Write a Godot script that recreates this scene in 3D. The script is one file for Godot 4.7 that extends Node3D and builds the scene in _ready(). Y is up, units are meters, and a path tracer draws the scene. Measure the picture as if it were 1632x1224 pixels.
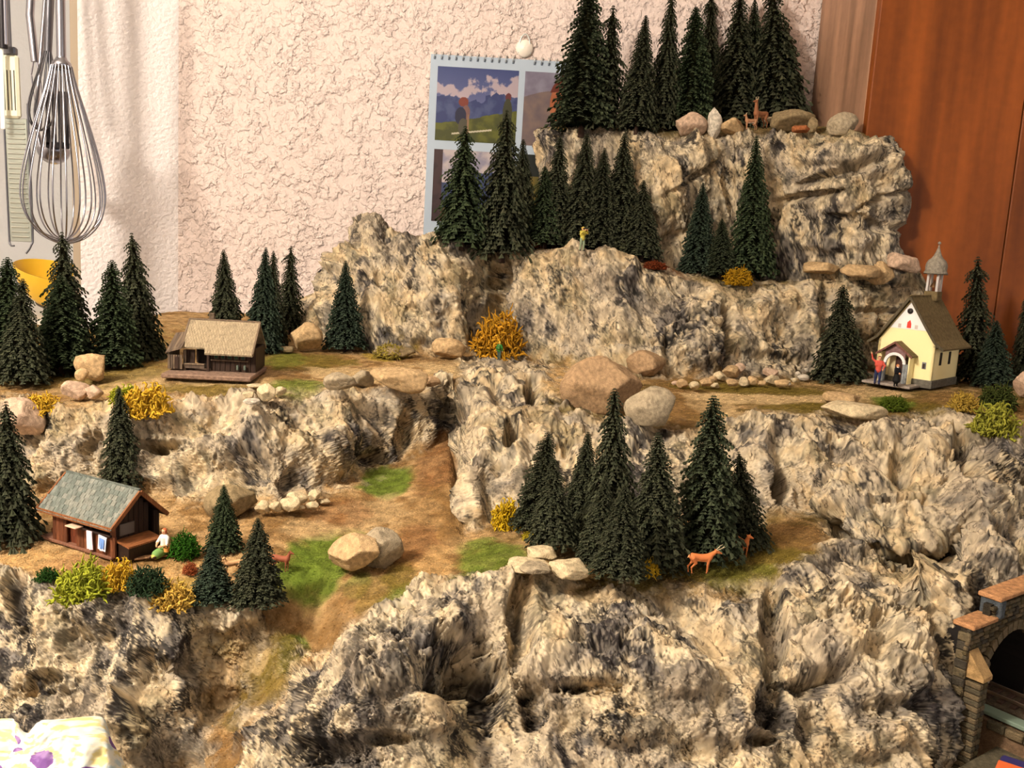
extends Node3D
# A model railway mountain landscape in the corner of a room. Units are metres; the models are about 1:87.

const F := 1477.5                      # focal length in pixels of the 1632 x 1224 frame
const EYE := Vector3(0, 1.45, 0)
var cam: Camera3D
var fine := 2.3                        # spacing of the landscape mesh, in thousandths of the width of view
var mats := {}
var tex := {}
var near_at := PackedFloat32Array()    # what point of the landscape lies where, for setting things down on it
var near_pt := PackedVector3Array()
const BX := 420
const BY := 360

func _ready() -> void:
	# ---- camera, air, lights, exposure
	cam = Camera3D.new(); cam.name = "camera"
	cam.fov = 45.0; cam.near = 0.02; cam.far = 20.0
	cam.transform = Transform3D(Basis.from_euler(Vector3(deg_to_rad(-9.0), 0, deg_to_rad(3.4))), EYE)
	add_child(cam); cam.current = true
	var we := WorldEnvironment.new(); we.name = "air"
	var e := Environment.new()
	e.background_mode = Environment.BG_COLOR; e.background_color = Color(0.05, 0.05, 0.055)
	e.tonemap_mode = Environment.TONE_MAPPER_LINEAR; e.tonemap_exposure = 1.0
	e.sdfgi_enabled = true; e.ssao_enabled = true; e.ssil_enabled = true
	we.environment = e; add_child(we)
	lamp("ceiling_lamp", "white glass globe lamp hanging from the ceiling in front of the landscape", Vector3(-0.92, 2.22, 0.06), 2.75, Color(1.0, 0.95, 0.89))
	var cool := AreaLight3D.new(); cool.name = "window_daylight"
	cool.area_size = Vector2(0.9, 1.1); cool.light_color = Color(0.86, 0.93, 1.0); cool.light_energy = 0.9; cool.area_range = 8.0; cool.area_attenuation = 2.0
	cool.shadow_enabled = true
	cool.transform = Transform3D(Basis(Vector3.UP, PI / 2), Vector3(2.24, 1.55, 0.7))
	add_child(cool)
	# ---- the setting
	textures()
	room()
	landscape()
	peak()
	wardrobe()
	# ---- things
	kitchen()
	calendar()
	portal()
	hut()
	chalet()
	chapel()
	trees()
	rocks()
	bushes()
	figures()
	cloth()
	tufts()

# ------------------------------------------------------------------ naming
var used := {}
func numbered(called: String) -> String:
	var n: int = used.get(called, 0)
	used[called] = n + 1
	return called if n == 0 else "%s_%03d" % [called, n]

func thing(called: String, label: String, category: String, xf := Transform3D(), group := "") -> Node3D:
	var o := Node3D.new()
	o.name = numbered(called); o.transform = xf
	add_child(o)
	return tag(o, label, category, group)

func tag(o: Node3D, label: String, category: String, group := "") -> Node3D:
	o.set_meta("label", label); o.set_meta("category", category)
	if group: o.set_meta("group", group)
	return o

func part(called: String, mesh: Mesh, material: Material, parent: Node = self, xf := Transform3D(), label := "") -> MeshInstance3D:
	var o := MeshInstance3D.new()
	o.name = numbered(called) if parent == self else called
	o.mesh = mesh; o.material_override = material; o.transform = xf
	o.cast_shadow = GeometryInstance3D.SHADOW_CASTING_SETTING_ON
	if label: o.set_meta("label", label)
	parent.add_child(o, true)
	return o

func struct_part(called: String, mesh: Mesh, material: Material, label := "", xf := Transform3D()) -> MeshInstance3D:
	var o := part(called, mesh, material, self, xf, label)
	o.set_meta("kind", "structure")
	return o

# ------------------------------------------------------------------ points
func P(px: float, py: float, d: float) -> Vector3:      # the point d metres ahead that lies in the direction of that pixel of the photograph
	return cam.transform * Vector3((px - 816.0) / F * d, -(py - 612.0) / F * d, -d)

func pix(p: Vector3) -> Vector3:                         # its inverse
	var q := cam.transform.affine_inverse() * p
	return Vector3(816.0 + q.x / -q.z * F, 612.0 - q.y / -q.z * F, -q.z)

func at_z(px: float, py: float, z: float) -> Vector3:     # where that direction meets an upright plane across the room
	var d := P(px, py, 1.0) - EYE
	return EYE + d * ((z - EYE.z) / d.z)

func on_plane(px: float, py: float, y: float) -> Vector3:  # where that direction meets a level plane
	var d := P(px, py, 1.0) - EYE
	return EYE + d * ((y - EYE.y) / d.y)

func note_point(p: Vector3, inv: Transform3D) -> void:
	var q := inv * p
	var z := -q.z
	var bx := int((816.0 + q.x / z * F) / 4.0)
	var by := int((612.0 - q.y / z * F) / 4.0)
	if bx >= 0 and by >= 0 and bx < BX and by < BY:
		var k := by * BX + bx
		if z < near_at[k]:
			near_at[k] = z; near_pt[k] = p

func ground(px: float, py: float) -> Vector3:            # the landscape's surface seen in that direction
	var bx := int(px / 4.0)
	var by := int(py / 4.0)
	for r in range(0, 14):
		var best := 1e9
		var hit := Vector3.ZERO
		var dist := 1e9
		for j in range(-r, r + 1):
			for i in range(-r, r + 1):
				if maxi(absi(i), absi(j)) != r: continue
				var x := bx + i
				var y := by + j
				if x < 0 or y < 0 or x >= BX or y >= BY: continue
				var k := y * BX + x
				if near_at[k] < 50.0 and i * i + j * j <= dist:
					if i * i + j * j < dist or near_at[k] < best:
						dist = i * i + j * j; best = near_at[k]; hit = near_pt[k]
		if dist < 1e8: return P(px, py, best) if r <= 1 else hit
	return P(px, py, 1.0)

# ------------------------------------------------------------------ materials
func mat(color: Color, rough := 0.8, metal := 0.0) -> StandardMaterial3D:
	var key := "%s/%.2f/%.2f" % [color.to_html(), rough, metal]
	if not mats.has(key):
		var m := StandardMaterial3D.new()
		m.resource_name = "m" + color.to_html(false)
		m.albedo_color = color; m.roughness = rough; m.metallic = metal
		m.metallic_specular = 0.35
		mats[key] = m
	return mats[key]

func rgb(r: float, g: float, b: float) -> Color:
	return Color(r / 255.0, g / 255.0, b / 255.0)

func lin(r: float, g: float, b: float) -> Color:
	return rgb(r, g, b).srgb_to_linear()

func vmat(called: String, rough := 0.9, spec := 0.25) -> StandardMaterial3D:
	if not mats.has(called):
		var m := StandardMaterial3D.new()
		m.resource_name = called
		m.vertex_color_use_as_albedo = true
		m.roughness = rough; m.metallic_specular = spec
		mats[called] = m
	return mats[called]

func triplanar(m: StandardMaterial3D, per_metre: float, world := true) -> void:
	m.uv1_triplanar = true; m.uv1_world_triplanar = world
	m.uv1_scale = Vector3.ONE * per_metre
	m.uv1_triplanar_sharpness = 4.0

func noise(s: int, freq: float, kind := FastNoiseLite.TYPE_SIMPLEX_SMOOTH, fractal := FastNoiseLite.FRACTAL_FBM, octaves := 4) -> FastNoiseLite:
	var n := FastNoiseLite.new()
	n.seed = s; n.frequency = freq; n.noise_type = kind
	n.fractal_type = fractal; n.fractal_octaves = octaves
	return n

func grey(n: FastNoiseLite, w: int, h: int, to_w := 0, to_h := 0) -> PackedByteArray:
	var im := n.get_seamless_image(w, h, false, false, 0.15, true)
	im.convert(Image.FORMAT_L8)
	if to_w: im.resize(to_w, to_h, Image.INTERPOLATE_CUBIC)
	return im.get_data()

func picture(w: int, h: int, data: PackedByteArray) -> ImageTexture:
	return ImageTexture.create_from_image(Image.create_from_data(w, h, false, Image.FORMAT_RGB8, data))

func relief(w: int, h: int, data: PackedByteArray, strength: float) -> ImageTexture:
	var im := Image.create_from_data(w, h, false, Image.FORMAT_L8, data)
	im.convert(Image.FORMAT_RGBA8)
	im.bump_map_to_normal_map(strength)
	return ImageTexture.create_from_image(im)

func height_tex(w: int, h: int, data: PackedByteArray) -> ImageTexture:
	return ImageTexture.create_from_image(Image.create_from_data(w, h, false, Image.FORMAT_L8, data))

func textures() -> void:
	# print of the crumpled rock paper: fine upright streaks, veins and speckle
	var S := 1024
	var rn := noise(11, 0.011, FastNoiseLite.TYPE_SIMPLEX_SMOOTH, FastNoiseLite.FRACTAL_RIDGED, 4)
	rn.domain_warp_enabled = true; rn.domain_warp_amplitude = 45.0; rn.domain_warp_frequency = 0.012
	var a := grey(rn, S, 600, S, S)
	var b := grey(noise(12, 0.022, FastNoiseLite.TYPE_SIMPLEX_SMOOTH, FastNoiseLite.FRACTAL_FBM, 4), S, 560, S, S)
	var cn := noise(13, 0.02, FastNoiseLite.TYPE_CELLULAR, FastNoiseLite.FRACTAL_FBM, 2)
	cn.cellular_return_type = FastNoiseLite.RETURN_DISTANCE2_SUB
	cn.domain_warp_enabled = true; cn.domain_warp_amplitude = 35.0; cn.domain_warp_frequency = 0.02
	var c := grey(cn, S, 512, S, S)
	var d := grey(noise(14, 0.006), S, S)
	var rock := PackedByteArray(); rock.resize(S * S * 3)
	var bump := PackedByteArray(); bump.resize(S * S)
	for i in S * S:
		var va := a[i] / 255.0
		var vb := b[i] / 255.0
		var vc := c[i] / 255.0
		var vd := d[i] / 255.0
		var vein := smoothstep(0.78, 0.95, va) * 0.62
		var crack := (1.0 - smoothstep(0.02, 0.15, vc)) * 0.66
		var dark := clampf(maxf(vein, crack) * smoothstep(0.25, 0.55, vd + vb * 0.3 - 0.1), 0.0, 1.0)
		var l := clampf(0.80 + 0.46 * (vb - 0.45), 0.45, 1.0)
		var cool := smoothstep(0.55, 0.8, vd)
		rock[i * 3] = int(255.0 * clampf(l * lerpf(1.0, 0.22, dark) * lerpf(1.0, 0.93, cool), 0, 1))
		rock[i * 3 + 1] = int(255.0 * clampf(l * lerpf(0.985, 0.19, dark) * lerpf(1.0, 0.95, cool), 0, 1))
		rock[i * 3 + 2] = int(255.0 * clampf(l * lerpf(0.95, 0.19, dark) * lerpf(1.0, 0.99, cool), 0, 1))
		bump[i] = int(255.0 * clampf(0.25 + 0.35 * vb + 0.45 * smoothstep(0.0, 0.45, vc) - 0.25 * vein, 0, 1))
	tex.rock = picture(S, S, rock)
	tex.rock_bump = height_tex(S, S, bump)
	# stone: grainy, for the loose boulders
	S = 512
	a = grey(noise(21, 0.015), S, S)
	b = grey(noise(22, 0.08), S, S)
	var st := PackedByteArray(); st.resize(S * S * 3)
	for i in S * S:
		var l := 0.62 + 0.30 * (a[i] / 255.0) + 0.22 * (b[i] / 255.0 - 0.5)
		st[i * 3] = int(255.0 * clampf(l, 0, 1)); st[i * 3 + 1] = int(255.0 * clampf(l * 0.985, 0, 1)); st[i * 3 + 2] = int(255.0 * clampf(l * 0.955, 0, 1))
	tex.stone = picture(S, S, st)
	tex.grain = height_tex(S, S, b)
	# rough plaster: trowelled dabs with sharp ridges
	S = 1024
	var pn := noise(31, 0.016, FastNoiseLite.TYPE_SIMPLEX_SMOOTH, FastNoiseLite.FRACTAL_FBM, 5)
	pn.fractal_gain = 0.55
	pn.domain_warp_enabled = true; pn.domain_warp_amplitude = 22.0; pn.domain_warp_frequency = 0.02
	a = grey(pn, S, S)
	b = grey(noise(32, 0.035, FastNoiseLite.TYPE_SIMPLEX_SMOOTH, FastNoiseLite.FRACTAL_FBM, 3), S, S)
	c = grey(noise(33, 0.005), S, S)
	var pl := PackedByteArray(); pl.resize(S * S)
	for i in S * S:
		var va := a[i] / 255.0
		var vc := smoothstep(0.3, 0.65, c[i] / 255.0)
		pl[i] = int(255.0 * clampf(0.1 + 0.55 * lerpf(smoothstep(0.42, 0.66, va), va, 0.45) * lerpf(0.55, 1.0, vc) + 0.3 * b[i] / 255.0 * lerpf(0.4, 1.0, vc), 0, 1))
	tex.plaster = height_tex(S, S, pl)
	var fp := grey(noise(34, 0.03, FastNoiseLite.TYPE_SIMPLEX_SMOOTH, FastNoiseLite.FRACTAL_FBM, 3), 512, 512)
	tex.fine_plaster = height_tex(512, 512, fp)
	# wood grain
	a = grey(noise(41, 0.02, FastNoiseLite.TYPE_SIMPLEX_SMOOTH, FastNoiseLite.FRACTAL_FBM, 5), 512, 40, 512, 512)
	b = grey(noise(42, 0.06), 512, 512)
	var wd := PackedByteArray(); wd.resize(512 * 512 * 3)
	for i in 512 * 512:
		var l := clampf(0.70 + 0.34 * (a[i] / 255.0 - 0.3) + 0.06 * (b[i] / 255.0 - 0.5), 0, 1)
		for k in 3: wd[i * 3 + k] = int(255.0 * l)
	tex.wood = picture(512, 512, wd)
	var sand := grey(noise(51, 0.09), 512, 512)
	tex.sand = height_tex(512, 512, sand)

func stone_mat(called: String, color: Color) -> StandardMaterial3D:
	if not mats.has(called):
		var m := StandardMaterial3D.new()
		m.resource_name = called
		m.albedo_color = color; m.albedo_texture = tex.stone; m.roughness = 0.9; m.metallic_specular = 0.25
		m.heightmap_enabled = true; m.heightmap_texture = tex.grain; m.heightmap_scale = 0.05
		triplanar(m, 22.0, true)
		mats[called] = m
	return mats[called]

func wood_mat(called: String, color: Color, per_metre := 20.0, rough := 0.6) -> StandardMaterial3D:
	if not mats.has(called):
		var m := StandardMaterial3D.new()
		m.resource_name = called
		m.albedo_color = color; m.albedo_texture = tex.wood; m.roughness = rough; m.metallic_specular = 0.35
		triplanar(m, per_metre, false)
		mats[called] = m
	return mats[called]

# ------------------------------------------------------------------ mesh building
class Mesher:
	var v := PackedVector3Array()
	var n := PackedVector3Array()
	var c := PackedColorArray()
	var uv := PackedVector2Array()
	var ix := PackedInt32Array()
	var col := Color.WHITE
	var t := Transform3D()

	func vert(p: Vector3, nn: Vector3, u := Vector2.ZERO) -> int:
		v.append(t * p); n.append((t.basis * nn).normalized()); c.append(col); uv.append(u)
		return v.size() - 1

	func tri(a: int, b: int, d: int) -> void:   # counter-clockwise from outside
		ix.append(a); ix.append(d); ix.append(b)

	func face(pts: Array, from := Vector3.INF, uvs: Array = []) -> void:   # flat convex polygon, turned away from the point «from»
		var a: Vector3 = pts[0]
		var nn := Vector3.ZERO
		for i in range(1, pts.size() - 1):
			nn += (pts[i] - a).cross(pts[i + 1] - a)
		if nn.length() < 1e-14: return
		nn = nn.normalized()
		var mid := Vector3.ZERO
		for p in pts: mid += p
		mid /= pts.size()
		var flip := from != Vector3.INF and nn.dot(mid - from) < 0.0
		if flip: nn = -nn
		var k := []
		for i in pts.size(): k.append(vert(pts[i], nn, uvs[i] if uvs.size() else Vector2.ZERO))
		for i in range(1, pts.size() - 1):
			if flip: tri(k[0], k[i + 1], k[i])
			else: tri(k[0], k[i], k[i + 1])

	func box(o: Vector3, size: Vector3, bevel := 0.0) -> void:   # centred on o
		var h := size * 0.5
		var b := minf(bevel, minf(h.x, minf(h.y, h.z)) * 0.9)
		if b <= 0.0:
			for k in 3:
				for s in [-1.0, 1.0]:
					var pts := []
					for q in [[-1, -1], [1, -1], [1, 1], [-1, 1]]:
						var p := Vector3.ZERO
						p[k] = h[k] * s; p[(k + 1) % 3] = h[(k + 1) % 3] * q[0]; p[(k + 2) % 3] = h[(k + 2) % 3] * q[1]
						pts.append(o + p)
					face(pts, o)
			return
		var corner := func(s: Vector3, k: int) -> Vector3:
			var p := Vector3(s.x * (h.x - b), s.y * (h.y - b), s.z * (h.z - b))
			p[k] = s[k] * h[k]
			return o + p
		for k in 3:
			var l := (k + 1) % 3
			var m := (k + 2) % 3
			for s in [-1.0, 1.0]:
				var pts := []
				for q in [[-1, -1], [1, -1], [1, 1], [-1, 1]]:
					var sg := Vector3.ZERO
					sg[k] = s; sg[l] = q[0]; sg[m] = q[1]
					pts.append(corner.call(sg, k))
				face(pts, o)
				for s2 in [-1.0, 1.0]:
					var a := Vector3.ZERO
					a[k] = s; a[l] = s2; a[m] = -1.0
					var z := a
					z[m] = 1.0
					face([corner.call(a, k), corner.call(z, k), corner.call(z, l), corner.call(a, l)], o)
		for i in 8:
			var sg := Vector3(1 if i & 1 else -1, 1 if i & 2 else -1, 1 if i & 4 else -1)
			face([corner.call(sg, 0), corner.call(sg, 1), corner.call(sg, 2)], o)

	func prism(poly: Array, dir: Vector3) -> void:   # a flat convex outline swept along dir
		var mid := Vector3.ZERO
		for p in poly: mid += p
		mid = mid / poly.size() + dir * 0.5
		face(poly, mid)
		var top := []
		for p in poly: top.append(p + dir)
		face(top, mid)
		for i in poly.size():
			var j := (i + 1) % poly.size()
			face([poly[i], poly[j], poly[j] + dir, poly[i] + dir], mid)

	func tube(path: Array, radii: Array, sides := 6, caps := true) -> void:
		var up := Vector3(0.123, 0.937, 0.31).normalized()
		var rings := []
		var m := path.size()
		for i in m:
			var a: Vector3 = path[maxi(i - 1, 0)]
			var b: Vector3 = path[mini(i + 1, m - 1)]
			var d := (b - a).normalized()
			var x := up.cross(d)
			if x.length() < 0.05: x = Vector3(1, 0.2, 0).cross(d)
			x = x.normalized()
			var y := d.cross(x)
			up = y
			var r: float = radii[mini(i, radii.size() - 1)]
			var ring := []
			for k in sides:
				var q := x * cos(TAU * k / sides) + y * sin(TAU * k / sides)
				ring.append(vert(path[i] + q * r, q))
			rings.append(ring)
		for i in m - 1:
			for k in sides:
				var l := (k + 1) % sides
				tri(rings[i][k], rings[i][l], rings[i + 1][l])
				tri(rings[i][k], rings[i + 1][l], rings[i + 1][k])
		if caps:
			for e in [0, m - 1]:
				var d: Vector3 = (path[0] - path[1]).normalized() if e == 0 else (path[m - 1] - path[m - 2]).normalized()
				var o := vert(path[e], d)
				for k in sides:
					var l := (k + 1) % sides
					if e == 0: tri(o, rings[e][l], rings[e][k])
					else: tri(o, rings[e][k], rings[e][l])

	func lathe(profile: Array, sides := 24, squash := Vector3.ONE) -> void:   # Vector2(radius, height), from the bottom up
		var rings := []
		var m := profile.size()
		for i in m:
			var d: Vector2 = profile[mini(i + 1, m - 1)] - profile[maxi(i - 1, 0)]
			var ring := []
			for k in sides + 1:
				var a := TAU * k / sides
				ring.append(vert(Vector3(cos(a) * profile[i].x, profile[i].y, sin(a) * profile[i].x) * squash, Vector3(cos(a) * d.y, -d.x, sin(a) * d.y), Vector2(float(k) / sides, float(i) / m)))
			rings.append(ring)
		for i in m - 1:
			for k in sides:
				tri(rings[i][k], rings[i + 1][k + 1], rings[i][k + 1])
				tri(rings[i][k], rings[i + 1][k], rings[i + 1][k + 1])

	func build() -> ArrayMesh:
		var a := []
		a.resize(Mesh.ARRAY_MAX)
		a[Mesh.ARRAY_VERTEX] = v; a[Mesh.ARRAY_NORMAL] = n; a[Mesh.ARRAY_COLOR] = c; a[Mesh.ARRAY_TEX_UV] = uv; a[Mesh.ARRAY_INDEX] = ix
		var m := ArrayMesh.new()
		if v.size(): m.add_surface_from_arrays(Mesh.PRIMITIVE_TRIANGLES, a)
		return m

func box_mesh(o: Vector3, size: Vector3, bevel := 0.0) -> ArrayMesh:
	var m := Mesher.new()
	m.box(o, size, bevel)
	return m.build()

func prism_mesh(poly: Array, dir: Vector3) -> ArrayMesh:
	var m := Mesher.new()
	m.prism(poly, dir)
	return m.build()

func tube_mesh(path: Array, radii: Array, sides := 8) -> ArrayMesh:
	var m := Mesher.new()
	m.tube(path, radii, sides)
	return m.build()

# ------------------------------------------------------------------ lamp and room
func lamp(called: String, label: String, at: Vector3, energy: float, tint: Color) -> void:
	var t := thing(called, label, "lamp", Transform3D(Basis(), at))
	var m := Mesher.new()
	var prof := []
	for i in 17: prof.append(Vector2(0.09 * sin(PI * i / 16.0) + 0.0005, -0.09 * cos(PI * i / 16.0)))
	m.lathe(prof, 32)
	var glow := StandardMaterial3D.new()
	glow.resource_name = "lamp_glass"
	glow.albedo_color = Color(0.95, 0.93, 0.88); glow.emission_enabled = true; glow.emission = tint; glow.emission_energy_multiplier = 3.0
	part("globe", m.build(), glow, t)
	part("stem", tube_mesh([Vector3(0, 0.088, 0), Vector3(0, 2.5 - at.y - 0.02, 0)], [0.006]), mat(Color(0.75, 0.73, 0.7), 0.4, 0.8), t)
	m = Mesher.new()
	m.lathe([Vector2(0.001, 2.475 - at.y), Vector2(0.045, 2.477 - at.y), Vector2(0.055, 2.5 - at.y)], 24)
	part("canopy", m.build(), mat(Color(0.85, 0.83, 0.8), 0.5), t)
	var l := OmniLight3D.new()
	l.name = "light"
	l.light_color = tint; l.light_energy = energy; l.omni_range = 8.0; l.omni_attenuation = 2.0
	l.light_size = 0.085; l.shadow_enabled = true
	t.add_child(l)

func wall_slab(a: Vector3, b: Vector3, thick: float, y0: float, y1: float, outward: Vector3) -> ArrayMesh:
	var m := Mesher.new()
	var o := outward.normalized() * thick
	var lo := Vector3(0, y0, 0)
	a.y = 0; b.y = 0
	m.prism([a + lo, b + lo, b + o + lo, a + o + lo], Vector3(0, y1 - y0, 0))
	return m.build()

var wl := Vector3.ZERO   # the corner of the room, and the right end of the wall behind the landscape
var wr := Vector3.ZERO

func plaster(called: String, color: Color, map: String, per_metre: float, deep: float) -> StandardMaterial3D:
	var m := StandardMaterial3D.new()
	m.resource_name = called
	m.albedo_color = color; m.roughness = 0.92; m.metallic_specular = 0.2
	m.heightmap_enabled = true; m.heightmap_texture = tex[map]; m.heightmap_scale = deep
	triplanar(m, per_metre)
	mats[called] = m
	return m

func room() -> void:
	var rough := plaster("rough_plaster", rgb(222, 204, 194), "plaster", 2.9, 0.8)
	var smooth := plaster("fine_plaster", rgb(240, 232, 226), "fine_plaster", 6.0, 0.35)
	wl = at_z(284, 300, -1.60); wr = at_z(1300, 100, -1.60)
	wl.y = 0; wr.y = 0
	var d := Vector3.RIGHT
	var back := Vector3.FORWARD
	struct_part("wall_back", wall_slab(wl, wl + d * 3.2, 0.12, 0, 2.5, back), rough, "rough trowelled cream plaster wall behind the landscape")
	# the wall left of the corner turns towards the viewer; behind its end lies the kitchen
	var turn := Vector3(-0.90, 0, 0.436)
	var edge := wl + turn * 0.1515
	var thick := Vector3(turn.z, 0, -turn.x) * -0.03
	var lefty := plaster("left_plaster", rgb(238, 230, 226), "fine_plaster", 7.0, 0.16)
	lefty.uv1_world_triplanar = false
	struct_part("wall_left", box_mesh(Vector3(0.0757, 1.25, -0.015), Vector3(0.1515, 2.5, 0.03)), lefty, "smoother whitish plaster wall left of the room corner", Transform3D(Basis(-turn, Vector3.UP, -turn.cross(Vector3.UP)), edge))
	struct_part("trim_1", wall_slab(edge, edge + turn * 0.011, 0.03, 0, 2.5, thick), mat(rgb(176, 160, 138), 0.6), "narrow beige edge of the whitish wall")
	var alcove := plaster("alcove_paint", rgb(186, 186, 186), "fine_plaster", 6.0, 0.05)
	struct_part("wall_kitchen", wall_slab(Vector3(-2.1, 0, -1.98), Vector3(-0.45, 0, -1.98), 0.12, 0, 2.5, back), alcove, "pale grey kitchen wall behind the hanging utensils")
	struct_part("wall_side", wall_slab(Vector3(-2.0, 0, -2.2), Vector3(-2.0, 0, 2.2), 0.12, 0, 2.5, Vector3.LEFT), smooth)
	struct_part("wall_right", wall_slab(Vector3(2.3, 0, -2.2), Vector3(2.3, 0, 2.2), 0.12, 0, 2.5, Vector3.RIGHT), smooth)
	struct_part("wall_front", wall_slab(Vector3(-2.1, 0, 2.2), Vector3(2.4, 0, 2.2), 0.12, 0, 2.5, Vector3.BACK), smooth)
	struct_part("floor", box_mesh(Vector3(0.15, -0.05, 0), Vector3(4.6, 0.1, 4.6)), wood_mat("floor_wood", rgb(140, 118, 98), 2.0))
	struct_part("ceiling", box_mesh(Vector3(0.15, 2.55, 0), Vector3(4.6, 0.1, 4.6)), mat(rgb(235, 230, 222), 0.95))

func wardrobe() -> void:
	var a := at_z(1300, 100, -1.594)             # foot of the side panel at the wall
	var ray := P(1386, 100, 1.0) - EYE
	var b := EYE + ray * ((a.x - EYE.x) / ray.x)
	a.y = 0; b.y = 0
	var t := thing("wardrobe", "tall orange-brown wooden wardrobe to the right of the plaster wall", "wardrobe", Transform3D(Basis(), b))
	var inv := t.transform.affine_inverse()
	var deep := (inv * a).length()
	var zs := signf((inv * a).z)
	var shell := wood_mat("wardrobe_side", rgb(196, 150, 118), 1.6, 0.55)
	var veneer := wood_mat("wardrobe_front", rgb(166, 88, 30), 1.8, 0.5)
	var h := 2.3
	part("side_panel", box_mesh(Vector3(0.009, h * 0.5, zs * deep * 0.5), Vector3(0.018, h, deep), 0.001), shell, t, Transform3D(), "lighter greyish brown side panel")
	part("body", box_mesh(Vector3(0.62, h * 0.5, zs * deep * 0.55), Vector3(1.19, h - 0.02, deep * 0.86), 0.002), shell, t)
	var x := 0.0
	for w in [0.212, 0.5, 0.47]:
		part("door", box_mesh(Vector3(x + w * 0.5, h * 0.5 + 0.03, -zs * 0.008), Vector3(w - 0.0016, h - 0.08, 0.018), 0.0012), veneer, t)
		x += w

# ------------------------------------------------------------------ landscape
var scape: Node3D
var n_big: FastNoiseLite
var n_fold: FastNoiseLite
var n_cell: FastNoiseLite
var n_fine: FastNoiseLite
var n_facet: FastNoiseLite
var n_chip: FastNoiseLite
var n_col: FastNoiseLite
var n_col2: FastNoiseLite
var n_zone: FastNoiseLite
var n_spot: FastNoiseLite
var grounds := PackedVector3Array()      # a scatter of ground points with their colours, for the turf
var ground_cols := PackedColorArray()

func rock_noises() -> void:
	n_big = noise(101, 9.0, FastNoiseLite.TYPE_SIMPLEX_SMOOTH, FastNoiseLite.FRACTAL_RIDGED, 2)
	n_fold = noise(102, 26.0, FastNoiseLite.TYPE_SIMPLEX_SMOOTH, FastNoiseLite.FRACTAL_RIDGED, 3)
	n_fold.domain_warp_enabled = true; n_fold.domain_warp_amplitude = 0.02; n_fold.domain_warp_frequency = 14.0
	n_cell = noise(103, 19.0, FastNoiseLite.TYPE_CELLULAR, FastNoiseLite.FRACTAL_NONE, 1)
	n_cell.cellular_return_type = FastNoiseLite.RETURN_DISTANCE2_SUB
	n_cell.domain_warp_enabled = true; n_cell.domain_warp_amplitude = 0.025; n_cell.domain_warp_frequency = 16.0
	n_facet = noise(113, 52.0, FastNoiseLite.TYPE_CELLULAR, FastNoiseLite.FRACTAL_NONE, 1)
	n_facet.cellular_return_type = FastNoiseLite.RETURN_DISTANCE2_SUB
	n_facet.domain_warp_enabled = true; n_facet.domain_warp_amplitude = 0.012; n_facet.domain_warp_frequency = 30.0
	n_chip = noise(114, 115.0, FastNoiseLite.TYPE_CELLULAR, FastNoiseLite.FRACTAL_NONE, 1)
	n_chip.cellular_return_type = FastNoiseLite.RETURN_DISTANCE2_SUB
	n_chip.domain_warp_enabled = true; n_chip.domain_warp_amplitude = 0.006; n_chip.domain_warp_frequency = 50.0
	n_fine = noise(104, 110.0, FastNoiseLite.TYPE_SIMPLEX_SMOOTH, FastNoiseLite.FRACTAL_RIDGED, 2)
	n_col = noise(105, 14.0, FastNoiseLite.TYPE_SIMPLEX_SMOOTH, FastNoiseLite.FRACTAL_FBM, 4)
	n_col2 = noise(106, 40.0, FastNoiseLite.TYPE_SIMPLEX_SMOOTH, FastNoiseLite.FRACTAL_FBM, 4)
	n_col2.domain_warp_enabled = true; n_col2.domain_warp_amplitude = 0.02; n_col2.domain_warp_frequency = 22.0
	n_zone = noise(109, 6.5, FastNoiseLite.TYPE_SIMPLEX_SMOOTH, FastNoiseLite.FRACTAL_FBM, 3)
	n_spot = noise(107, 45.0, FastNoiseLite.TYPE_SIMPLEX_SMOOTH, FastNoiseLite.FRACTAL_RIDGED, 3)
	n_spot.domain_warp_enabled = true; n_spot.domain_warp_amplitude = 0.03; n_spot.domain_warp_frequency = 16.0

func crumple(p: Vector3) -> float:        # how far the creased paper stands out there, in metres
	var q := Vector3(p.x * 1.1 + p.y * 0.35, p.y * 0.55, p.z)
	var big := n_big.get_noise_3dv(q)
	var cell := n_cell.get_noise_3dv(q)
	var facet := n_facet.get_noise_3dv(Vector3(p.x + p.y * 0.5, p.y * 0.5 - p.x * 0.2, p.z))
	var f := n_fine.get_noise_3dv(q)
	var fold := n_fold.get_noise_3dv(q)
	var rough := smoothstep(-0.25, 0.30, n_zone.get_noise_3dv(p * 1.3))
	var chip := n_chip.get_noise_3dv(Vector3(p.x - p.y * 0.3, p.y * 0.7, p.z))
	return 0.0135 * big + 0.0170 * (cell + 0.62) - lerpf(0.0040, 0.0105, rough) * (facet + 0.62) + lerpf(0.0008, 0.0034, rough) * (chip + 0.62) + lerpf(0.0008, 0.0026, rough) * fold + lerpf(0.0002, 0.0006, rough) * f - 0.0015

const CREAM := Color(0.84, 0.71, 0.50)    # linear values
const PINK := Color(0.62, 0.52, 0.385)
const SLATE := Color(0.165, 0.152, 0.148)
const INK := Color(0.035, 0.03, 0.028)
const OCHRE := Color(0.58, 0.38, 0.17)
const OLIVE := Color(0.30, 0.26, 0.14)

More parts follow.
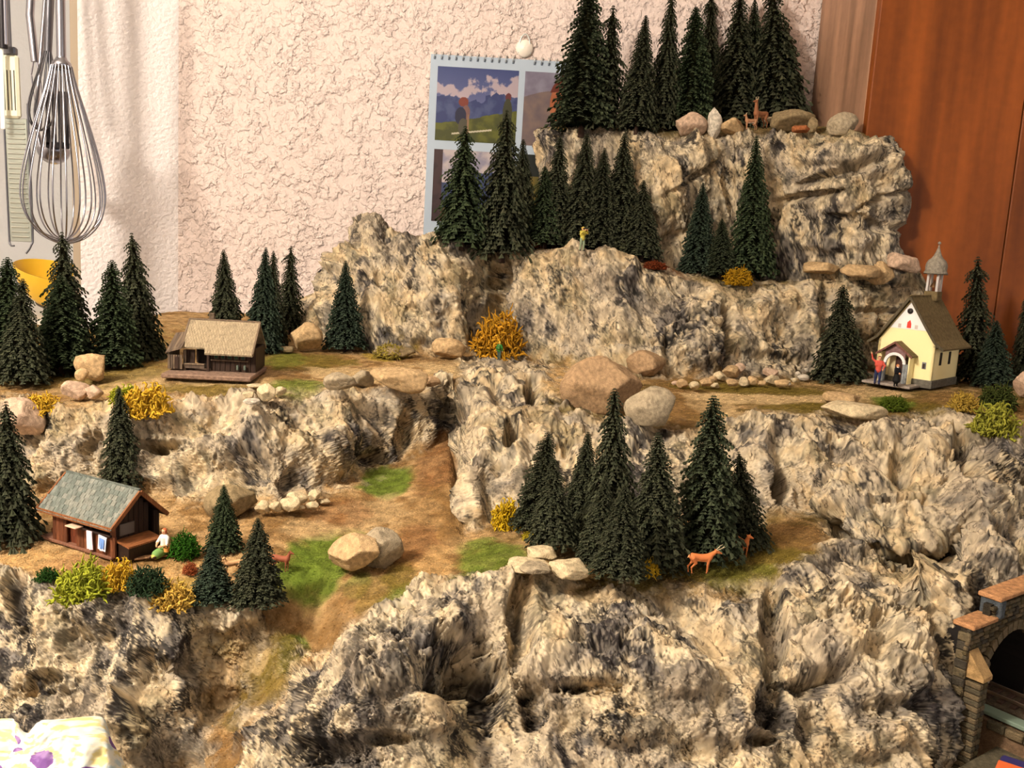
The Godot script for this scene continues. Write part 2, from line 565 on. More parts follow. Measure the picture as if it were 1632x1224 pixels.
func rock_colour(p: Vector3) -> Color:     # the print on the paper
	var busy := smoothstep(-0.30, 0.25, n_zone.get_noise_3dv(p * 1.9 + Vector3(3, 1, 2)))
	var a := n_col.get_noise_3dv(p)
	var q := Vector3(p.x + p.y * 0.35, p.y * 0.42, p.z)
	var b := n_col2.get_noise_3dv(q)
	var s := n_spot.get_noise_3dv(q)
	var z := n_zone.get_noise_3dv(p)
	var c := CREAM.lerp(PINK, smoothstep(-0.3, 0.4, a + b * 0.4))
	c = c.lerp(OCHRE, 0.45 * smoothstep(0.10, 0.5, -a - b * 0.7 - z * 0.5))
	c = c.lerp(OLIVE, 0.55 * smoothstep(0.12, 0.5, b * 0.7 - a * 0.7 - z * 0.4))
	c = c.lerp(SLATE, lerpf(0.30, 0.85, busy) * smoothstep(0.08, 0.30, a * 0.5 + b * 0.9 + z * 0.6))
	c = c.lerp(INK, lerpf(0.45, 0.95, busy) * smoothstep(0.30, 0.46, s) * smoothstep(-0.16, 0.06, b + z * 0.7))
	return c

# each column: where it lies across the photograph; each row: [height in the photograph, distance, rockiness] per column
const COLS := [-120, 0, 90, 180, 270, 360, 440, 500, 560, 620, 680, 715, 740, 780, 830, 900, 1000, 1100, 1200, 1290, 1380, 1460, 1540, 1558, 1620, 1760]
func rows() -> Array:
	var r := []
	r.append(["y", [1440], "d", [0.545, 0.545, 0.545, 0.54, 0.54, 0.535, 0.54, 0.54, 0.54, 0.54, 0.54, 0.55, 0.55, 0.555, 0.56, 0.56, 0.56, 0.56, 0.565, 0.57, 0.575, 0.58, 0.63, 0.725, 0.74, 0.77], "w", [1]])
	r.append(["y", [1224], "d", [0.57, 0.57, 0.57, 0.568, 0.596, 0.565, 0.552, 0.55, 0.55, 0.55, 0.55, 0.558, 0.562, 0.57, 0.575, 0.575, 0.575, 0.575, 0.58, 0.585, 0.59, 0.595, 0.645, 0.725, 0.735, 0.76], "w", [1, 1, 1, 1, 0.6, 0.35, 0.8, 1, 1, 1, 1, 1, 1, 1, 1, 1, 1, 1, 1, 1, 1, 1, 1, 1, 1, 1]])
	r.append(["y", [1080, 1075, 1075, 1085, 1100, 1122, 1085, 1092, 1105, 1095, 1085, 1085, 1085, 1085, 1080, 1075, 1075, 1075, 1075, 1075, 1075, 1085, 1085, 1079.5, 1060, 1060], "d", [0.605, 0.605, 0.605, 0.6, 0.596, 0.64, 0.612, 0.574, 0.568, 0.571, 0.578, 0.584, 0.588, 0.6, 0.603, 0.6, 0.602, 0.606, 0.612, 0.612, 0.62, 0.625, 0.656, 0.725, 0.735, 0.76], "w", [1, 1, 1, 1, 0.9, 0.45, 0.35, 0.9, 1, 1, 1, 1, 1, 1, 1, 1, 1, 1, 1, 1, 1, 1, 1, 1, 1, 1]])
	r.append(["y", [905, 912, 938, 938, 960, 978, 995, 1030, 1003, 985, 962, 950, 942, 928, 918, 922, 928, 932, 930, 905, 908, 945, 918, 928.9, 925, 920], "d", [0.65, 0.645, 0.632, 0.632, 0.622, 0.628, 0.648, 0.64, 0.615, 0.62, 0.625, 0.632, 0.638, 0.65, 0.662, 0.68, 0.684, 0.684, 0.688, 0.7, 0.715, 0.71, 0.7, 0.72, 0.735, 0.755], "w", [0.55, 0.55, 0.55, 0.55, 0.55, 0.55, 0.45, 0.3, 0.5, 0.6, 0.65, 0.65, 0.65, 0.6, 0.55, 0.42, 0.42, 0.42, 0.42, 0.62, 1, 1, 1, 1, 1, 1]])
	r.append(["y", [860, 862, 868, 875, 880, 890, 890, 905, 908, 902, 888, 886, 884, 880, 880, 885, 885, 885, 880, 850, 902, 932, 898, 860, 860, 860], "d", [0.7, 0.7, 0.7, 0.695, 0.695, 0.69, 0.692, 0.692, 0.692, 0.7, 0.715, 0.716, 0.714, 0.712, 0.715, 0.72, 0.735, 0.735, 0.745, 0.775, 0.765, 0.765, 0.775, 0.802, 0.81, 0.82], "w", [0, 0, 0, 0, 0, 0, 0, 0, 0, 0, 0, 0, 0, 0, 0, 0, 0, 0, 0, 0.12, 1, 1, 1, 1, 1, 1]])
	r.append(["y", [790, 795, 790, 785, 790, 795, 800, 785, 765, 750, 722, 704, 836, 835, 832, 830, 830, 825, 825, 815, 880, 900, 874, 800, 800, 800], "d", [0.81, 0.8, 0.81, 0.82, 0.82, 0.82, 0.815, 0.85, 0.9, 0.94, 0.975, 1, 0.797, 0.795, 0.81, 0.815, 0.82, 0.825, 0.83, 0.845, 0.825, 0.825, 0.835, 0.861, 0.865, 0.87], "w", [0.5, 0.45, 0.45, 0.45, 0.45, 0.5, 0.45, 0.45, 0.45, 0.35, 0.3, 0.25, 0.55, 0.5, 0.45, 0.45, 0.45, 0.45, 0.45, 0.5, 1, 1, 1, 1, 1, 1]])
	r.append(["y", [778, 783, 778.75, 774.5, 778.75, 783, 788, 773.75, 755.25, 741, 713, 696.65, 826.1, 820, 818.2, 817.25, 817.25, 813, 812.25, 803, 864, 874, 860, 788.75, 788.75, 788.75], "d", [0.813, 0.804, 0.812, 0.821, 0.823, 0.824, 0.819, 0.855, 0.904, 0.944, 0.979, 1.004, 0.802, 0.802, 0.814, 0.819, 0.824, 0.829, 0.835, 0.849, 0.768, 0.766, 0.8, 0.865, 0.869, 0.873], "w", [0.575, 0.532, 0.532, 0.532, 0.532, 0.575, 0.532, 0.532, 0.532, 0.448, 0.405, 0.362, 0.618, 0.575, 0.532, 0.532, 0.532, 0.532, 0.532, 0.575, 1, 1, 1, 1, 1, 1]])
	r.append(["y", [710, 715, 715, 715, 715, 715, 720, 710, 700, 690, 662, 655, 770, 735, 740, 745, 745, 745, 740, 735, 730, 725, 725, 725, 725, 725], "d", [0.83, 0.825, 0.825, 0.83, 0.84, 0.845, 0.845, 0.88, 0.925, 0.965, 1.005, 1.03, 0.83, 0.84, 0.835, 0.84, 0.845, 0.85, 0.86, 0.87, 0.88, 0.885, 0.89, 0.89, 0.89, 0.89], "w", [1]])
	r.append(["y", [635, 640, 655, 660, 650, 640, 635, 627, 622, 620, 615, 609, 725, 655, 651, 662, 682, 688, 664, 662, 672, 660, 655, 661.6, 685, 690], "d", [0.86, 0.85, 0.835, 0.835, 0.855, 0.885, 0.905, 0.94, 0.965, 0.98, 1.02, 1.05, 0.865, 0.9, 0.9, 0.905, 0.9, 0.89, 0.93, 0.95, 0.95, 0.97, 0.98, 0.969, 0.93, 0.93], "w", [0.55, 0.55, 0.55, 0.55, 0.55, 0.55, 0.55, 0.55, 0.55, 0.55, 0.6, 0.6, 0.7, 0.6, 0.5, 0.5, 0.5, 0.5, 0.5, 0.5, 0.5, 0.5, 0.5, 0.5, 0.5, 0.5]])
	r.append(["y", [590, 600, 600, 600, 600, 600, 595, 595, 592, 592, 590, 592, 604, 602, 600, 612, 630, 640, 635, 635, 635, 632, 632, 632.66, 635, 635], "d", [0.98, 0.96, 0.965, 0.965, 0.97, 0.99, 1.02, 1.05, 1.07, 1.08, 1.09, 1.1, 1.06, 1.06, 1.08, 1.08, 1.03, 1.02, 1.05, 1.07, 1.08, 1.09, 1.1, 1.1, 1.1, 1.1], "w", [0, 0, 0, 0, 0, 0, 0, 0, 0, 0, 0.2, 0.15, 0.6, 0.75, 0.7, 0.35, 0.1, 0, 0, 0, 0, 0, 0, 0, 0, 0]])
	r.append(["y", [513, 520, 526, 531, 505, 530, 545, 553, 560, 563, 566, 567, 569, 572, 577, 583, 597, 602, 603, 605, 602, 600, 605, 606.54, 612, 615], "d", [1.27, 1.27, 1.27, 1.27, 1.43, 1.34, 1.27, 1.24, 1.22, 1.23, 1.23, 1.235, 1.24, 1.24, 1.24, 1.22, 1.18, 1.18, 1.2, 1.22, 1.245, 1.285, 1.285, 1.284, 1.28, 1.27], "w", [0, 0, 0, 0, 0, 0, 0.1, 0.3, 0.45, 0.45, 0.45, 0.45, 0.45, 0.45, 0.45, 0.45, 0.45, 0.45, 0.45, 0.45, 0.45, 0.45, 0.1, 0.078, 0, 0]])
	r.append(["y", [511, 518, 524, 529, 502, 520, 525, 505, 475, 470, 475, 478, 481, 490, 490, 490, 505, 520, 525, 520, 520, 520, 602, 603.76, 610, 613], "d", [1.28, 1.28, 1.28, 1.28, 1.45, 1.38, 1.33, 1.285, 1.255, 1.25, 1.25, 1.258, 1.27, 1.3, 1.265, 1.25, 1.225, 1.21, 1.235, 1.25, 1.262, 1.293, 1.29, 1.29, 1.288, 1.285], "w", [0, 0, 0, 0, 0, 0, 0.2, 0.8, 1, 1, 1, 1, 1, 1, 1, 1, 1, 1, 1, 1, 1, 1, 0.1, 0.078, 0, 0]])
	r.append(["y", [509, 516, 522, 527, 499, 505, 505, 482, 402, 379, 388, 392, 395, 408, 400, 402, 412, 442, 454, 452, 442, 432, 600, 601.76, 608, 611], "d", [1.29, 1.29, 1.29, 1.29, 1.48, 1.46, 1.44, 1.37, 1.33, 1.31, 1.29, 1.287, 1.287, 1.31, 1.29, 1.28, 1.27, 1.26, 1.27, 1.275, 1.285, 1.3, 1.297, 1.297, 1.295, 1.295], "w", [0, 0, 0, 0, 0, 0, 0.3, 0.8, 0.8, 0.7, 0.6, 0.6, 0.6, 0.6, 0.55, 0.55, 0.55, 0.55, 0.55, 0.55, 0.7, 0.8, 0.1, 0.078, 0, 0]])
	r.append(["y", [507, 514, 520, 525, 497, 500, 500, 470, 392, 372, 382, 386, 388, 392, 390, 394, 400, 428, 438, 436, 428, 428, 598, 599.76, 606, 609], "d", [1.3, 1.3, 1.3, 1.3, 1.5, 1.49, 1.48, 1.47, 1.46, 1.45, 1.45, 1.45, 1.45, 1.46, 1.46, 1.46, 1.46, 1.46, 1.46, 1.42, 1.31, 1.305, 1.305, 1.305, 1.305, 1.305], "w", [0, 0, 0, 0, 0, 0, 0.3, 0.6, 0.6, 0.3, 0, 0, 0, 0, 0, 0, 0, 0, 0, 0, 0.3, 0.5, 0.1, 0.078, 0, 0]])
	return r

func spline(a: float, b: float, c: float, d: float, t: float) -> float:   # a tight cardinal spline
	var k := 0.3
	var m1 := (c - a) * k
	var m2 := (d - b) * k
	var t2 := t * t
	var t3 := t2 * t
	return (2 * t3 - 3 * t2 + 1) * b + (t3 - 2 * t2 + t) * m1 + (-2 * t3 + 3 * t2) * c + (t3 - t2) * m2

# hollows (negative) and bulges (positive) of the rock: [x, y, half width, half height in the photograph, metres, distance of their middle]
const DENTS := [
	[1370, 965, 70, 30, .018], [1560, 800, 60, 60, .02], [1240, 770, 14, 40, -.014], [1200, 690, 30, 24, .012],
	[735, 1060, 50, 55, -.040], [786, 1100, 22, 60, -.034], [828, 1010, 22, 95, -.017], [822, 960, 12, 40, -.012], [680, 1055, 24, 34, -.012], [600, 1060, 60, 40, .012], [560, 1150, 40, 30, .012], [520, 1205, 60, 25, -.016], [680, 1140, 50, 30, .012],
	[815, 690, 12, 26, -.03, 1], [1244, 776, 12, 26, -.024, 1], [846, 622, 8, 16, -.02, 1], [1300, 1080, 34, 10, -.022, 1], [915, 1092, 26, 12, -.018], [236, 714, 26, 8, -.012], [600, 727, 26, 8, -.010], [1210, 1180, 26, 12, -.022, 1], [620, 1175, 40, 12, -.016], [640, 1010, 20, 6, -.012], [880, 690, 30, 30, .012], [920, 720, 14, 40, .012], [990, 700, 40, 30, .010], [1190, 700, 24, 24, -.012],
	[240, 1078, 40, 36, -.015], [330, 1050, 50, 40, -.010], [200, 1150, 24, 50, .020], [60, 1090, 50, 16, -.012], [130, 1030, 24, 30, -.012], [30, 960, 20, 40, -.012], [160, 985, 40, 30, .012],
	[400, 1030, 40, 40, -.012], [870, 1040, 50, 50, .010], [850, 1125, 22, 40, -.022], [930, 1095, 60, 16, -.016], [1020, 1010, 60, 40, .010], [1000, 1160, 60, 30, .014], [1090, 1095, 50, 20, .010],
	[1232, 1000, 20, 80, -.024], [1290, 1090, 30, 24, -.022], [1330, 1075, 40, 14, -.020], [1230, 1130, 30, 40, -.022], [1330, 1030, 50, 26, .016], [1440, 1040, 40, 60, .020], [1420, 1130, 50, 20, -.014], [1290, 1160, 20, 40, -.014], [1390, 1180, 40, 30, .012], [1150, 1170, 40, 30, .012], [1100, 1200, 30, 20, -.012],
	[470, 780, 16, 40, -.014], [400, 750, 30, 40, -.014], [340, 720, 30, 26, .010], [420, 680, 40, 40, .012], [260, 715, 40, 10, -.012], [150, 710, 20, 26, -.014], [540, 700, 26, 60, .010], [640, 690, 14, 50, -.012], [600, 730, 40, 12, -.010], [720, 650, 16, 40, -.014], [690, 640, 14, 30, .010],
	[795, 480, 15, 70, -.036], [770, 520, 24, 40, -.022], [690, 450, 60, 60, .014], [700, 400, 40, 14, .010], [600, 470, 12, 60, -.012], [570, 430, 30, 30, .016], [640, 530, 40, 20, .010], [540, 480, 20, 60, .012], [880, 450, 50, 40, .010], [975, 430, 40, 30, .014], [1070, 460, 40, 20, -.012], [1010, 545, 60, 8, -.012], [1110, 545, 45, 50, .022], [1065, 570, 10, 40, -.016], [1155, 530, 10, 50, -.022], [1230, 480, 40, 24, .012], [1240, 570, 50, 12, -.014],
	[1250, 520, 30, 30, -.012], [1320, 500, 16, 60, -.012], [1400, 497, 60, 5, -.014], [1380, 465, 50, 18, .010], [1410, 455, 40, 4, -.012], [1390, 525, 50, 16, .008],
	[850, 625, 12, 20, -.014], [790, 625, 10, 16, -.012], [1330, 720, 20, 24, -.012], [1440, 740, 20, 30, -.016], [1400, 700, 40, 16, .010], [1480, 720, 40, 50, .014], [1530, 740, 16, 50, -.018], [1600, 740, 30, 50, .012], [1450, 800, 50, 12, -.014], [1340, 800, 40, 20, .010], [1590, 890, 40, 30, .016], [1480, 940, 40, 24, .016],
]

# ground that differs from its surroundings: [x, y, half width, half height in the photograph, colour, strength]
func patches() -> Array:
	var green := lin(112, 134, 52)
	var olive := lin(128, 112, 50)
	var brown := lin(152, 118, 74)
	var rust := lin(148, 102, 66)
	var path := lin(226, 198, 150)
	var sand := lin(216, 178, 122)
	var yellow := lin(186, 160, 62)
	return [
		[618, 770, 44, 22, green, .95], [520, 880, 60, 40, green, .95], [475, 900, 40, 22, green, .8], [645, 940, 44, 30, green, .8], [640, 915, 30, 22, olive, .8], [570, 930, 20, 20, green, .6],
		[780, 885, 60, 34, green, .85], [745, 920, 34, 30, green, .6], [468, 1028, 24, 18, green, .9], [440, 1060, 40, 26, olive, .8], [400, 1095, 40, 26, olive, .7], [545, 985, 50, 34, brown, .6], [600, 940, 30, 26, olive, .5],
		[690, 820, 50, 60, brown, .55], [700, 730, 40, 36, rust, .6], [660, 870, 44, 30, rust, .55], [690, 905, 34, 34, sand, .6], [600, 815, 60, 24, path, .45], [540, 815, 60, 22, rust, .55], [450, 835, 50, 22, brown, .6], [500, 840, 60, 14, path, .5],
		[60, 895, 60, 16, sand, .8], [130, 900, 60, 14, rust, .4], [280, 905, 40, 14, sand, .7], [320, 975, 60, 16, yellow, .8], [380, 990, 50, 12, path, .6], [300, 950, 50, 20, yellow, .5],
		[490, 572, 80, 14, olive, .9], [450, 568, 40, 12, green, .45], [470, 612, 46, 12, green, .8], [330, 618, 90, 8, olive, .8], [620, 598, 60, 10, path, .5], [560, 592, 90, 10, path, .7], [760, 582, 120, 12, path, .95], [860, 590, 60, 12, path, .9], [900, 600, 50, 20, sand, .8], [300, 600, 120, 9, path, .6], [130, 612, 100, 8, path, .7], [150, 590, 120, 18, olive, .7], [40, 625, 60, 18, brown, .6], [70, 560, 160, 40, olive, .7],
		[690, 555, 80, 14, brown, .6], [800, 560, 60, 12, brown, .6], [620, 557, 40, 12, yellow, .8], [820, 632, 60, 16, olive, .9], [900, 645, 60, 14, olive, .9], [1010, 675, 70, 12, olive, .8], [1100, 650, 60, 40, brown, .75], [1080, 600, 60, 20, brown, .6], [960, 575, 50, 20, olive, .5],
		[1200, 634, 110, 8, path, .95], [1130, 640, 40, 14, path, .5], [1290, 634, 60, 8, path, .8], [1200, 618, 140, 7, olive, .9], [1320, 650, 60, 9, olive, .9], [1260, 648, 50, 7, olive, .8], [1370, 640, 40, 12, path, .6], [1400, 625, 60, 8, path, .7], [1460, 645, 70, 12, olive, .9], [1560, 640, 80, 16, brown, .6], [1420, 638, 26, 8, green, .8],
		[1180, 680, 40, 26, path, .5], [1240, 880, 60, 30, olive, .9], [1120, 905, 80, 18, olive, .85], [900, 915, 100, 12, brown, .7], [1000, 920, 60, 10, olive, .8], [1270, 850, 50, 20, brown, .8], [1180, 915, 60, 18, green, .35],
		[1150, 446, 60, 10, olive, .8], [1270, 440, 70, 10, olive, .8], [1060, 420, 40, 12, rust, .8], [840, 392, 40, 8, rust, .7], [960, 402, 90, 8, brown, .7],
	]

func landscape() -> void:
	rock_noises()
	near_at.resize(BX * BY); near_at.fill(100.0)
	near_pt.resize(BX * BY)
	scape = thing("mountain_landscape", "model mountain landscape of creased painted rock paper in terraces with paths and turf", "model landscape")
	scape.set_meta("kind", "thing")
	var table := rows()
	var nc := COLS.size()
	var us := []                                   # column samples: [index, fraction]
	for i in nc - 1:
		var k := maxi(2, int((COLS[i + 1] - COLS[i]) / fine))
		for j in k: us.append([i, float(j) / k])
	us.append([nc - 2, 1.0])
	var nu := us.size()
	var curves := []
	for r in table:
		var pts := []
		var ys: Array = r[1]
		var ds: Array = r[3]
		var ws: Array = r[5]
		var line := PackedVector3Array()
		var wl_ := PackedFloat32Array()
		for s in us:
			var i: int = s[0]
			var t: float = s[1]
			var q := []
			for o in [-1, 0, 1, 2]: q.append(clampi(i + o, 0, nc - 1))
			var px := lerpf(COLS[i], COLS[i + 1], t)
			var y: float = ys[0] if ys.size() == 1 else spline(ys[q[0]], ys[q[1]], ys[q[2]], ys[q[3]], t)
			var d: float = spline(ds[q[0]], ds[q[1]], ds[q[2]], ds[q[3]], t)
			var w: float = ws[0] if ws.size() == 1 else lerpf(ws[q[1]], ws[q[2]], t)
			line.append(P(px, y, d)); wl_.append(w)
		curves.append([line, wl_])
	# rows between the curves, as many as their spacing asks for
	var vs := []
	var cuts := [0]
	for r in table.size() - 1:
		var len_ := 0.0
		for c in range(0, nu, 40):
			var a: Vector3 = pix(curves[r][0][c])
			var b: Vector3 = pix(curves[r + 1][0][c])
			len_ = maxf(len_, minf(absf(a.y - b.y), 260.0))
			len_ = maxf(len_, curves[r][0][c].distance_to(curves[r + 1][0][c]) * 380.0)
		var k := maxi(4, int(len_ / fine))
		for j in k: vs.append([r, float(j) / k])
		cuts.append(vs.size())
	vs.append([table.size() - 2, 1.0])
	cuts[-1] = vs.size() - 1
	var nv := vs.size()
	var pos := PackedVector3Array(); pos.resize(nu * nv)
	var wgt := PackedFloat32Array(); wgt.resize(nu * nv)
	for j in nv:
		var r: int = vs[j][0]
		var t: float = vs[j][1]
		var la: PackedVector3Array = curves[r][0]
		var lb: PackedVector3Array = curves[r + 1][0]
		var wa: PackedFloat32Array = curves[r][1]
		var wb: PackedFloat32Array = curves[r + 1][1]
		for i in nu:
			pos[j * nu + i] = la[i].lerp(lb[i], t)
			wgt[j * nu + i] = lerpf(wa[i], wb[i], t)
	# round the terrace edges a little
	for pass_ in 2:
		var was := pos.duplicate()
		for j in range(3, nv - 3):
			for i in nu:
				pos[j * nu + i] = (was[(j - 3) * nu + i] + was[(j + 3) * nu + i] + was[j * nu + i] * 2.0) * 0.25
	var inv := cam.transform.affine_inverse()
	var nrm := normals(pos, nu, nv, 4)
	# hollows and bulges
	var push := PackedFloat32Array(); push.resize(nu * nv)
	var first := PackedFloat32Array()
	for s in us: first.append(lerpf(COLS[s[0]], COLS[s[0] + 1], s[1]))
	for d in DENTS:
		var i0 := first.bsearch(d[0] - d[2] * 1.5)
		var i1 := mini(first.bsearch(d[0] + d[2] * 1.5), nu - 1)
		for j in nv:
			if wgt[j * nu + (i0 + i1) / 2] < 0.2: continue
			for i in range(i0, i1 + 1):
				var k := j * nu + i
				var q := inv * pos[k]
				var dy: float = (612.0 - q.y / -q.z * F - d[1]) / d[3]
				if absf(dy) > 1.6: continue
				var dx: float = (first[i] - d[0]) / d[2]
				var sharp: bool = d.size() > 5
				var e: float = dx * dx + dy * dy + (0.9 if sharp else 1.0) * n_col2.get_noise_3dv(pos[k]) + 0.3 * n_cell.get_noise_3dv(pos[k])
				if e < 1.3: push[k] += d[4] * 1.15 * (1.0 - (smoothstep(0.5, 1.05, e) if sharp else smoothstep(-0.2, 1.3, e)))
	# creases
	var rocky := PackedFloat32Array(); rocky.resize(nu * nv)
	for k in nu * nv:
		var p := pos[k]
		var w := wgt[k]
		var edge := n_col2.get_noise_3dv(p) * 0.4
		var rk := smoothstep(0.34, 0.60, w + edge * (0.5 if w > 0.05 else 0.0))
		rocky[k] = rk
		var lift := 0.0
		if rk > 0.01: lift += rk * (crumple(p) * (0.8 + 0.2 * w) + push[k])
		if rk < 0.99: lift += (1.0 - rk) * (0.0022 * n_col.get_noise_3dv(p * 1.6) + 0.0007 * n_fold.get_noise_3dv(p * 2.0))
		pos[k] = p + nrm[k] * lift
	nrm = normals(pos, nu, nv, 1)
	for k in nu * nv: note_point(pos[k], inv)
	# the colours
	var pt := []
	for q in patches():
		var c := ground(q[0], q[1])
		var d := (c - EYE).length()
		var down := maxf((EYE.y - c.y) / d, 0.13)
		pt.append([c, 1.0 / (q[2] * d / F), 1.0 / (q[3] * d / F / down), q[4], q[5]])
	var cols := PackedColorArray(); cols.resize(nu * nv)
	var tan_ := lin(204, 170, 122)
	var brown := lin(158, 124, 80)
	var dull := lin(132, 112, 66)
	for k in nu * nv:
		var p := pos[k]
		var rk := rocky[k]
		var c := Color.WHITE
		if rk > 0.0: c = rock_colour(p)
		if rk < 1.0:
			var i := k % nu
			var a := n_col.get_noise_3dv(p * 2.0)
			var right := smoothstep(700.0, 860.0, first[i])
			var g := tan_.lerp(brown, smoothstep(-0.1, 0.3, a)).lerp(dull, right * (0.55 + a))
			for q in pt:
				var o: Vector3 = q[0]
				var dx: float = (p.x - o.x) * q[1]
				if absf(dx) > 1.3: continue
				var dz: float = (p.z - o.z) * q[2]
				if absf(dz) > 1.3 or absf(p.y - o.y) > 0.035: continue
				var e: float = dx * dx + dz * dz + a * 0.9
				g = g.lerp(q[3], q[4] * (1.0 - smoothstep(0.5, 1.2, e)))
			var sp := n_fine.get_noise_3dv(p * 2.2)
			g = g * (1.0 + 0.16 * sp)
			c = g.lerp(c, rk)
			if rk < 0.3 and (k * 7919) % 1000 < 170 and (inv * p).z > -1.34:
				grounds.append(p); ground_cols.append(g)
		c.a = 1.0
		cols[k] = c
	var m := rock_mat()
	var gm := ground_mat()
	for q in [[0, 3, "lowest rock face", "ground at the foot of the landscape"], [3, 5, "rocky rim of the lower ledges", "lower ledges of sand and turf"], [5, 8, "middle rock face", "upper end of the sandy gully"], [8, 10, "rocky rim of the middle terrace", "middle terrace with the path"], [10, 12, "upper rock face", "back of the middle terrace"], [12, 13, "rocky rim below the peak", "ground of the upper terrace"]]:
		var rm := grid_mesh(pos, nrm, cols, nu, cuts[q[0]], cuts[q[1]], rocky, true)
		if rm.get_surface_count(): part("rock_face", rm, m, scape, Transform3D(), q[2])
		rm = grid_mesh(pos, nrm, cols, nu, cuts[q[0]], cuts[q[1]], rocky, false)
		if rm.get_surface_count(): part("terrace_ground", rm, gm, scape, Transform3D(), q[3])
	# the board under it all
	var board := [Vector3(-0.36, 0.94, -0.47), Vector3(0.30, 0.94, -0.47), Vector3(0.80, 0.94, -1.05), Vector3(0.80, 0.94, -1.31), Vector3(-0.80, 0.94, -1.31), Vector3(-0.80, 0.94, -1.05)]
	part("base_board", prism_mesh(board, Vector3(0, 0.03, 0)), wood_mat("board", rgb(170, 130, 85), 3.0), scape)
	var skirt := Mesher.new()
	var lo: Vector3 = pos[0]
	skirt.box(Vector3(0.0, 0.99, -0.62), Vector3(0.60, 0.05, 0.04))
	part("frame", skirt.build(), wood_mat("board", rgb(170, 130, 85), 3.0), scape)
	var legs := thing("trestle", "wooden trestle that carries the landscape board", "table")
	for x in [-0.3, 0.3]:
		for z in [-0.52, -1.26]: part("leg", box_mesh(Vector3(x, 0.47, z), Vector3(0.05, 0.94, 0.05), 0.003), wood_mat("board", rgb(170, 130, 85), 3.0), legs)

func rock_mat() -> StandardMaterial3D:
	if not mats.has("rock_paper"):
		var m := vmat("rock_paper", 0.75, 0.3)
		m.albedo_texture = tex.rock
		m.heightmap_enabled = true; m.heightmap_texture = tex.rock_bump; m.heightmap_scale = 0.045
		triplanar(m, 4.2)
	return mats.rock_paper

func ground_mat() -> StandardMaterial3D:
	if not mats.has("turf_ground"):
		var m := vmat("turf_ground", 0.95, 0.15)
		m.albedo_texture = tex.stone
		m.heightmap_enabled = true; m.heightmap_texture = tex.sand; m.heightmap_scale = 0.06
		triplanar(m, 9.0)
	return mats.turf_ground

func normals(pos: PackedVector3Array, nu: int, nv: int, step: int) -> PackedVector3Array:
	var out := PackedVector3Array(); out.resize(nu * nv)
	for j in nv:
		var ja := maxi(j - step, 0) * nu
		var jb := mini(j + step, nv - 1) * nu
		for i in nu:
			var ia := maxi(i - step, 0)
			var ib := mini(i + step, nu - 1)
			out[j * nu + i] = (pos[j * nu + ib] - pos[j * nu + ia]).cross(pos[jb + i] - pos[ja + i]).normalized()
	return out

func grid_mesh(pos: PackedVector3Array, nrm: PackedVector3Array, cols: PackedColorArray, nu: int, j0: int, j1: int, rocky := PackedFloat32Array(), rock := true) -> ArrayMesh:
	var ix := PackedInt32Array(); ix.resize((nu - 1) * (j1 - j0) * 6)
	var n := 0
	var all := rocky.is_empty()
	for j in j1 - j0:
		for i in nu - 1:
			var a := j * nu + i
			if not all and (rocky[a + j0 * nu] > 0.5) != rock: continue
			ix[n] = a; ix[n + 1] = a + nu; ix[n + 2] = a + 1
			ix[n + 3] = a + 1; ix[n + 4] = a + nu; ix[n + 5] = a + nu + 1
			n += 6
	ix.resize(n)
	if n == 0: return ArrayMesh.new()
	var s := j0 * nu
	var e := (j1 + 1) * nu
	var arr := []
	arr.resize(Mesh.ARRAY_MAX)
	arr[Mesh.ARRAY_VERTEX] = pos.slice(s, e); arr[Mesh.ARRAY_NORMAL] = nrm.slice(s, e); arr[Mesh.ARRAY_COLOR] = cols.slice(s, e); arr[Mesh.ARRAY_INDEX] = ix
	var m := ArrayMesh.new()
	m.add_surface_from_arrays(Mesh.PRIMITIVE_TRIANGLES, arr)
	return m

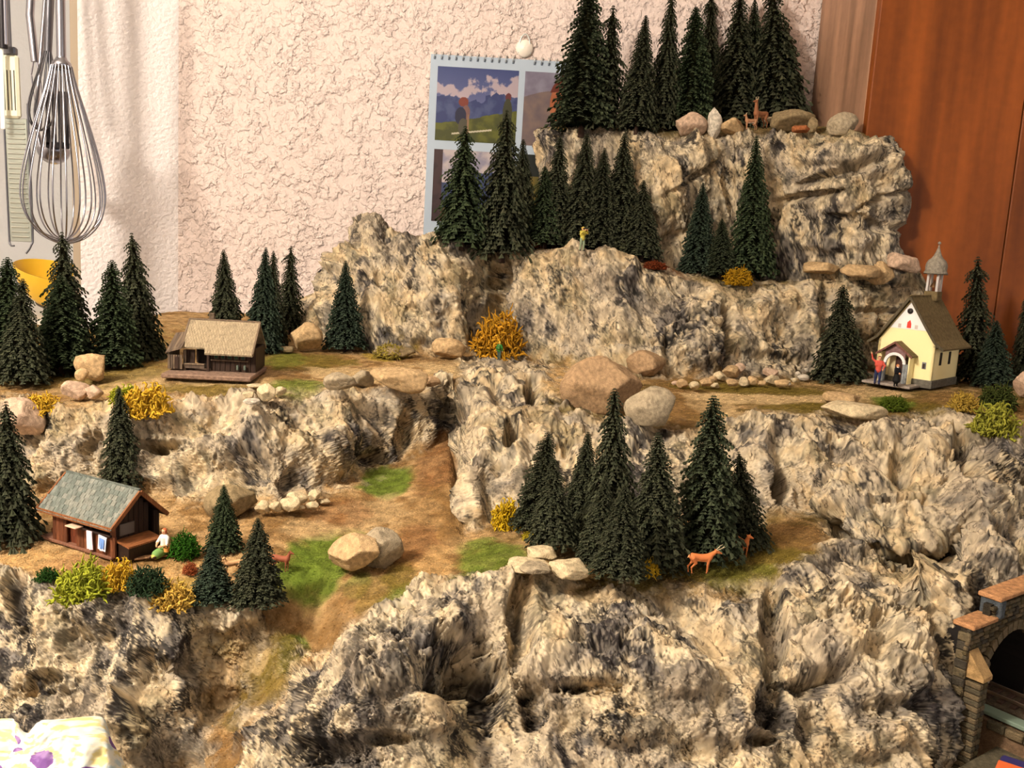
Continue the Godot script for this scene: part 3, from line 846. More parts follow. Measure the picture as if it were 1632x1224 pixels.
# a lump of rock over rows of [x, y, distance] knots
func lump(knots: Array, weights: Array, step_u: int, step_v: int, dents: Array, amp := 1.0, ground_c := Color(0.2, 0.16, 0.07)) -> Array:
	var nr := knots.size()
	var nk: int = knots[0].size()
	var nu := (nk - 1) * step_u + 1
	var lines := []
	for r in knots:
		var line := PackedVector3Array()
		var pts := []
		for q in r: pts.append(P(q[0], q[1], q[2]))
		for i in nu:
			var k := mini(i / step_u, nk - 2)
			var t := float(i - k * step_u) / step_u
			var a: Vector3 = pts[maxi(k - 1, 0)]
			var b: Vector3 = pts[k]
			var c: Vector3 = pts[k + 1]
			var d: Vector3 = pts[mini(k + 2, nk - 1)]
			line.append(Vector3(spline(a.x, b.x, c.x, d.x, t), spline(a.y, b.y, c.y, d.y, t), spline(a.z, b.z, c.z, d.z, t)))
		lines.append(line)
	var nv := (nr - 1) * step_v + 1
	var pos := PackedVector3Array(); pos.resize(nu * nv)
	var wgt := PackedFloat32Array(); wgt.resize(nu * nv)
	for j in nv:
		var r := mini(j / step_v, nr - 2)
		var t := float(j - r * step_v) / step_v
		for i in nu:
			var q := []
			for o in [-1, 0, 1, 2]: q.append(lines[clampi(r + o, 0, nr - 1)][i])
			pos[j * nu + i] = Vector3(spline(q[0].x, q[1].x, q[2].x, q[3].x, t), spline(q[0].y, q[1].y, q[2].y, q[3].y, t), spline(q[0].z, q[1].z, q[2].z, q[3].z, t))
			wgt[j * nu + i] = lerpf(weights[r], weights[r + 1], t)
	var nrm := normals(pos, nu, nv, 3)
	var inv := cam.transform.affine_inverse()
	var cols := PackedColorArray(); cols.resize(nu * nv)
	var rocky := PackedFloat32Array(); rocky.resize(nu * nv)
	for k in nu * nv:
		var p := pos[k]
		var rk := smoothstep(0.3, 0.6, wgt[k] + 0.2 * n_col2.get_noise_3dv(p))
		rocky[k] = rk
		var lift := rk * crumple(p) * amp + (1.0 - rk) * 0.002 * n_col.get_noise_3dv(p * 1.6)
		var q := inv * p
		var x := 816.0 + q.x / -q.z * F
		var y := 612.0 - q.y / -q.z * F
		for d in dents:
			var dx: float = (x - d[0]) / d[2]
			var dy: float = (y - d[1] - d[5] * (x - d[0])) / d[3]
			if absf(dx) < 1.4 and absf(dy) < 1.4:
				var e: float = dx * dx + dy * dy + 0.5 * n_col2.get_noise_3dv(p)
				if e < 1.3: lift += rk * d[4] * (1.0 - smoothstep(0.35, 1.3, e))
		pos[k] = p + nrm[k] * lift
		var c := ground_c.lerp(Color(0.30, 0.19, 0.075), smoothstep(-0.2, 0.4, n_col.get_noise_3dv(p * 2.0))).lerp(rock_colour(p), rk)
		c.a = 1.0
		cols[k] = c
		if rk < 0.3 and (k * 7919) % 1000 < 130:
			grounds.append(pos[k]); ground_cols.append(c)
	nrm = normals(pos, nu, nv, 1)
	for k in nu * nv: note_point(pos[k], inv)
	return [pos, nrm, cols, nu, nv, rocky]

func peak() -> void:
	var base := [[858, 428, 1.46], [868, 428, 1.42], [930, 428, 1.40], [990, 430, 1.37], [1050, 445, 1.34], [1110, 452, 1.36], [1170, 456, 1.37], [1240, 458, 1.33], [1310, 450, 1.295], [1375, 446, 1.255], [1428, 438, 1.262], [1438, 430, 1.292]]
	var a := [[858, 345, 1.46], [866, 340, 1.42], [930, 340, 1.40], [990, 340, 1.37], [1048, 350, 1.335], [1110, 356, 1.355], [1170, 356, 1.37], [1240, 352, 1.325], [1310, 350, 1.285], [1375, 350, 1.247], [1420, 352, 1.257], [1430, 352, 1.292]]
	var b := [[858, 275, 1.46], [864, 272, 1.42], [930, 272, 1.39], [990, 272, 1.36], [1048, 280, 1.325], [1110, 284, 1.345], [1170, 288, 1.36], [1240, 284, 1.315], [1310, 284, 1.262], [1380, 288, 1.235], [1432, 292, 1.252], [1443, 292, 1.290]]
	var c := [[860, 228, 1.46], [866, 224, 1.43], [930, 224, 1.39], [990, 226, 1.365], [1048, 230, 1.34], [1110, 236, 1.34], [1170, 238, 1.35], [1240, 238, 1.325], [1310, 238, 1.268], [1370, 238, 1.243], [1412, 250, 1.257], [1424, 262, 1.290]]
	var d := [[862, 210, 1.46], [868, 209, 1.44], [930, 210, 1.41], [990, 212, 1.38], [1048, 214, 1.355], [1110, 214, 1.355], [1170, 216, 1.36], [1240, 215, 1.34], [1310, 213, 1.30], [1360, 214, 1.265], [1390, 221, 1.272], [1402, 232, 1.292]]
	var f := [[864, 203, 1.50], [870, 202, 1.50], [930, 200, 1.50], [990, 200, 1.50], [1048, 200, 1.50], [1110, 199, 1.50], [1170, 198, 1.50], [1240, 198, 1.50], [1280, 200, 1.46], [1330, 203, 1.32], [1376, 212, 1.292], [1388, 226, 1.295]]
	var dents := [[1340, 275, 70, 9, -.022, -.28], [1290, 312, 60, 7, -.022, -.15], [1400, 320, 40, 6, -.016, -.4], [1380, 355, 60, 12, -.018, .2], [1330, 245, 60, 20, .012, 0.0], [1400, 250, 30, 30, .014, 0.0], [1330, 385, 60, 16, .012, 0.0], [1230, 320, 16, 60, -.018, 0.0], [1110, 250, 50, 24, .010, -.4], [1060, 385, 30, 12, -.016, -.5], [1160, 300, 12, 40, -.012, .5], [1060, 300, 20, 60, .008, .0], [1100, 285, 50, 7, -.012, -.6]]
	var l := lump([base, a, b, c, d, f], [1, 1, 1, 1, .47, 0], 46, 26, dents, 1.15)
	part("peak", grid_mesh(l[0], l[1], l[2], l[3], 0, l[4] - 1, l[5], true), rock_mat(), scape, Transform3D(), "high rock crowned with firs and stones")
	part("peak_ground", grid_mesh(l[0], l[1], l[2], l[3], 0, l[4] - 1, l[5], false), ground_mat(), scape, Transform3D(), "mossy top of the high rock")
	# the crag that juts up left of the calendar
	var g := [[[520, 560, 1.28], [545, 565, 1.235], [600, 560, 1.215], [640, 560, 1.22], [655, 555, 1.26]],
		[[505, 500, 1.36], [530, 480, 1.31], [585, 470, 1.25], [640, 470, 1.25], [655, 470, 1.29]],
		[[535, 430, 1.38], [550, 420, 1.34], [585, 420, 1.285], [622, 425, 1.28], [640, 430, 1.33]],
		[[553, 385, 1.39], [560, 375, 1.36], [585, 372, 1.31], [610, 380, 1.31], [622, 390, 1.36]],
		[[562, 356, 1.39], [568, 350, 1.37], [584, 347, 1.33], [600, 352, 1.33], [606, 362, 1.37]],
		[[566, 352, 1.41], [570, 349, 1.40], [584, 348, 1.39], [597, 352, 1.39], [602, 358, 1.41]]]
	l = lump(g, [1, 1, 1, 1, 1, 1], 34, 22, [[570, 372, 8, 20, -.014, 0.0], [605, 430, 10, 30, -.01, 0.0]], 0.8)
	part("crag", grid_mesh(l[0], l[1], l[2], l[3], 0, l[4] - 1), rock_mat(), scape, Transform3D(), "crag jutting up left of the calendar")

# ------------------------------------------------------------------ trees
var tree_kinds := []

func fir_mesh(s: int, tiers: int, droop: float, dense: int, ragged: float, shape: float) -> ArrayMesh:   # one unit tall, half width 0.18
	var rng := RandomNumberGenerator.new(); rng.seed = s
	var m := Mesher.new()
	for i in tiers:
		var t := float(i) / (tiers - 1)
		var y := 0.035 + 0.955 * pow(t, 0.92)
		var r := 0.18 * pow(1.0 - t, shape) * (1.0 + rng.randf_range(-ragged, ragged)) + 0.013
		if t > 0.55: r *= 1.0 + ragged * 0.8 * sin(t * 40.0 + s)
		var nb := int(lerpf(dense, 8, t))
		var a0 := rng.randf() * TAU
		for b in nb:
			var az := a0 + TAU * b / nb + rng.randf_range(-0.22, 0.22)
			var rr := r * rng.randf_range(0.78, 1.10)
			var out := Vector3(cos(az), 0, sin(az))
			var sideways := Vector3(-sin(az), 0, cos(az))
			var g := rng.randf_range(0.75, 1.25)
			var from := Vector3(0, y + rr * 0.10, 0)
			var segs := 6 if rr > 0.09 else (4 if rr > 0.04 else 2)
			var prev := from
			for k in range(1, segs + 1):
				var f := float(k) / segs
				var p := from + out * rr * f + Vector3.UP * (rr * (0.16 * sin(f * PI) - droop * f * f))
				var wide := rr * 0.13 * (1.0 - 0.5 * f) + 0.0055
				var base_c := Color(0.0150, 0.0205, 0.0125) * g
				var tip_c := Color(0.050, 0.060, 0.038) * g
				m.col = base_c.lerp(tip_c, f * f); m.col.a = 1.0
				var d := (p - prev).normalized()
				for sd in [-1.0, 1.0]:
					var q: Vector3 = prev.lerp(p, 0.75) + sideways * sd * wide * rng.randf_range(0.8, 1.3) + d * wide * 0.7 + Vector3.UP * wide * rng.randf_range(-0.6, 0.2)
					m.face([prev, p, q] if sd > 0 else [prev, q, p])
				var up := prev.lerp(p, 0.6) + Vector3.UP * wide * 0.75 + d * wide * 0.6
				m.face([prev, p, up])
				var dn := prev.lerp(p, 0.5) - Vector3.UP * wide * 0.9 + d * wide * 0.3
				m.face([prev, dn, p])
				prev = p
	# the twisted core that carries the needles
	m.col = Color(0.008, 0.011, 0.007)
	var prof := []
	for i in 9:
		var t := i / 8.0
		prof.append(Vector2(maxf(0.18 * 0.52 * pow(1.0 - t, shape), 0.002), 0.05 + 0.93 * t))
	m.lathe(prof, 9)
	return m.build()

func tree(kind: int, tip: Vector2, foot: Vector2, wide: float, tint: Color, label: String, group: String, nearer := 0.0) -> void:
	var p := ground(foot.x, foot.y)
	var d := nearer if nearer > 0.5 else pix(p).z - nearer
	if nearer != 0.0: p = P(foot.x, foot.y, d)
	var q := P(tip.x, tip.y, d)
	var h := p.distance_to(q)
	var up := (q - p).normalized()
	var x := Vector3.RIGHT
	x = (x - up * x.dot(up)).normalized()
	var z := x.cross(up)
	var turn := Basis(x, up, z) * Basis(Vector3.UP, fposmod(tip.x * 1.7, TAU))
	var w := wide * d / F / 0.36
	var t := thing("fir_tree", label, "tree", Transform3D(turn, p - up * h * 0.02), group)
	var k: Array = tree_kinds[kind]
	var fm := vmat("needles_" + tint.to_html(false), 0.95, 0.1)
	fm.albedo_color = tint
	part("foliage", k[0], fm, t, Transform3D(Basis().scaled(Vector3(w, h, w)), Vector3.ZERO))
	part("trunk", k[1], mat(rgb(58, 42, 32), 0.9), t, Transform3D(Basis().scaled(Vector3(w, h, w)), Vector3.ZERO))

func trees() -> void:
	var trunk := tube_mesh([Vector3(0, -0.03, 0), Vector3(0, 0.05, 0), Vector3(0, 0.5, 0), Vector3(0, 0.98, 0)], [0.022, 0.017, 0.009, 0.002], 7)
	for k in [[1, 54, 0.30, 21, 0.10, 0.78], [2, 48, 0.38, 20, 0.16, 0.74], [3, 60, 0.22, 22, 0.08, 0.86], [4, 40, 0.42, 20, 0.24, 0.70], [5, 50, 0.15, 20, 0.14, 0.64], [6, 36, 0.35, 19, 0.32, 0.66]]:
		tree_kinds.append([fir_mesh(k[0], k[1], k[2], k[3], k[4], k[5]), trunk])
	var dark := Color(1.0, 0.95, 0.92)
	var mid := Color(1.0, 1.0, 0.95)
	var lush := Color(0.95, 1.0, 0.9)
	var blue := Color(0.92, 0.98, 1.0)
	# kind, tip, foot, width, tint, label
	var list := [
		[4, 12, 405, 10, 602, 84, lush, "green fir with a blunt top, cut by the left edge beside the yellow bowl", "firs on the meadow below the utensils"],
		[1, 36, 440, 36, 606, 78, dark, "dull dark fir standing in front of the blunt green fir at the left edge", "firs on the meadow below the utensils", 0.02],
		[3, 98, 364, 112, 590, 84, dark, "tall dark fir whose tip reaches the bottom of the balloon whisk", "firs on the meadow below the utensils"],
		[4, 98, 436, 98, 588, 88, lush, "shorter bright green fir in front of the tall fir under the whisk", "firs on the meadow below the utensils", 0.02],
		[4, 178, 410, 182, 586, 76, lush, "bushy green fir right of the big tan boulder, below the room corner", "firs on the meadow below the utensils"],
		[3, 209, 366, 226, 574, 72, dark, "slim dark fir with a stacked tip just left of the shingled chalet", "firs on the meadow below the utensils", -0.015],
		[0, 356, 394, 362, 556, 62, dark, "fir rising directly behind the roof of the shingled chalet", "firs behind the chalet"],
		[2, 424, 390, 418, 562, 62, blue, "fir at the right end of the chalet, front one of a close pair", "firs behind the chalet"],
		[1, 436, 396, 434, 552, 48, dark, "fir mostly hidden behind the front fir at the chalet's right end", "firs behind the chalet", -0.02],
		[5, 464, 389, 462, 528, 48, dark, "lumpy narrow fir against the plaster wall, between the chalet firs and the crag", "firs behind the chalet"],
		[2, 551, 412, 550, 556, 66, blue, "lone cone-shaped fir at the foot of the crag", "firs behind the chalet"],
		[3, 742, 196, 736, 390, 84, lush, "fir in front of the left half of the wall calendar", "firs in front of the calendar"],
		[3, 808, 170, 800, 407, 88, dark, "tall ragged fir in front of the middle of the wall calendar", "firs in front of the calendar", 0.015],
		[0, 834, 218, 830, 384, 58, dark, "narrow fir at the right edge of the calendar, between taller firs", "firs in front of the calendar", -0.02],
		[1, 868, 262, 868, 390, 66, lush, "short green fir at the left foot of the high rock, behind the hunter", "firs at the foot of the high rock", 1.33],
		[1, 893, 213, 884, 388, 66, dark, "dark fir at the left foot of the high rock, rising to its edge", "firs at the foot of the high rock", 1.34],
		[0, 936, 208, 926, 392, 72, dark, "tall fir directly behind the yellow-clad hunter", "firs at the foot of the high rock", 1.33],
		[2, 964, 232, 956, 398, 70, dark, "fir right of the hunter, second tallest of the dense stand under the high rock", "firs at the foot of the high rock", 1.32],
		[0, 996, 208, 986, 402, 76, dark, "tall fir in the dense stand under the high rock, third right of the hunter", "firs at the foot of the high rock", 1.33],
		[1, 1026, 284, 1022, 410, 62, dark, "short fir at the right end of the dense stand beside the bare rock", "firs at the foot of the high rock", 1.305],
		[4, 940, -30, 926, 208, 100, mid, "broad tall fir at the left end of the high rock, crossing the calendar's right edge", "firs on top of the high rock"],
		[5, 978, 4, 966, 206, 66, dark, "narrow ragged fir second from the left on the high rock", "firs on top of the high rock", -0.01],
		[0, 1030, 20, 1014, 206, 66, dark, "fir standing a little apart on the high rock, third from the left", "firs on top of the high rock"],
		[1, 1072, -22, 1056, 204, 60, dark, "tall slender fir on the high rock behind the pinkish boulder", "firs on top of the high rock", -0.02],
		[4, 1110, 6, 1098, 204, 76, lush, "bright green fir on the high rock directly behind the pointed white stone", "firs on top of the high rock"],
		[5, 1134, -24, 1126, 198, 54, dark, "thin dark fir just behind the bright green one on the high rock", "firs on top of the high rock", -0.02],
		[3, 1180, -18, 1172, 198, 82, dark, "wide dark fir on the high rock behind the chamois", "firs on top of the high rock"],
		[0, 1203, -6, 1200, 196, 60, mid, "fir squeezed between the two widest dark firs on the high rock", "firs on top of the high rock", -0.02],
		[3, 1230, -30, 1238, 186, 92, dark, "widest dark fir at the right end of the stand, above the grey-green boulder", "firs on top of the high rock"],
		[2, 1252, 30, 1258, 186, 54, dark, "low fir filling the right flank of the widest fir on the high rock", "firs on top of the high rock", -0.01],
		[2, 1121, 288, 1112, 438, 64, blue, "blue-green fir on the ledge below the high rock, left one of three", "firs on the ledge below the high rock", 1.315],
		[2, 1151, 346, 1149, 440, 56, mid, "smallest fir on the ledge below the high rock, between two taller ones", "firs on the ledge below the high rock", 1.295],
		[2, 1206, 212, 1196, 442, 78, lush, "tall slim fir whose tip reaches the turf on the high rock", "firs on the ledge below the high rock", 1.30],
		[1, 1344, 450, 1336, 606, 84, dark, "dark fir left of the chapel's porch", "firs around the chapel"],
		[5, 1559, 404, 1550, 608, 70, dark, "tall ragged fir right behind the chapel", "firs around the chapel"],
		[0, 1589, 508, 1582, 614, 62, blue, "small fir in front of the tall fir right of the chapel", "firs around the chapel", 0.02],
		[1, 1634, 470, 1634, 596, 44, dark, "fir cut by the right edge of the picture, above the rounded pinkish stone", "firs around the chapel"],
		[4, 875, 684, 852, 848, 76, dark, "leaning fir at the left end of the grove, beside the yellow bush", "firs of the grove above the deer"],
		[1, 882, 728, 882, 868, 80, dark, "low brownish fir behind the flat pale slabs", "firs of the grove above the deer", 0.02],
		[0, 938, 684, 922, 862, 74, dark, "slim fir in the back of the grove, left of its tallest tree", "firs of the grove above the deer", -0.01],
		[1, 980, 612, 972, 886, 104, dark, "tallest fir in the middle of the grove", "firs of the grove above the deer"],
		[2, 966, 754, 952, 904, 76, dark, "front fir with drooping tiers, left one of the low pair before the tallest", "firs of the grove above the deer", 0.025],
		[2, 997, 768, 986, 917, 92, dark, "nearest fir of the grove, left of the small yellow bush", "firs of the grove above the deer", 0.03],
		[0, 1049, 684, 1044, 906, 108, dark, "broad fir directly behind the small yellow bush", "firs of the grove above the deer", 0.01],
		[4, 1138, 624, 1124, 892, 110, mid, "tall lighter green fir directly behind the grazing deer", "firs of the grove above the deer"],
		[3, 1177, 716, 1188, 868, 72, dark, "dark fir at the right end of the grove beside the standing deer", "firs of the grove above the deer"],
		[3, 9, 634, 16, 862, 92, dark, "large dark fir at the left edge, left of the wooden hut", "firs by the wooden hut"],
		[0, 189, 612, 196, 778, 68, dark, "fir growing behind the ridge of the wooden hut", "firs by the wooden hut"],
		[2, 357, 770, 357, 878, 60, lush, "green fir between the hut and the small stone row", "firs by the wooden hut"],
		[2, 338, 866, 340, 958, 76, blue, "small blue-green fir at the rim below the hut", "firs by the wooden hut"],
		[2, 411, 822, 411, 962, 88, dark, "dark layered fir on the rim beside the small blue-green fir", "firs by the wooden hut"],
	]
	for q in list:
		tree(q[0], Vector2(q[1], q[2]), Vector2(q[3], q[4]), q[5], q[6], q[7], q[8], q[9] if q.size() > 9 else 0.0)

# ------------------------------------------------------------------ loose stones
var stone_shapes := []

func stone_mesh(s: int, flat := false) -> ArrayMesh:
	var rng := RandomNumberGenerator.new(); rng.seed = s
	var planes := []
	for i in (13 if not flat else 16):
		var d := Vector3(rng.randfn(), rng.randfn(), rng.randfn()).normalized()
		planes.append([d, rng.randf_range(0.62, 0.95)])
	if flat:
		planes.append([Vector3.UP, 0.62]); planes.append([Vector3.DOWN, 0.6])
	var n := noise(s, 1.6, FastNoiseLite.TYPE_SIMPLEX_SMOOTH, FastNoiseLite.FRACTAL_FBM, 4)
	var m := Mesher.new()
	var N := 30
	var M := 48
	var pts := PackedVector3Array()
	for j in N + 1:
		for i in M + 1:
			var th := PI * j / N
			var ph := TAU * (i % M) / M
			var d := Vector3(sin(th) * cos(ph), cos(th), sin(th) * sin(ph))
			var r := 1.05
			for q in planes:
				var c: float = d.dot(q[0])
				if c > 0.05:
					var rr: float = q[1] / c
					var k := 0.018                        # blunt edges
					var hh := clampf(0.5 + 0.5 * (rr - r) / k, 0.0, 1.0)
					r = lerpf(rr, r, hh) - k * hh * (1.0 - hh)
			r += 0.05 * n.get_noise_3dv(d * 1.2) + 0.03 * n.get_noise_3dv(d * 3.6)
			pts.append(d * r)
	var nrm := normals(pts, M + 1, N + 1, 1)
	for j in N + 1:
		for i in M + 1:
			var k := j * (M + 1) + i
			var nn := nrm[k]
			if i == 0 or i == M: nn = (pts[j * (M + 1) + 1] - pts[j * (M + 1) + M - 1]).cross(pts[mini(j + 1, N) * (M + 1)] - pts[maxi(j - 1, 0) * (M + 1)]).normalized()
			if j == 0: nn = Vector3.UP
			if j == N: nn = Vector3.DOWN
			if nn.dot(pts[k]) < 0: nn = -nn
			m.vert(pts[k], nn)
	for j in N:
		for i in M:
			var a := j * (M + 1) + i
			m.tri(a, a + 1, a + M + 1)
			m.tri(a + 1, a + M + 2, a + M + 1)
	return m.build()

func stone(shape: int, px: float, py: float, wpx: float, hpx: float, material: String, called: String, label: String, group := "", nearer := 0.0, turn := 0.0, roll := 0.0, deep := 0.9) -> void:   # px, py: the middle of its foot
	var p := ground(px, py)
	var d := nearer if nearer > 0.5 else pix(p).z - nearer
	if nearer != 0.0: p = P(px, py, d)
	var w := wpx * d / F * 0.5
	var h := hpx * d / F * 0.5
	var b := Basis(Vector3.BACK, deg_to_rad(roll)) * Basis().scaled(Vector3(w, h, w * deep)) * Basis(Vector3.UP, turn)
	# a stone is turned first and squashed after; its mesh takes that so that the thing itself stays unsheared
	var src: ArrayMesh = stone_shapes[shape]
	var arr := src.surface_get_arrays(0)
	var v: PackedVector3Array = arr[Mesh.ARRAY_VERTEX]
	var n: PackedVector3Array = arr[Mesh.ARRAY_NORMAL]
	var nb := b.inverse().transposed()
	for i in v.size():
		v[i] = b * v[i]; n[i] = (nb * n[i]).normalized()
	arr[Mesh.ARRAY_VERTEX] = v; arr[Mesh.ARRAY_NORMAL] = n
	var mesh := ArrayMesh.new()
	mesh.add_surface_from_arrays(Mesh.PRIMITIVE_TRIANGLES, arr)
	var o := part(called, mesh, mats[material], self, Transform3D(Basis(), p + Vector3.UP * h * 0.72 + Vector3.BACK * w * deep * -0.3))
	tag(o, label, "stone", group)

func rocks() -> void:
	for s in 9: stone_shapes.append(stone_mesh(200 + s, s >= 6))
	stone_mat("stone_tan", rgb(236, 202, 154))
	stone_mat("stone_cream", rgb(252, 232, 192))
	stone_mat("stone_pink", rgb(240, 208, 182))
	stone_mat("stone_grey", rgb(204, 188, 160))
	stone_mat("stone_brown", rgb(206, 172, 134))
	stone_mat("stone_white", rgb(250, 240, 222))
	stone_mat("stone_green", rgb(176, 156, 120))
	stone_mat("stone_rust", rgb(190, 118, 74))
	# on the high rock
	var top := "stones on top of the high rock"
	stone(0, 1099, 214, 54, 40, "stone_pink", "boulder", "rounded pinkish boulder on the left of the high rock's top", top, 1.345, 0.4)
	stone(1, 1136, 217, 27, 58, "stone_white", "pointed_stone", "white pointed upright stone on the high rock's top", top, 1.343, 1.0, 0.0, 0.8)
	stone(2, 1167, 210, 42, 28, "stone_tan", "boulder", "tan stone between the pointed white stone and the chamois", top, 1.343, 0.8)
	stone(6, 1226, 197, 24, 16, "stone_grey", "flat_stone", "grey flat stone right behind the standing chamois", top, 1.36, 0.2)
	stone(3, 1264, 206, 72, 44, "stone_green", "boulder", "large grey-green boulder at the right of the firs on the high rock", top, 1.32, 2.0)
	stone(7, 1276, 212, 30, 18, "stone_rust", "flat_stone", "rust-orange stone leaning in front of the grey-green boulder", top, 1.285, 0.6)
	stone(5, 1296, 210, 18, 26, "stone_green", "boulder", "narrow mossy stone right against the grey-green boulder", top, 1.30, 0.9)
	stone(4, 1345, 216, 50, 42, "stone_grey", "boulder", "speckled grey boulder alone at the right rim of the high rock", top, 1.275, 1.4)
	# along the ledge right of the high rock
	var col := "stacked tan blocks right of the high rock"
	stone(7, 1308, 438, 62, 30, "stone_tan", "boulder", "tan boulder at the right foot of the high rock, left of the pale blocks", col, 0.01, 0.3)
	stone(6, 1373, 444, 60, 32, "stone_tan", "boulder", "left pale tan block of the row under the high rock's right end", col, 0.01, 0.9)
	stone(0, 1402, 452, 46, 40, "stone_tan", "boulder", "middle rounded tan block under the high rock's right end", col, 0.015, 2.2)
	stone(8, 1441, 434, 54, 40, "stone_pink", "boulder", "pinkish slanted block highest in the row, next to the chapel's bell turret", col, 0.01, 1.4, -12.0)
	# meadow, left
	stone(3, 143, 602, 52, 52, "stone_tan", "boulder", "big tan boulder between the two fir groups at the upper left", "", 0.02, 0.5)
	stone(2, 118, 634, 42, 36, "stone_pink", "boulder", "pinkish stone in front of the big tan boulder, left one of two", "pinkish stones before the big boulder", 0.02, 0.2)
	stone(1, 147, 634, 30, 26, "stone_pink", "boulder", "smaller pinkish stone in front of the big tan boulder, right one of two", "pinkish stones before the big boulder", 0.02, 1.2)
	stone(4, 130, 606, 22, 22, "stone_tan", "boulder", "small stone wedged under the left side of the big tan boulder", "", 0.03, 2.0)
	stone(5, 28, 690, 74, 60, "stone_pink", "boulder", "pink slanted rock slab on the cliff above the large left fir", "", 0.01, 0.4, -35.0)
	stone(0, 484, 556, 54, 48, "stone_tan", "boulder", "tan boulder between the chalet firs and the lone cone-shaped fir", "", 0.02, 0.8)
	stone(6, 455, 562, 24, 14, "stone_green", "flat_stone", "small mossy stone left of the tan boulder by the chalet firs", "", 0.0, 0.8)
	stone(7, 626, 570, 66, 26, "stone_green", "flat_stone", "mossy flat stone at the foot of the upper cliff beside the pale turf", "", 0.0, 0.2)
	stone(1, 715, 568, 54, 38, "stone_tan", "boulder", "cracked tan boulder left of the big ochre bush", "", 0.01, 2.6)
	# rim of the path terrace
	var rim := "stones along the rim of the path terrace"
	stone(4, 541, 622, 52, 32, "stone_grey", "boulder", "grey-brown stone, leftmost of the dark row on the path's rim", rim, 0.026, 0.2)
	stone(2, 577, 615, 38, 34, "stone_grey", "boulder", "small purplish grey stone touching the long flat rock on the path's rim", rim, 0.01, 1.1)
	stone(3, 638, 621, 98, 46, "stone_tan", "flat_stone", "long flat tan rock on the path's rim", rim, 0.03, 0.5, -4.0)
	stone(5, 688, 616, 26, 18, "stone_brown", "boulder", "small dark stone at the right end of the long flat rock", rim, 0.01, 0.1)
	var pale := "pale stones on the cliff edge below the chalet"
	stone(3, 396, 634, 20, 14, "stone_cream", "boulder", "upper left stone of the pale cluster below the chalet", pale, 0.008, 0.3)
	stone(6, 400, 645, 26, 13, "stone_white", "flat_stone", "flat whitish stone lowest in the pale cluster below the chalet", pale, 0.012, 1.3)
	stone(0, 424, 638, 32, 30, "stone_cream", "boulder", "largest cream stone of the pale cluster below the chalet", pale, 0.01, 2.3)
	stone(4, 447, 630, 20, 16, "stone_cream", "boulder", "right-hand small stone of the pale cluster below the chalet", pale, 0.008, 0.9)
	stone(1, 404, 618, 24, 8, "stone_cream", "boulder", "thin pale stone at the right corner of the chalet's terrace", pale, 0.0, 0.5)
	# mound beside the path, centre
	stone(0, 958, 654, 128, 96, "stone_brown", "boulder", "largest brown boulder in the middle of the landscape, above the grove's tallest fir", "big boulders above the grove", 0.01, 2.9, 8.0, 0.8)
	stone(4, 1038, 676, 84, 68, "stone_grey", "boulder", "lichen-grey boulder right of the largest brown boulder", "big boulders above the grove", 0.02, 1.9, 8.0, 0.8)
	stone(5, 1030, 598, 64, 44, "stone_brown", "boulder", "brown boulder leaning on the cliff behind the largest boulder", "big boulders above the grove", 0.0, 0.6)
	stone(2, 1000, 612, 40, 24, "stone_green", "boulder", "mossy green stone in the gap behind the largest boulder", "big boulders above the grove", 0.0, 1.6)
	# rubble along the cliff foot towards the chapel
	var rng := RandomNumberGenerator.new(); rng.seed = 5
	var nth := ["first", "second", "third", "fourth", "fifth", "sixth", "seventh", "eighth", "ninth", "tenth", "eleventh", "twelfth", "thirteenth", "fourteenth", "fifteenth", "sixteenth", "seventeenth", "eighteenth"]
	var rub := [[1088, 618, 20, 16], [1106, 620, 18, 14], [1124, 616, 22, 16], [1140, 618, 16, 11], [1148, 606, 22, 16], [1166, 600, 30, 24], [1178, 596, 20, 20], [1166, 616, 20, 14], [1186, 614, 20, 18], [1200, 612, 18, 16], [1214, 614, 14, 10], [1231, 612, 26, 20], [1246, 616, 22, 15], [1256, 613, 12, 9], [1266, 609, 8, 8], [1228, 600, 24, 18], [1136, 608, 14, 10], [1076, 614, 12, 8]]
	rub.sort()
	for i in rub.size():
		var q: Array = rub[i]
		stone(rng.randi() % 6, q[0], q[1], q[2], q[3], ["stone_cream", "stone_pink", "stone_tan"][rng.randi() % 3], "rubble_stone", "%s of the small pale rubble stones, counted from the left along the cliff foot" % nth[i], "rubble along the cliff foot", 0.006, rng.randf() * 6.0)
	var peb := [[1280, 606, 20, 11], [1272, 599, 9, 8], [1285, 592, 7, 7], [1256, 614, 9, 6], [1263, 606, 6, 5]]
	peb.sort()
	for i in 5:
		var q: Array = peb[i]
		stone(rng.randi() % 6, q[0], q[1], q[2], q[3], "stone_white", "white_pebble", "%s from the left of the tiny white pebbles between rubble row and dark fir" % nth[i], "white pebbles by the dark fir", 0.006, rng.randf() * 6.0)
	# by the chapel
	stone(8, 1362, 668, 106, 36, "stone_cream", "flat_stone", "long cream slab lying on the cliff edge below the chapel", "", 0.02, 0.15, -3.0, 0.5)
	stone(7, 1342, 642, 62, 22, "stone_tan", "flat_stone", "sloping tan slab behind the long cream slab", "", 0.01, 0.6)
	stone(6, 1382, 606, 22, 20, "stone_pink", "boulder", "pale hollow stone left of the chapel's forecourt", "", 0.0, 0.8)
	stone(3, 1634, 628, 34, 52, "stone_pink", "boulder", "rounded pinkish stone cut by the right edge of the picture", "", 0.02, 0.8)
	# lower left
	var row := "row of cream stones at the cliff foot"
	var r := [[417, 818, 24, 24, 0], [437, 816, 22, 22, 3], [461, 814, 34, 28, 2], [478, 812, 16, 8, 6], [471, 804, 34, 22, 4], [497, 812, 20, 16, 1], [500, 798, 24, 20, 0], [515, 802, 22, 8, 7]]
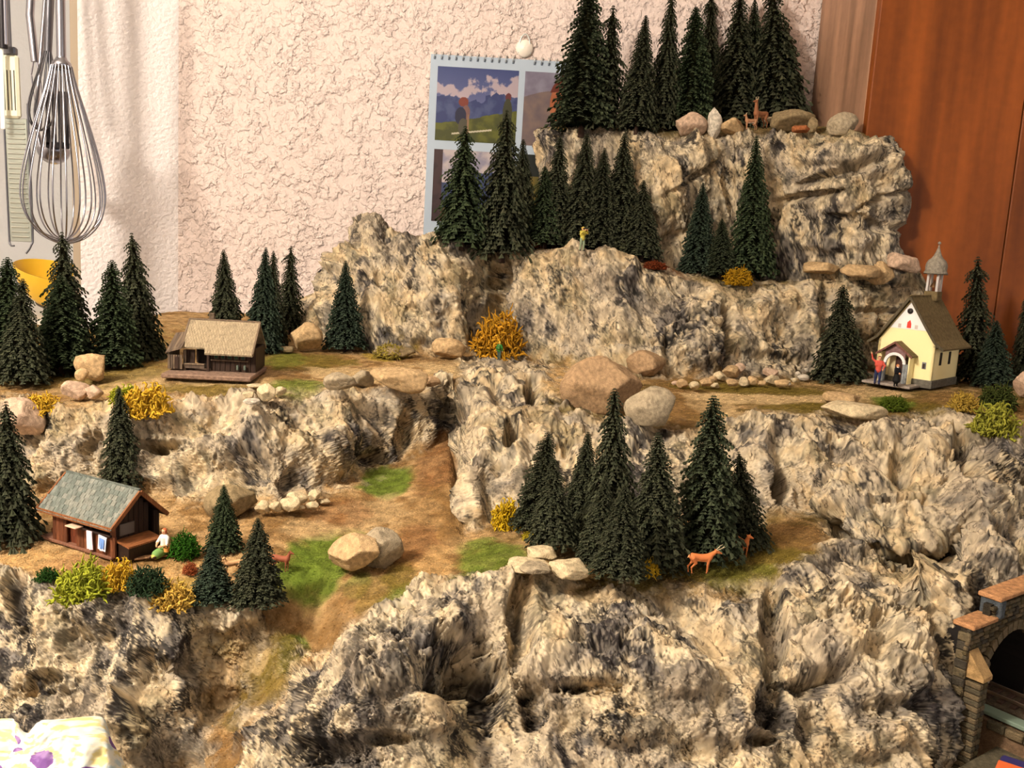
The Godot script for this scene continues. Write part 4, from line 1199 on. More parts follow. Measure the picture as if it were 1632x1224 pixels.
	var say := ["leftmost stone of the cream row at the cliff foot", "second stone from the left in the cream row at the cliff foot", "peaked third stone in the cream row at the cliff foot", "thin chip in front of the peaked stone of the cream row", "broad stone at the back of the cream row's middle", "round stone in the front of the cream row's right half", "upper stone near the right end of the cream row", "flat last stone at the right end of the cream row"]
	for i in r.size(): stone(r[i][4], r[i][0], r[i][1], r[i][2], r[i][3], "stone_cream", "cream_stone", say[i], row, 0.008, i * 1.3)
	stone(0, 564, 904, 84, 58, "stone_tan", "boulder", "egg-shaped two-toned boulder beside the green turf in the gully", "", 0.015, 2.4, 14.0)
	stone(5, 606, 905, 66, 72, "stone_grey", "boulder", "furrowed grey rock right behind the egg-shaped boulder", "", -0.005, 0.4)
	stone(4, 366, 826, 84, 60, "stone_green", "boulder", "mossy rock hump right of the hut at the cliff foot", "", 0.0, 0.7)
	# slabs by the grove
	var sl := "flat pale slabs beside the grove"
	stone(7, 838, 912, 72, 24, "stone_cream", "flat_stone", "left slab of the pale slab pile beside the grove", sl, 0.012, 0.4)
	stone(8, 862, 893, 50, 26, "stone_cream", "flat_stone", "top slab lying across the pale slab pile beside the grove", sl, 0.022, 1.4)
	stone(6, 852, 914, 50, 18, "stone_grey", "flat_stone", "low middle slab at the front of the pale slab pile", sl, 0.02, 2.0)
	stone(7, 906, 922, 66, 38, "stone_cream", "flat_stone", "right thick slab of the pale slab pile beside the grove", sl, 0.016, 2.6)

# ------------------------------------------------------------------ bushes
func bush_mesh(s: int, strands: int, curl: float, thick: float) -> ArrayMesh:   # half width about 1, height about 1.2
	var rng := RandomNumberGenerator.new(); rng.seed = s
	var m := Mesher.new()
	for i in strands:
		var d := Vector3(rng.randfn(), absf(rng.randfn()) * 0.9 + 0.02, rng.randfn()).normalized()
		var p := d * pow(rng.randf(), 0.42) * 0.92
		p *= 1.0 + 0.12 * sin(d.x * 9.0 + s) * cos(d.z * 8.0)
		var path := [p]
		var dir := (d * 0.5 + Vector3(rng.randfn(), rng.randfn(), rng.randfn()).normalized()).normalized()
		var g := rng.randf_range(0.62, 1.12)
		m.col = Color(g, g * rng.randf_range(0.94, 1.0), g * 0.9)
		for k in 7:
			dir = (dir + Vector3(rng.randfn(), rng.randfn(), rng.randfn()) * curl * 0.55).normalized()
			p += dir * 0.055
			p.y = maxf(p.y, -0.05)
			path.append(p)
		m.tube(path, [thick * 0.8, thick, thick, thick * 0.9, thick * 0.8, thick * 0.6, thick * 0.4, thick * 0.2], 4, false)
	return m.build()

func bush(mesh: Mesh, px: float, py: float, wpx: float, hpx: float, color: Color, called: String, label: String, nearer := 0.0, group := "") -> void:
	var p := ground(px, py)
	var d := pix(p).z - nearer
	if nearer != 0.0: p = P(px, py, d)
	var m := vmat("lichen_" + color.to_html(false), 0.95, 0.1)
	m.albedo_color = color.darkened(0.1)
	m.backlight_enabled = true; m.backlight = color * 0.3
	var w := wpx * d / F * 0.5
	var h := hpx * d / F / 1.05
	var o := part(called, mesh, m, self, Transform3D(Basis(Vector3.UP, px).scaled_local(Vector3.ONE), p - Vector3.UP * h * 0.05))
	o.transform.basis = Basis().scaled(Vector3(w, h, w)) * Basis(Vector3.UP, fposmod(px, 4.0) * 1.57)
	tag(o, label, "bush", group)

func bushes() -> void:
	var a := bush_mesh(1, 520, 0.95, 0.036)
	var b := bush_mesh(2, 430, 1.1, 0.044)
	var c := bush_mesh(3, 640, 0.8, 0.032)
	var gold := rgb(232, 188, 62)
	var ochre := rgb(214, 158, 48)
	var lime := rgb(172, 178, 52)
	var deep := rgb(50, 84, 38)
	var teal := rgb(54, 74, 52)
	bush(a, 69, 656, 62, 34, gold, "lichen_bush", "golden curly bush on the cliff edge above the large left fir")
	bush(b, 198, 640, 50, 30, lime, "lichen_bush", "yellow-green bush touching the left side of the fir tip behind the hut")
	bush(b, 234, 658, 80, 52, gold, "lichen_bush", "large golden straggly bush hanging over the cliff below the chalet")
	bush(c, 793, 563, 84, 72, ochre, "lichen_bush", "big round ochre bush in the notch of the upper cliff behind the green walker", 0.0)
	bush(c, 622, 568, 54, 22, rgb(176, 160, 74), "lichen_bush", "flat pale green cushion at the foot of the upper cliff")
	bush(a, 846, 392, 34, 18, rgb(140, 74, 38), "lichen_bush", "rust-brown bush under the firs left of the hunter")
	bush(a, 1044, 428, 44, 14, rgb(128, 62, 36), "lichen_bush", "low rust-red bush on the edge right of the dense fir stand")
	bush(c, 1176, 452, 48, 28, rgb(186, 142, 34), "lichen_bush", "mustard bush at the foot of the slim fir below the high rock", 0.01)
	bush(b, 806, 838, 52, 48, rgb(226, 190, 44), "lichen_bush", "bright yellow bush at the left end of the fir grove")
	bush(a, 846, 858, 32, 14, rgb(196, 178, 52), "lichen_bush", "small flat yellow tuft between the grove and the pale slabs")
	bush(a, 1033, 914, 38, 28, rgb(232, 192, 52), "lichen_bush", "small yellow bush in front of the broad fir of the grove", 0.02)
	bush(a, 134, 948, 96, 64, rgb(178, 186, 62), "lichen_bush", "large lime green bush on the rim in front of the wooden hut", 0.006)
	bush(a, 76, 922, 40, 20, deep, "lichen_bush", "dark green tuft left of the large lime bush")
	bush(b, 190, 932, 56, 46, gold, "lichen_bush", "golden bush right of the large lime bush before the hut")
	bush(c, 235, 940, 64, 42, teal, "lichen_bush", "dark bluish green bush on the rim right of the golden bush")
	bush(c, 294, 884, 50, 40, rgb(60, 112, 36), "lichen_bush", "fresh green bush beside the seated woman at the hut")
	bush(b, 275, 962, 74, 42, rgb(232, 192, 92), "lichen_bush", "straw yellow bush on the rim left of the small blue-green fir")
	bush(a, 303, 912, 26, 18, rgb(178, 98, 62), "lichen_bush", "reddish brown tuft between the hut and the small blue-green fir")
	bush(c, 1424, 652, 48, 24, rgb(92, 110, 36), "lichen_bush", "green cushion between the cream slab and the chapel step")
	bush(c, 1535, 652, 48, 30, rgb(198, 166, 74), "lichen_bush", "pale yellow bush in front of the chapel's right corner")
	bush(c, 1588, 650, 60, 42, rgb(72, 82, 40), "lichen_bush", "dark green bush at the foot of the small fir right of the chapel")
	bush(b, 1584, 690, 76, 56, rgb(158, 158, 62), "lichen_bush", "olive straggling bush hanging over the cliff at the right", 0.006)
	bush(a, 1572, 1222, 60, 44, rgb(74, 104, 60), "lichen_bush", "grey-green bush at the foot of the tunnel's stone pier", 0.02)

# ------------------------------------------------------------------ turf and grit
func tufts() -> void:
	var m := Mesher.new()
	for k in 4:
		var a := TAU * k / 4.0
		var d := Vector3(cos(a), 0, sin(a))
		var w := Vector3(-sin(a), 0, cos(a)) * 0.22
		m.face([d * 0.1 - w, d * 0.1 + w, d * 0.65 + Vector3.UP * 1.0])
	var mm := MultiMesh.new()
	mm.transform_format = MultiMesh.TRANSFORM_3D
	mm.use_colors = true
	mm.mesh = m.build()
	mm.instance_count = grounds.size()
	var rng := RandomNumberGenerator.new(); rng.seed = 77
	for i in grounds.size():
		var s := rng.randf_range(0.0007, 0.0017)
		mm.set_instance_transform(i, Transform3D(Basis(Vector3.UP, rng.randf() * TAU) * Basis(Vector3.RIGHT, rng.randf_range(-0.5, 0.5)) * Basis().scaled(Vector3(s, s * rng.randf_range(0.5, 1.1), s)), grounds[i] - Vector3.UP * 0.0002))
		var c := ground_cols[i] * rng.randf_range(0.75, 1.35)
		mm.set_instance_color(i, Color(minf(c.r, 1), minf(c.g, 1), minf(c.b, 1)))
	var o := MultiMeshInstance3D.new()
	o.name = "turf_fibres"
	o.multimesh = mm
	o.material_override = vmat("turf_fibre", 1.0, 0.05)
	o.set_meta("kind", "stuff"); o.set_meta("label", "short turf fibres and grit glued over the ground")
	scape.add_child(o)

# ------------------------------------------------------------------ kitchen corner
func kitchen() -> void:
	var steel := mat(Color(0.62, 0.62, 0.65), 0.25, 1.0)
	var dull := mat(Color(0.42, 0.42, 0.44), 0.38, 1.0)
	var black := mat(rgb(34, 30, 34), 0.4)
	# rail, above the picture
	var ra := P(-60, -190, 1.26)
	var rb := P(130, -183, 1.26)
	rb.y = ra.y
	var t := thing("utensil_rail", "steel rail that carries the kitchen utensils", "rail", Transform3D(Basis(), ra))
	part("bar", tube_mesh([Vector3.ZERO, rb - ra], [0.005], 10), steel, t)
	for f in [0.1, 0.9]: part("hanging_rod", tube_mesh([(rb - ra) * f, Vector3(((rb - ra) * f).x, 2.5 - ra.y, ((rb - ra) * f).z)], [0.004], 8), steel, t)
	var top_y := ra.y
	# big balloon whisk
	var o := P(98, 105, 1.26)
	t = thing("balloon_whisk", "large steel balloon whisk with open wire loops", "whisk", Transform3D(Basis(), o))
	var len_ := o.distance_to(P(98, 386, 1.26))
	var prof := [[0.0, 15.0], [0.12, 23.0], [0.3, 38.0], [0.5, 53.0], [0.66, 61.5], [0.78, 62.0], [0.88, 53.0], [0.95, 36.0], [0.985, 18.0], [1.0, 0.0]]
	var k := 1.26 / F
	for i in 10:
		var az := PI * (i + 0.35) / 10.0
		var dir := Vector3(cos(az), 0, sin(az))
		var path := []
		for q in prof: path.append(dir * q[1] * k + Vector3.DOWN * len_ * q[0] * (1.0 - 0.012 * (i % 3)))
		for j in range(prof.size() - 2, -1, -1): path.append(-dir * prof[j][1] * k + Vector3.DOWN * len_ * prof[j][0] * (1.0 - 0.012 * (i % 3)))
		path = smooth_path(path, 3)
		part("wire_loop", tube_mesh(path, [0.00115], 6), steel, t)
	var m := Mesher.new()
	m.lathe([Vector2(0.0008, -0.006), Vector2(0.0135, -0.005), Vector2(0.0125, 0.004), Vector2(0.008, 0.008), Vector2(0.0062, 0.012), Vector2(0.0062, top_y - o.y - 0.03), Vector2(0.001, top_y - o.y - 0.026)], 20)
	part("handle", m.build(), steel, t)
	part("hook", tube_mesh([Vector3(0, top_y - o.y - 0.03, 0), Vector3(0, top_y - o.y, 0.006), Vector3(0, top_y - o.y + 0.008, -0.002)], [0.0018], 6), steel, t)
	# slim whisk behind it
	o = P(76, 78, 1.30)
	t = thing("slim_whisk", "slim shaded steel whisk hanging behind the left side of the balloon whisk", "whisk", Transform3D(Basis(), o))
	for i in 6:
		var az := PI * i / 6.0
		var dir := Vector3(cos(az), 0, sin(az))
		var path := []
		for q in [[0.0, 4.0], [0.3, 12.0], [0.6, 20.0], [0.8, 21.0], [0.93, 14.0], [1.0, 0.0], [0.93, -14.0], [0.8, -21.0], [0.6, -20.0], [0.3, -12.0], [0.0, -4.0]]:
			path.append(dir * q[1] * k + Vector3(-0.013 * q[0], -0.112 * q[0], 0))
		part("wire_loop", tube_mesh(smooth_path(path, 3), [0.0011], 6), dull, t)
	part("handle", tube_mesh([Vector3(0, -0.004, 0), Vector3(0, top_y - o.y - 0.01, -0.02)], [0.0052], 12), dull, t)
	# black slotted turner and ladle, seen through the whisk
	o = P(92, 235, 1.33)
	t = thing("slotted_turner", "black slotted turner seen through the balloon whisk", "kitchen turner", Transform3D(Basis(), o))
	var w := 20.0 * k
	for i in 4:
		var x := (i - 1.5) * w * 0.52
		part("tine", box_mesh(Vector3(x, 0.037, 0), Vector3(w * 0.36, 0.07, 0.003), 0.001), black, t)
	part("lower_edge", box_mesh(Vector3(0, 0.003, 0), Vector3(w * 2.0, 0.009, 0.003), 0.0012), black, t)
	part("upper_edge", box_mesh(Vector3(0, 0.074, 0), Vector3(w * 1.9, 0.008, 0.003), 0.0012), black, t)
	part("handle", tube_mesh([Vector3(0, 0.074, 0), Vector3(-0.01, 0.13, 0), Vector3(-0.016, top_y - o.y - 0.006, -0.04)], [0.004], 10), dull, t)
	o = P(86, 262, 1.36)
	t = thing("soup_ladle", "steel ladle whose bowl shows below the black turner", "ladle", Transform3D(Basis(), o))
	m = Mesher.new()
	var bp := []
	for i in 9: bp.append(Vector2(maxf(0.023 * sin(PI * 0.5 * i / 8.0), 0.0005), 0.022 * (1.0 - cos(PI * 0.5 * i / 8.0))))
	for i in range(8, -1, -1): bp.append(Vector2(maxf(0.0215 * sin(PI * 0.5 * i / 8.0), 0.0003), 0.0015 + 0.0215 * (1.0 - cos(PI * 0.5 * i / 8.0))))
	m.lathe(bp, 20)
	part("bowl", m.build(), steel, t)
	part("handle", tube_mesh([Vector3(-0.02, 0.018, -0.004), Vector3(-0.028, 0.06, -0.004), Vector3(-0.034, top_y - o.y - 0.008, -0.075)], [0.004, 0.003, 0.0035], 10), steel, t)
	# long flat-handled fork at the back
	o = P(56, 96, 1.32)
	t = thing("carving_fork", "narrow long-handled steel fork between grater and slim whisk", "fork", Transform3D(Basis(), o))
	part("handle", tube_mesh([Vector3(0, -0.002, 0), Vector3(-0.006, 0.06, 0), Vector3(-0.012, top_y - o.y - 0.006, -0.035)], [0.0055], 10), steel, t)
	for s in [-1.0, 1.0]: part("prong", tube_mesh([Vector3(s * 0.002, 0, 0), Vector3(s * 0.006, -0.02, 0), Vector3(s * 0.006 + 0.004, -0.055, 0)], [0.0014, 0.0013, 0.0006], 7), steel, t)
	# hand grater
	o = P(34, 385, 1.28)
	t = thing("hand_grater", "long narrow hand grater with a cream slitted handle", "grater", Transform3D(Basis(Vector3.BACK, 0.02), o))
	k = 1.28 / F
	var plate_h := 190.0 * k
	part("plate", box_mesh(Vector3(0, plate_h * 0.5, 0), Vector3(34 * k, plate_h, 0.0016), 0.0005), mat(Color(0.62, 0.64, 0.6), 0.35, 0.8), t)
	for i in 24: part("tooth_row", box_mesh(Vector3(0, plate_h * (0.04 + 0.92 * i / 23.0), 0.0014), Vector3(28 * k, 0.0022, 0.002), 0.0007), mat(Color(0.75, 0.76, 0.72), 0.3, 0.8), t)
	var hd := part("handle", box_mesh(Vector3(-0.004, plate_h + 0.041, 0.001), Vector3(27 * k, 0.082, 0.009), 0.003), mat(rgb(226, 222, 196), 0.5), t, Transform3D(), "cream plastic handle")
	for i in 4: part("slit", box_mesh(Vector3(-0.004 + (i - 1.5) * 0.0046, plate_h + 0.036, 0.0056), Vector3(0.0014, 0.052, 0.0006)), mat(rgb(70, 68, 60), 0.8), hd)
	part("cap", box_mesh(Vector3(-0.006, plate_h + 0.087, 0), Vector3(25 * k, 0.011, 0.010), 0.002), dull, t)
	part("strap", box_mesh(Vector3(-0.006, (plate_h + 0.09 + top_y - o.y) * 0.5, -0.002), Vector3(0.007, top_y - o.y - plate_h - 0.09, 0.002), 0.0005), dull, t)
	for s in [-1.0, 1.0]: part("frame_wire", tube_mesh(smooth_path([Vector3(s * 19 * k, plate_h + 0.02, 0), Vector3(s * 19 * k, 0.02, 0), Vector3(s * 17 * k, -0.004, 0.002), Vector3(s * 9 * k, -0.016 if s > 0 else -0.006, 0.004)], 3), [0.0013], 6), dull, t)
	# what hangs farthest left
	o = P(5, 206, 1.24)
	t = thing("spreader_knife", "white-bladed spreader with a dark and steel handle at the left edge", "knife", Transform3D(Basis(), o))
	part("blade", box_mesh(Vector3(0, 0.053, 0), Vector3(0.006, 0.106, 0.0025), 0.001), mat(rgb(236, 238, 232), 0.35), t)
	part("handle", tube_mesh([Vector3(0.003, 0.104, 0), Vector3(0.003, top_y - o.y - 0.004, 0)], [0.0056], 12), black, t)
	for x in [-0.0035, 0.009]: part("handle_strip", box_mesh(Vector3(x, 0.15, 0.004), Vector3(0.0035, 0.085, 0.004), 0.001), steel, t)
	# worktop with the yellow bowl
	var y := EYE.y - 0.185
	t = thing("kitchen_counter", "pale kitchen worktop behind the firs at the far left", "counter", Transform3D(Basis(), Vector3(-0.755, y, -1.76)))
	part("worktop", box_mesh(Vector3(-0.50, -0.015, 0), Vector3(1.0, 0.03, 0.40), 0.003), mat(rgb(206, 200, 188), 0.4), t)
	part("cabinet", box_mesh(Vector3(-0.50, -0.03 - (y - 0.03) * 0.5, -0.02), Vector3(0.98, y - 0.03, 0.36), 0.002), mat(rgb(214, 206, 192), 0.5), t)
	m = Mesher.new()
	var pr := [Vector2(0.002, 0.0), Vector2(0.028, 0.0), Vector2(0.045, 0.012), Vector2(0.064, 0.036), Vector2(0.074, 0.062), Vector2(0.072, 0.063), Vector2(0.057, 0.041), Vector2(0.043, 0.015), Vector2(0.026, 0.004), Vector2(0.001, 0.003)]
	m.lathe(pr, 36)
	var bowl_at := at_z(86, 478, -1.66)
	t = thing("mixing_bowl", "yellow bowl tilted on the worktop behind the left firs", "bowl", Transform3D(Basis(Vector3.BACK, -0.22) * Basis(Vector3.RIGHT, 0.1), Vector3(bowl_at.x, y + 0.017, bowl_at.z)))
	part("bowl", m.build(), mat(rgb(238, 190, 56), 0.35), t)
	part("foot_ring", tube_mesh(ring(0.028, 0.0, 24), [0.003], 6), mat(rgb(70, 62, 50), 0.5), t)

func ring(r: float, y: float, n: int) -> Array:
	var out := []
	for i in n + 1: out.append(Vector3(cos(TAU * i / n) * r, y, sin(TAU * i / n) * r))
	return out

func smooth_path(pts: Array, per: int) -> Array:
	var out := []
	for i in pts.size() - 1:
		var a: Vector3 = pts[maxi(i - 1, 0)]
		var b: Vector3 = pts[i]
		var c: Vector3 = pts[i + 1]
		var d: Vector3 = pts[mini(i + 2, pts.size() - 1)]
		for k in per: out.append(b.cubic_interpolate(c, a, d, float(k) / per))
	out.append(pts[-1])
	return out

# ------------------------------------------------------------------ calendar
func on_wall(px: float, py: float, off := 0.0) -> Vector3:   # where a direction meets the wall behind the landscape, off metres in front of it
	var d := (wr - wl).normalized()
	var n := Vector3(-d.z, 0, d.x)
	if n.z < 0: n = -n
	var dir := P(px, py, 1.0) - EYE
	var o := wl + n * off
	return EYE + dir * ((o - EYE).dot(n) / dir.dot(n))

func print_image(which: int) -> ImageTexture:
	var W := 200
	var H := 176
	var im := Image.create(W, H, false, Image.FORMAT_RGB8)
	var n := noise(300 + which, 0.02, FastNoiseLite.TYPE_SIMPLEX_SMOOTH, FastNoiseLite.FRACTAL_FBM, 5)
	var put := func(x: int, y: int, c: Color): if x >= 0 and y >= 0 and x < W and y < H: im.set_pixel(x, y, c)
	for y in H:
		for x in W:
			var u := float(x) / W
			var v := float(y) / H
			var a := n.get_noise_2d(x, y)
			var c := Color.BLACK
			if which == 0:
				c = rgb(62, 76, 132).lerp(rgb(120, 124, 168), v * 1.6)
				var cloud := smoothstep(0.0, 0.25, a + 0.35 - absf(v - 0.30) * 4.0 + (0.25 if u > 0.55 and v < 0.36 else 0.0))
				c = c.lerp(rgb(206, 186, 190), cloud * 0.9)
				var ridge := 0.42 - 0.05 * sin(u * 9.0) + 0.10 * a - (0.06 if u > 0.6 else 0.0)
				if v > ridge: c = rgb(52, 64, 116).lerp(rgb(80, 92, 136), clampf(a * 2.0 + 0.4, 0, 1))
				var meadow := 0.78 - 0.24 * u + 0.03 * a
				if v > meadow: c = rgb(104, 108, 34).lerp(rgb(74, 78, 26), clampf(a * 2.0 + 0.4 + (0.3 if v > 0.85 else 0.0), 0, 1))
				if absf(v - (0.93 - 0.16 * u)) < 0.012 and u > 0.2 and u < 0.7: c = rgb(214, 204, 180)
			elif which == 1:
				c = rgb(128, 120, 140).lerp(rgb(150, 146, 164), a + 0.5)
				if v > 0.34 - 0.1 * sin(u * 4.0): c = rgb(112, 98, 104).lerp(rgb(140, 118, 110), clampf(a + 0.5, 0, 1))
				var e := pow((u - 0.62) / 0.30, 2.0) + pow((v - 0.42) / 0.42, 2.0)
				if e < 1.0: c = rgb(176, 96, 56).lerp(rgb(196, 122, 84), clampf(a + 0.5, 0, 1))
				if e < 1.15 and (v < 0.22 + 0.15 * absf(u - 0.62) or u > 0.80): c = rgb(110, 44, 26)
				if v > 0.82 and u > 0.18 and u < 0.8: c = rgb(140, 36, 40).lerp(rgb(196, 130, 130), clampf(a * 3.0, 0, 1))
			elif which == 2:
				c = rgb(160, 156, 176).lerp(rgb(210, 196, 196), clampf(a * 2.0 + 0.5, 0, 1))
				if v > 0.36 + 0.08 * sin(u * 7.0) + 0.08 * a: c = rgb(70, 84, 128).lerp(rgb(50, 60, 92), v)
				if v > 0.80: c = rgb(92, 78, 44)
				if u < 0.11: c = rgb(70, 48, 50).lerp(rgb(54, 36, 40), clampf(a * 3.0, 0, 1))
			else:
				c = rgb(40, 44, 40) if v < 0.3 else rgb(126, 108, 48).lerp(rgb(96, 92, 44), clampf(a * 2.0 + 0.4, 0, 1))
			im.set_pixel(x, y, c)
	if which == 0:      # two walkers seen from behind: hair, rucksack, legs
		for q in [[0.335, 0.46, 0.062, 0.066, rgb(134, 58, 40)], [0.37, 0.60, 0.05, 0.1, rgb(128, 92, 86)], [0.305, 0.65, 0.07, 0.12, rgb(34, 36, 66)], [0.34, 0.80, 0.06, 0.12, rgb(84, 80, 62)], [0.40, 0.78, 0.015, 0.16, rgb(150, 116, 84)], [0.885, 0.36, 0.038, 0.055, rgb(104, 42, 44)], [0.88, 0.60, 0.06, 0.22, rgb(60, 62, 34)], [0.89, 0.86, 0.05, 0.14, rgb(62, 64, 40)]]:
			for y in range(int((q[1] - q[3]) * H), int((q[1] + q[3]) * H)):
				for x in range(int((q[0] - q[2]) * W), int((q[0] + q[2]) * W)):
					if pow((float(x) / W - q[0]) / q[2], 2.0) + pow((float(y) / H - q[1]) / q[3], 2.0) < 1.0: put.call(x, y, q[4])
	return ImageTexture.create_from_image(im)

func calendar() -> void:
	var d := (wr - wl).normalized()
	var n := Vector3(-d.z, 0, d.x)
	if n.z < 0: n = -n
	var tl := on_wall(687, 86, 0.004)
	var right := on_wall(980, 92, 0.004)
	var W := (right - tl).dot(d)
	var s := W / 293.0                      # metres in a pixel there
	var H := 330.0 * s
	var t := thing("wall_calendar", "spiral-bound wall calendar with mountain photos on a pale blue sheet", "calendar", Transform3D(Basis(d, Vector3.UP, n), tl))
	part("sheet", box_mesh(Vector3(W * 0.5, -H * 0.5, 0.0), Vector3(W, H, 0.0024), 0.0003), mat(rgb(166, 180, 194), 0.45), t)
	var x0 := [12.0, 152.0]
	var y0 := [18.0, 147.0]
	for i in 4:
		var x: float = x0[i % 2] * s
		var y: float = -y0[i / 2] * s
		var w := 130.0 * s
		var h := 115.0 * s
		var m := Mesher.new()
		m.face([Vector3(x, y - h, 0.0015), Vector3(x + w, y - h, 0.0015), Vector3(x + w, y, 0.0015), Vector3(x, y, 0.0015)], Vector3(x, y, -1), [Vector2(0, 1), Vector2(1, 1), Vector2(1, 0), Vector2(0, 0)])
		m.box(Vector3(x + w * 0.5, y - h * 0.5, 0.0012), Vector3(w, h, 0.0004))
		var pm := StandardMaterial3D.new()
		pm.resource_name = "photo_print_%d" % i
		pm.albedo_texture = print_image(i); pm.albedo_color = Color(0.82, 0.82, 0.82); pm.roughness = 0.35; pm.metallic_specular = 0.4
		part("photo", m.build(), pm, t)
	var coil := mat(rgb(196, 200, 196), 0.35, 0.7)
	for i in 26:
		var x := (5.0 + i * 11.4) * s
		if absf(x / s - 148.0) < 14.0: continue
		var loop := []
		for k in 11: loop.append(Vector3(x + 3.0 * s * k / 10.0, -1.0 * s + 5.2 * s * cos(TAU * k / 10.0), 0.001 + 5.2 * s * sin(TAU * k / 10.0)))
		part("coil_loop", tube_mesh(loop, [0.0007], 5), coil, t)
		part("punched_hole", box_mesh(Vector3(x + 1.5 * s, -5.5 * s, 0.0013), Vector3(3.4 * s, 5.0 * s, 0.0003)), mat(rgb(96, 108, 124), 0.8), t)
	# hook
	var hp := on_wall(836, 78, 0.0)
	var hk := thing("suction_hook", "small pale round wall hook that the calendar hangs from", "hook", Transform3D(Basis(d, Vector3.UP, n), hp))
	var m2 := Mesher.new()
	m2.t = Transform3D(Basis(Vector3.RIGHT, PI / 2), Vector3(0, 0, 0.004))
	m2.lathe([Vector2(0.0145, -0.004), Vector2(0.0145, -0.001), Vector2(0.012, 0.003), Vector2(0.005, 0.006), Vector2(0.0005, 0.0066)], 24)
	part("suction_cup", m2.build(), mat(rgb(240, 230, 216), 0.25), hk)
	part("hanger_wire", tube_mesh(smooth_path([Vector3(-0.010, -0.008, 0.006), Vector3(-0.007, 0.014, 0.007), Vector3(0, 0.022, 0.007), Vector3(0.007, 0.014, 0.007), Vector3(0.010, -0.008, 0.006)], 4), [0.0012], 6), coil, hk)

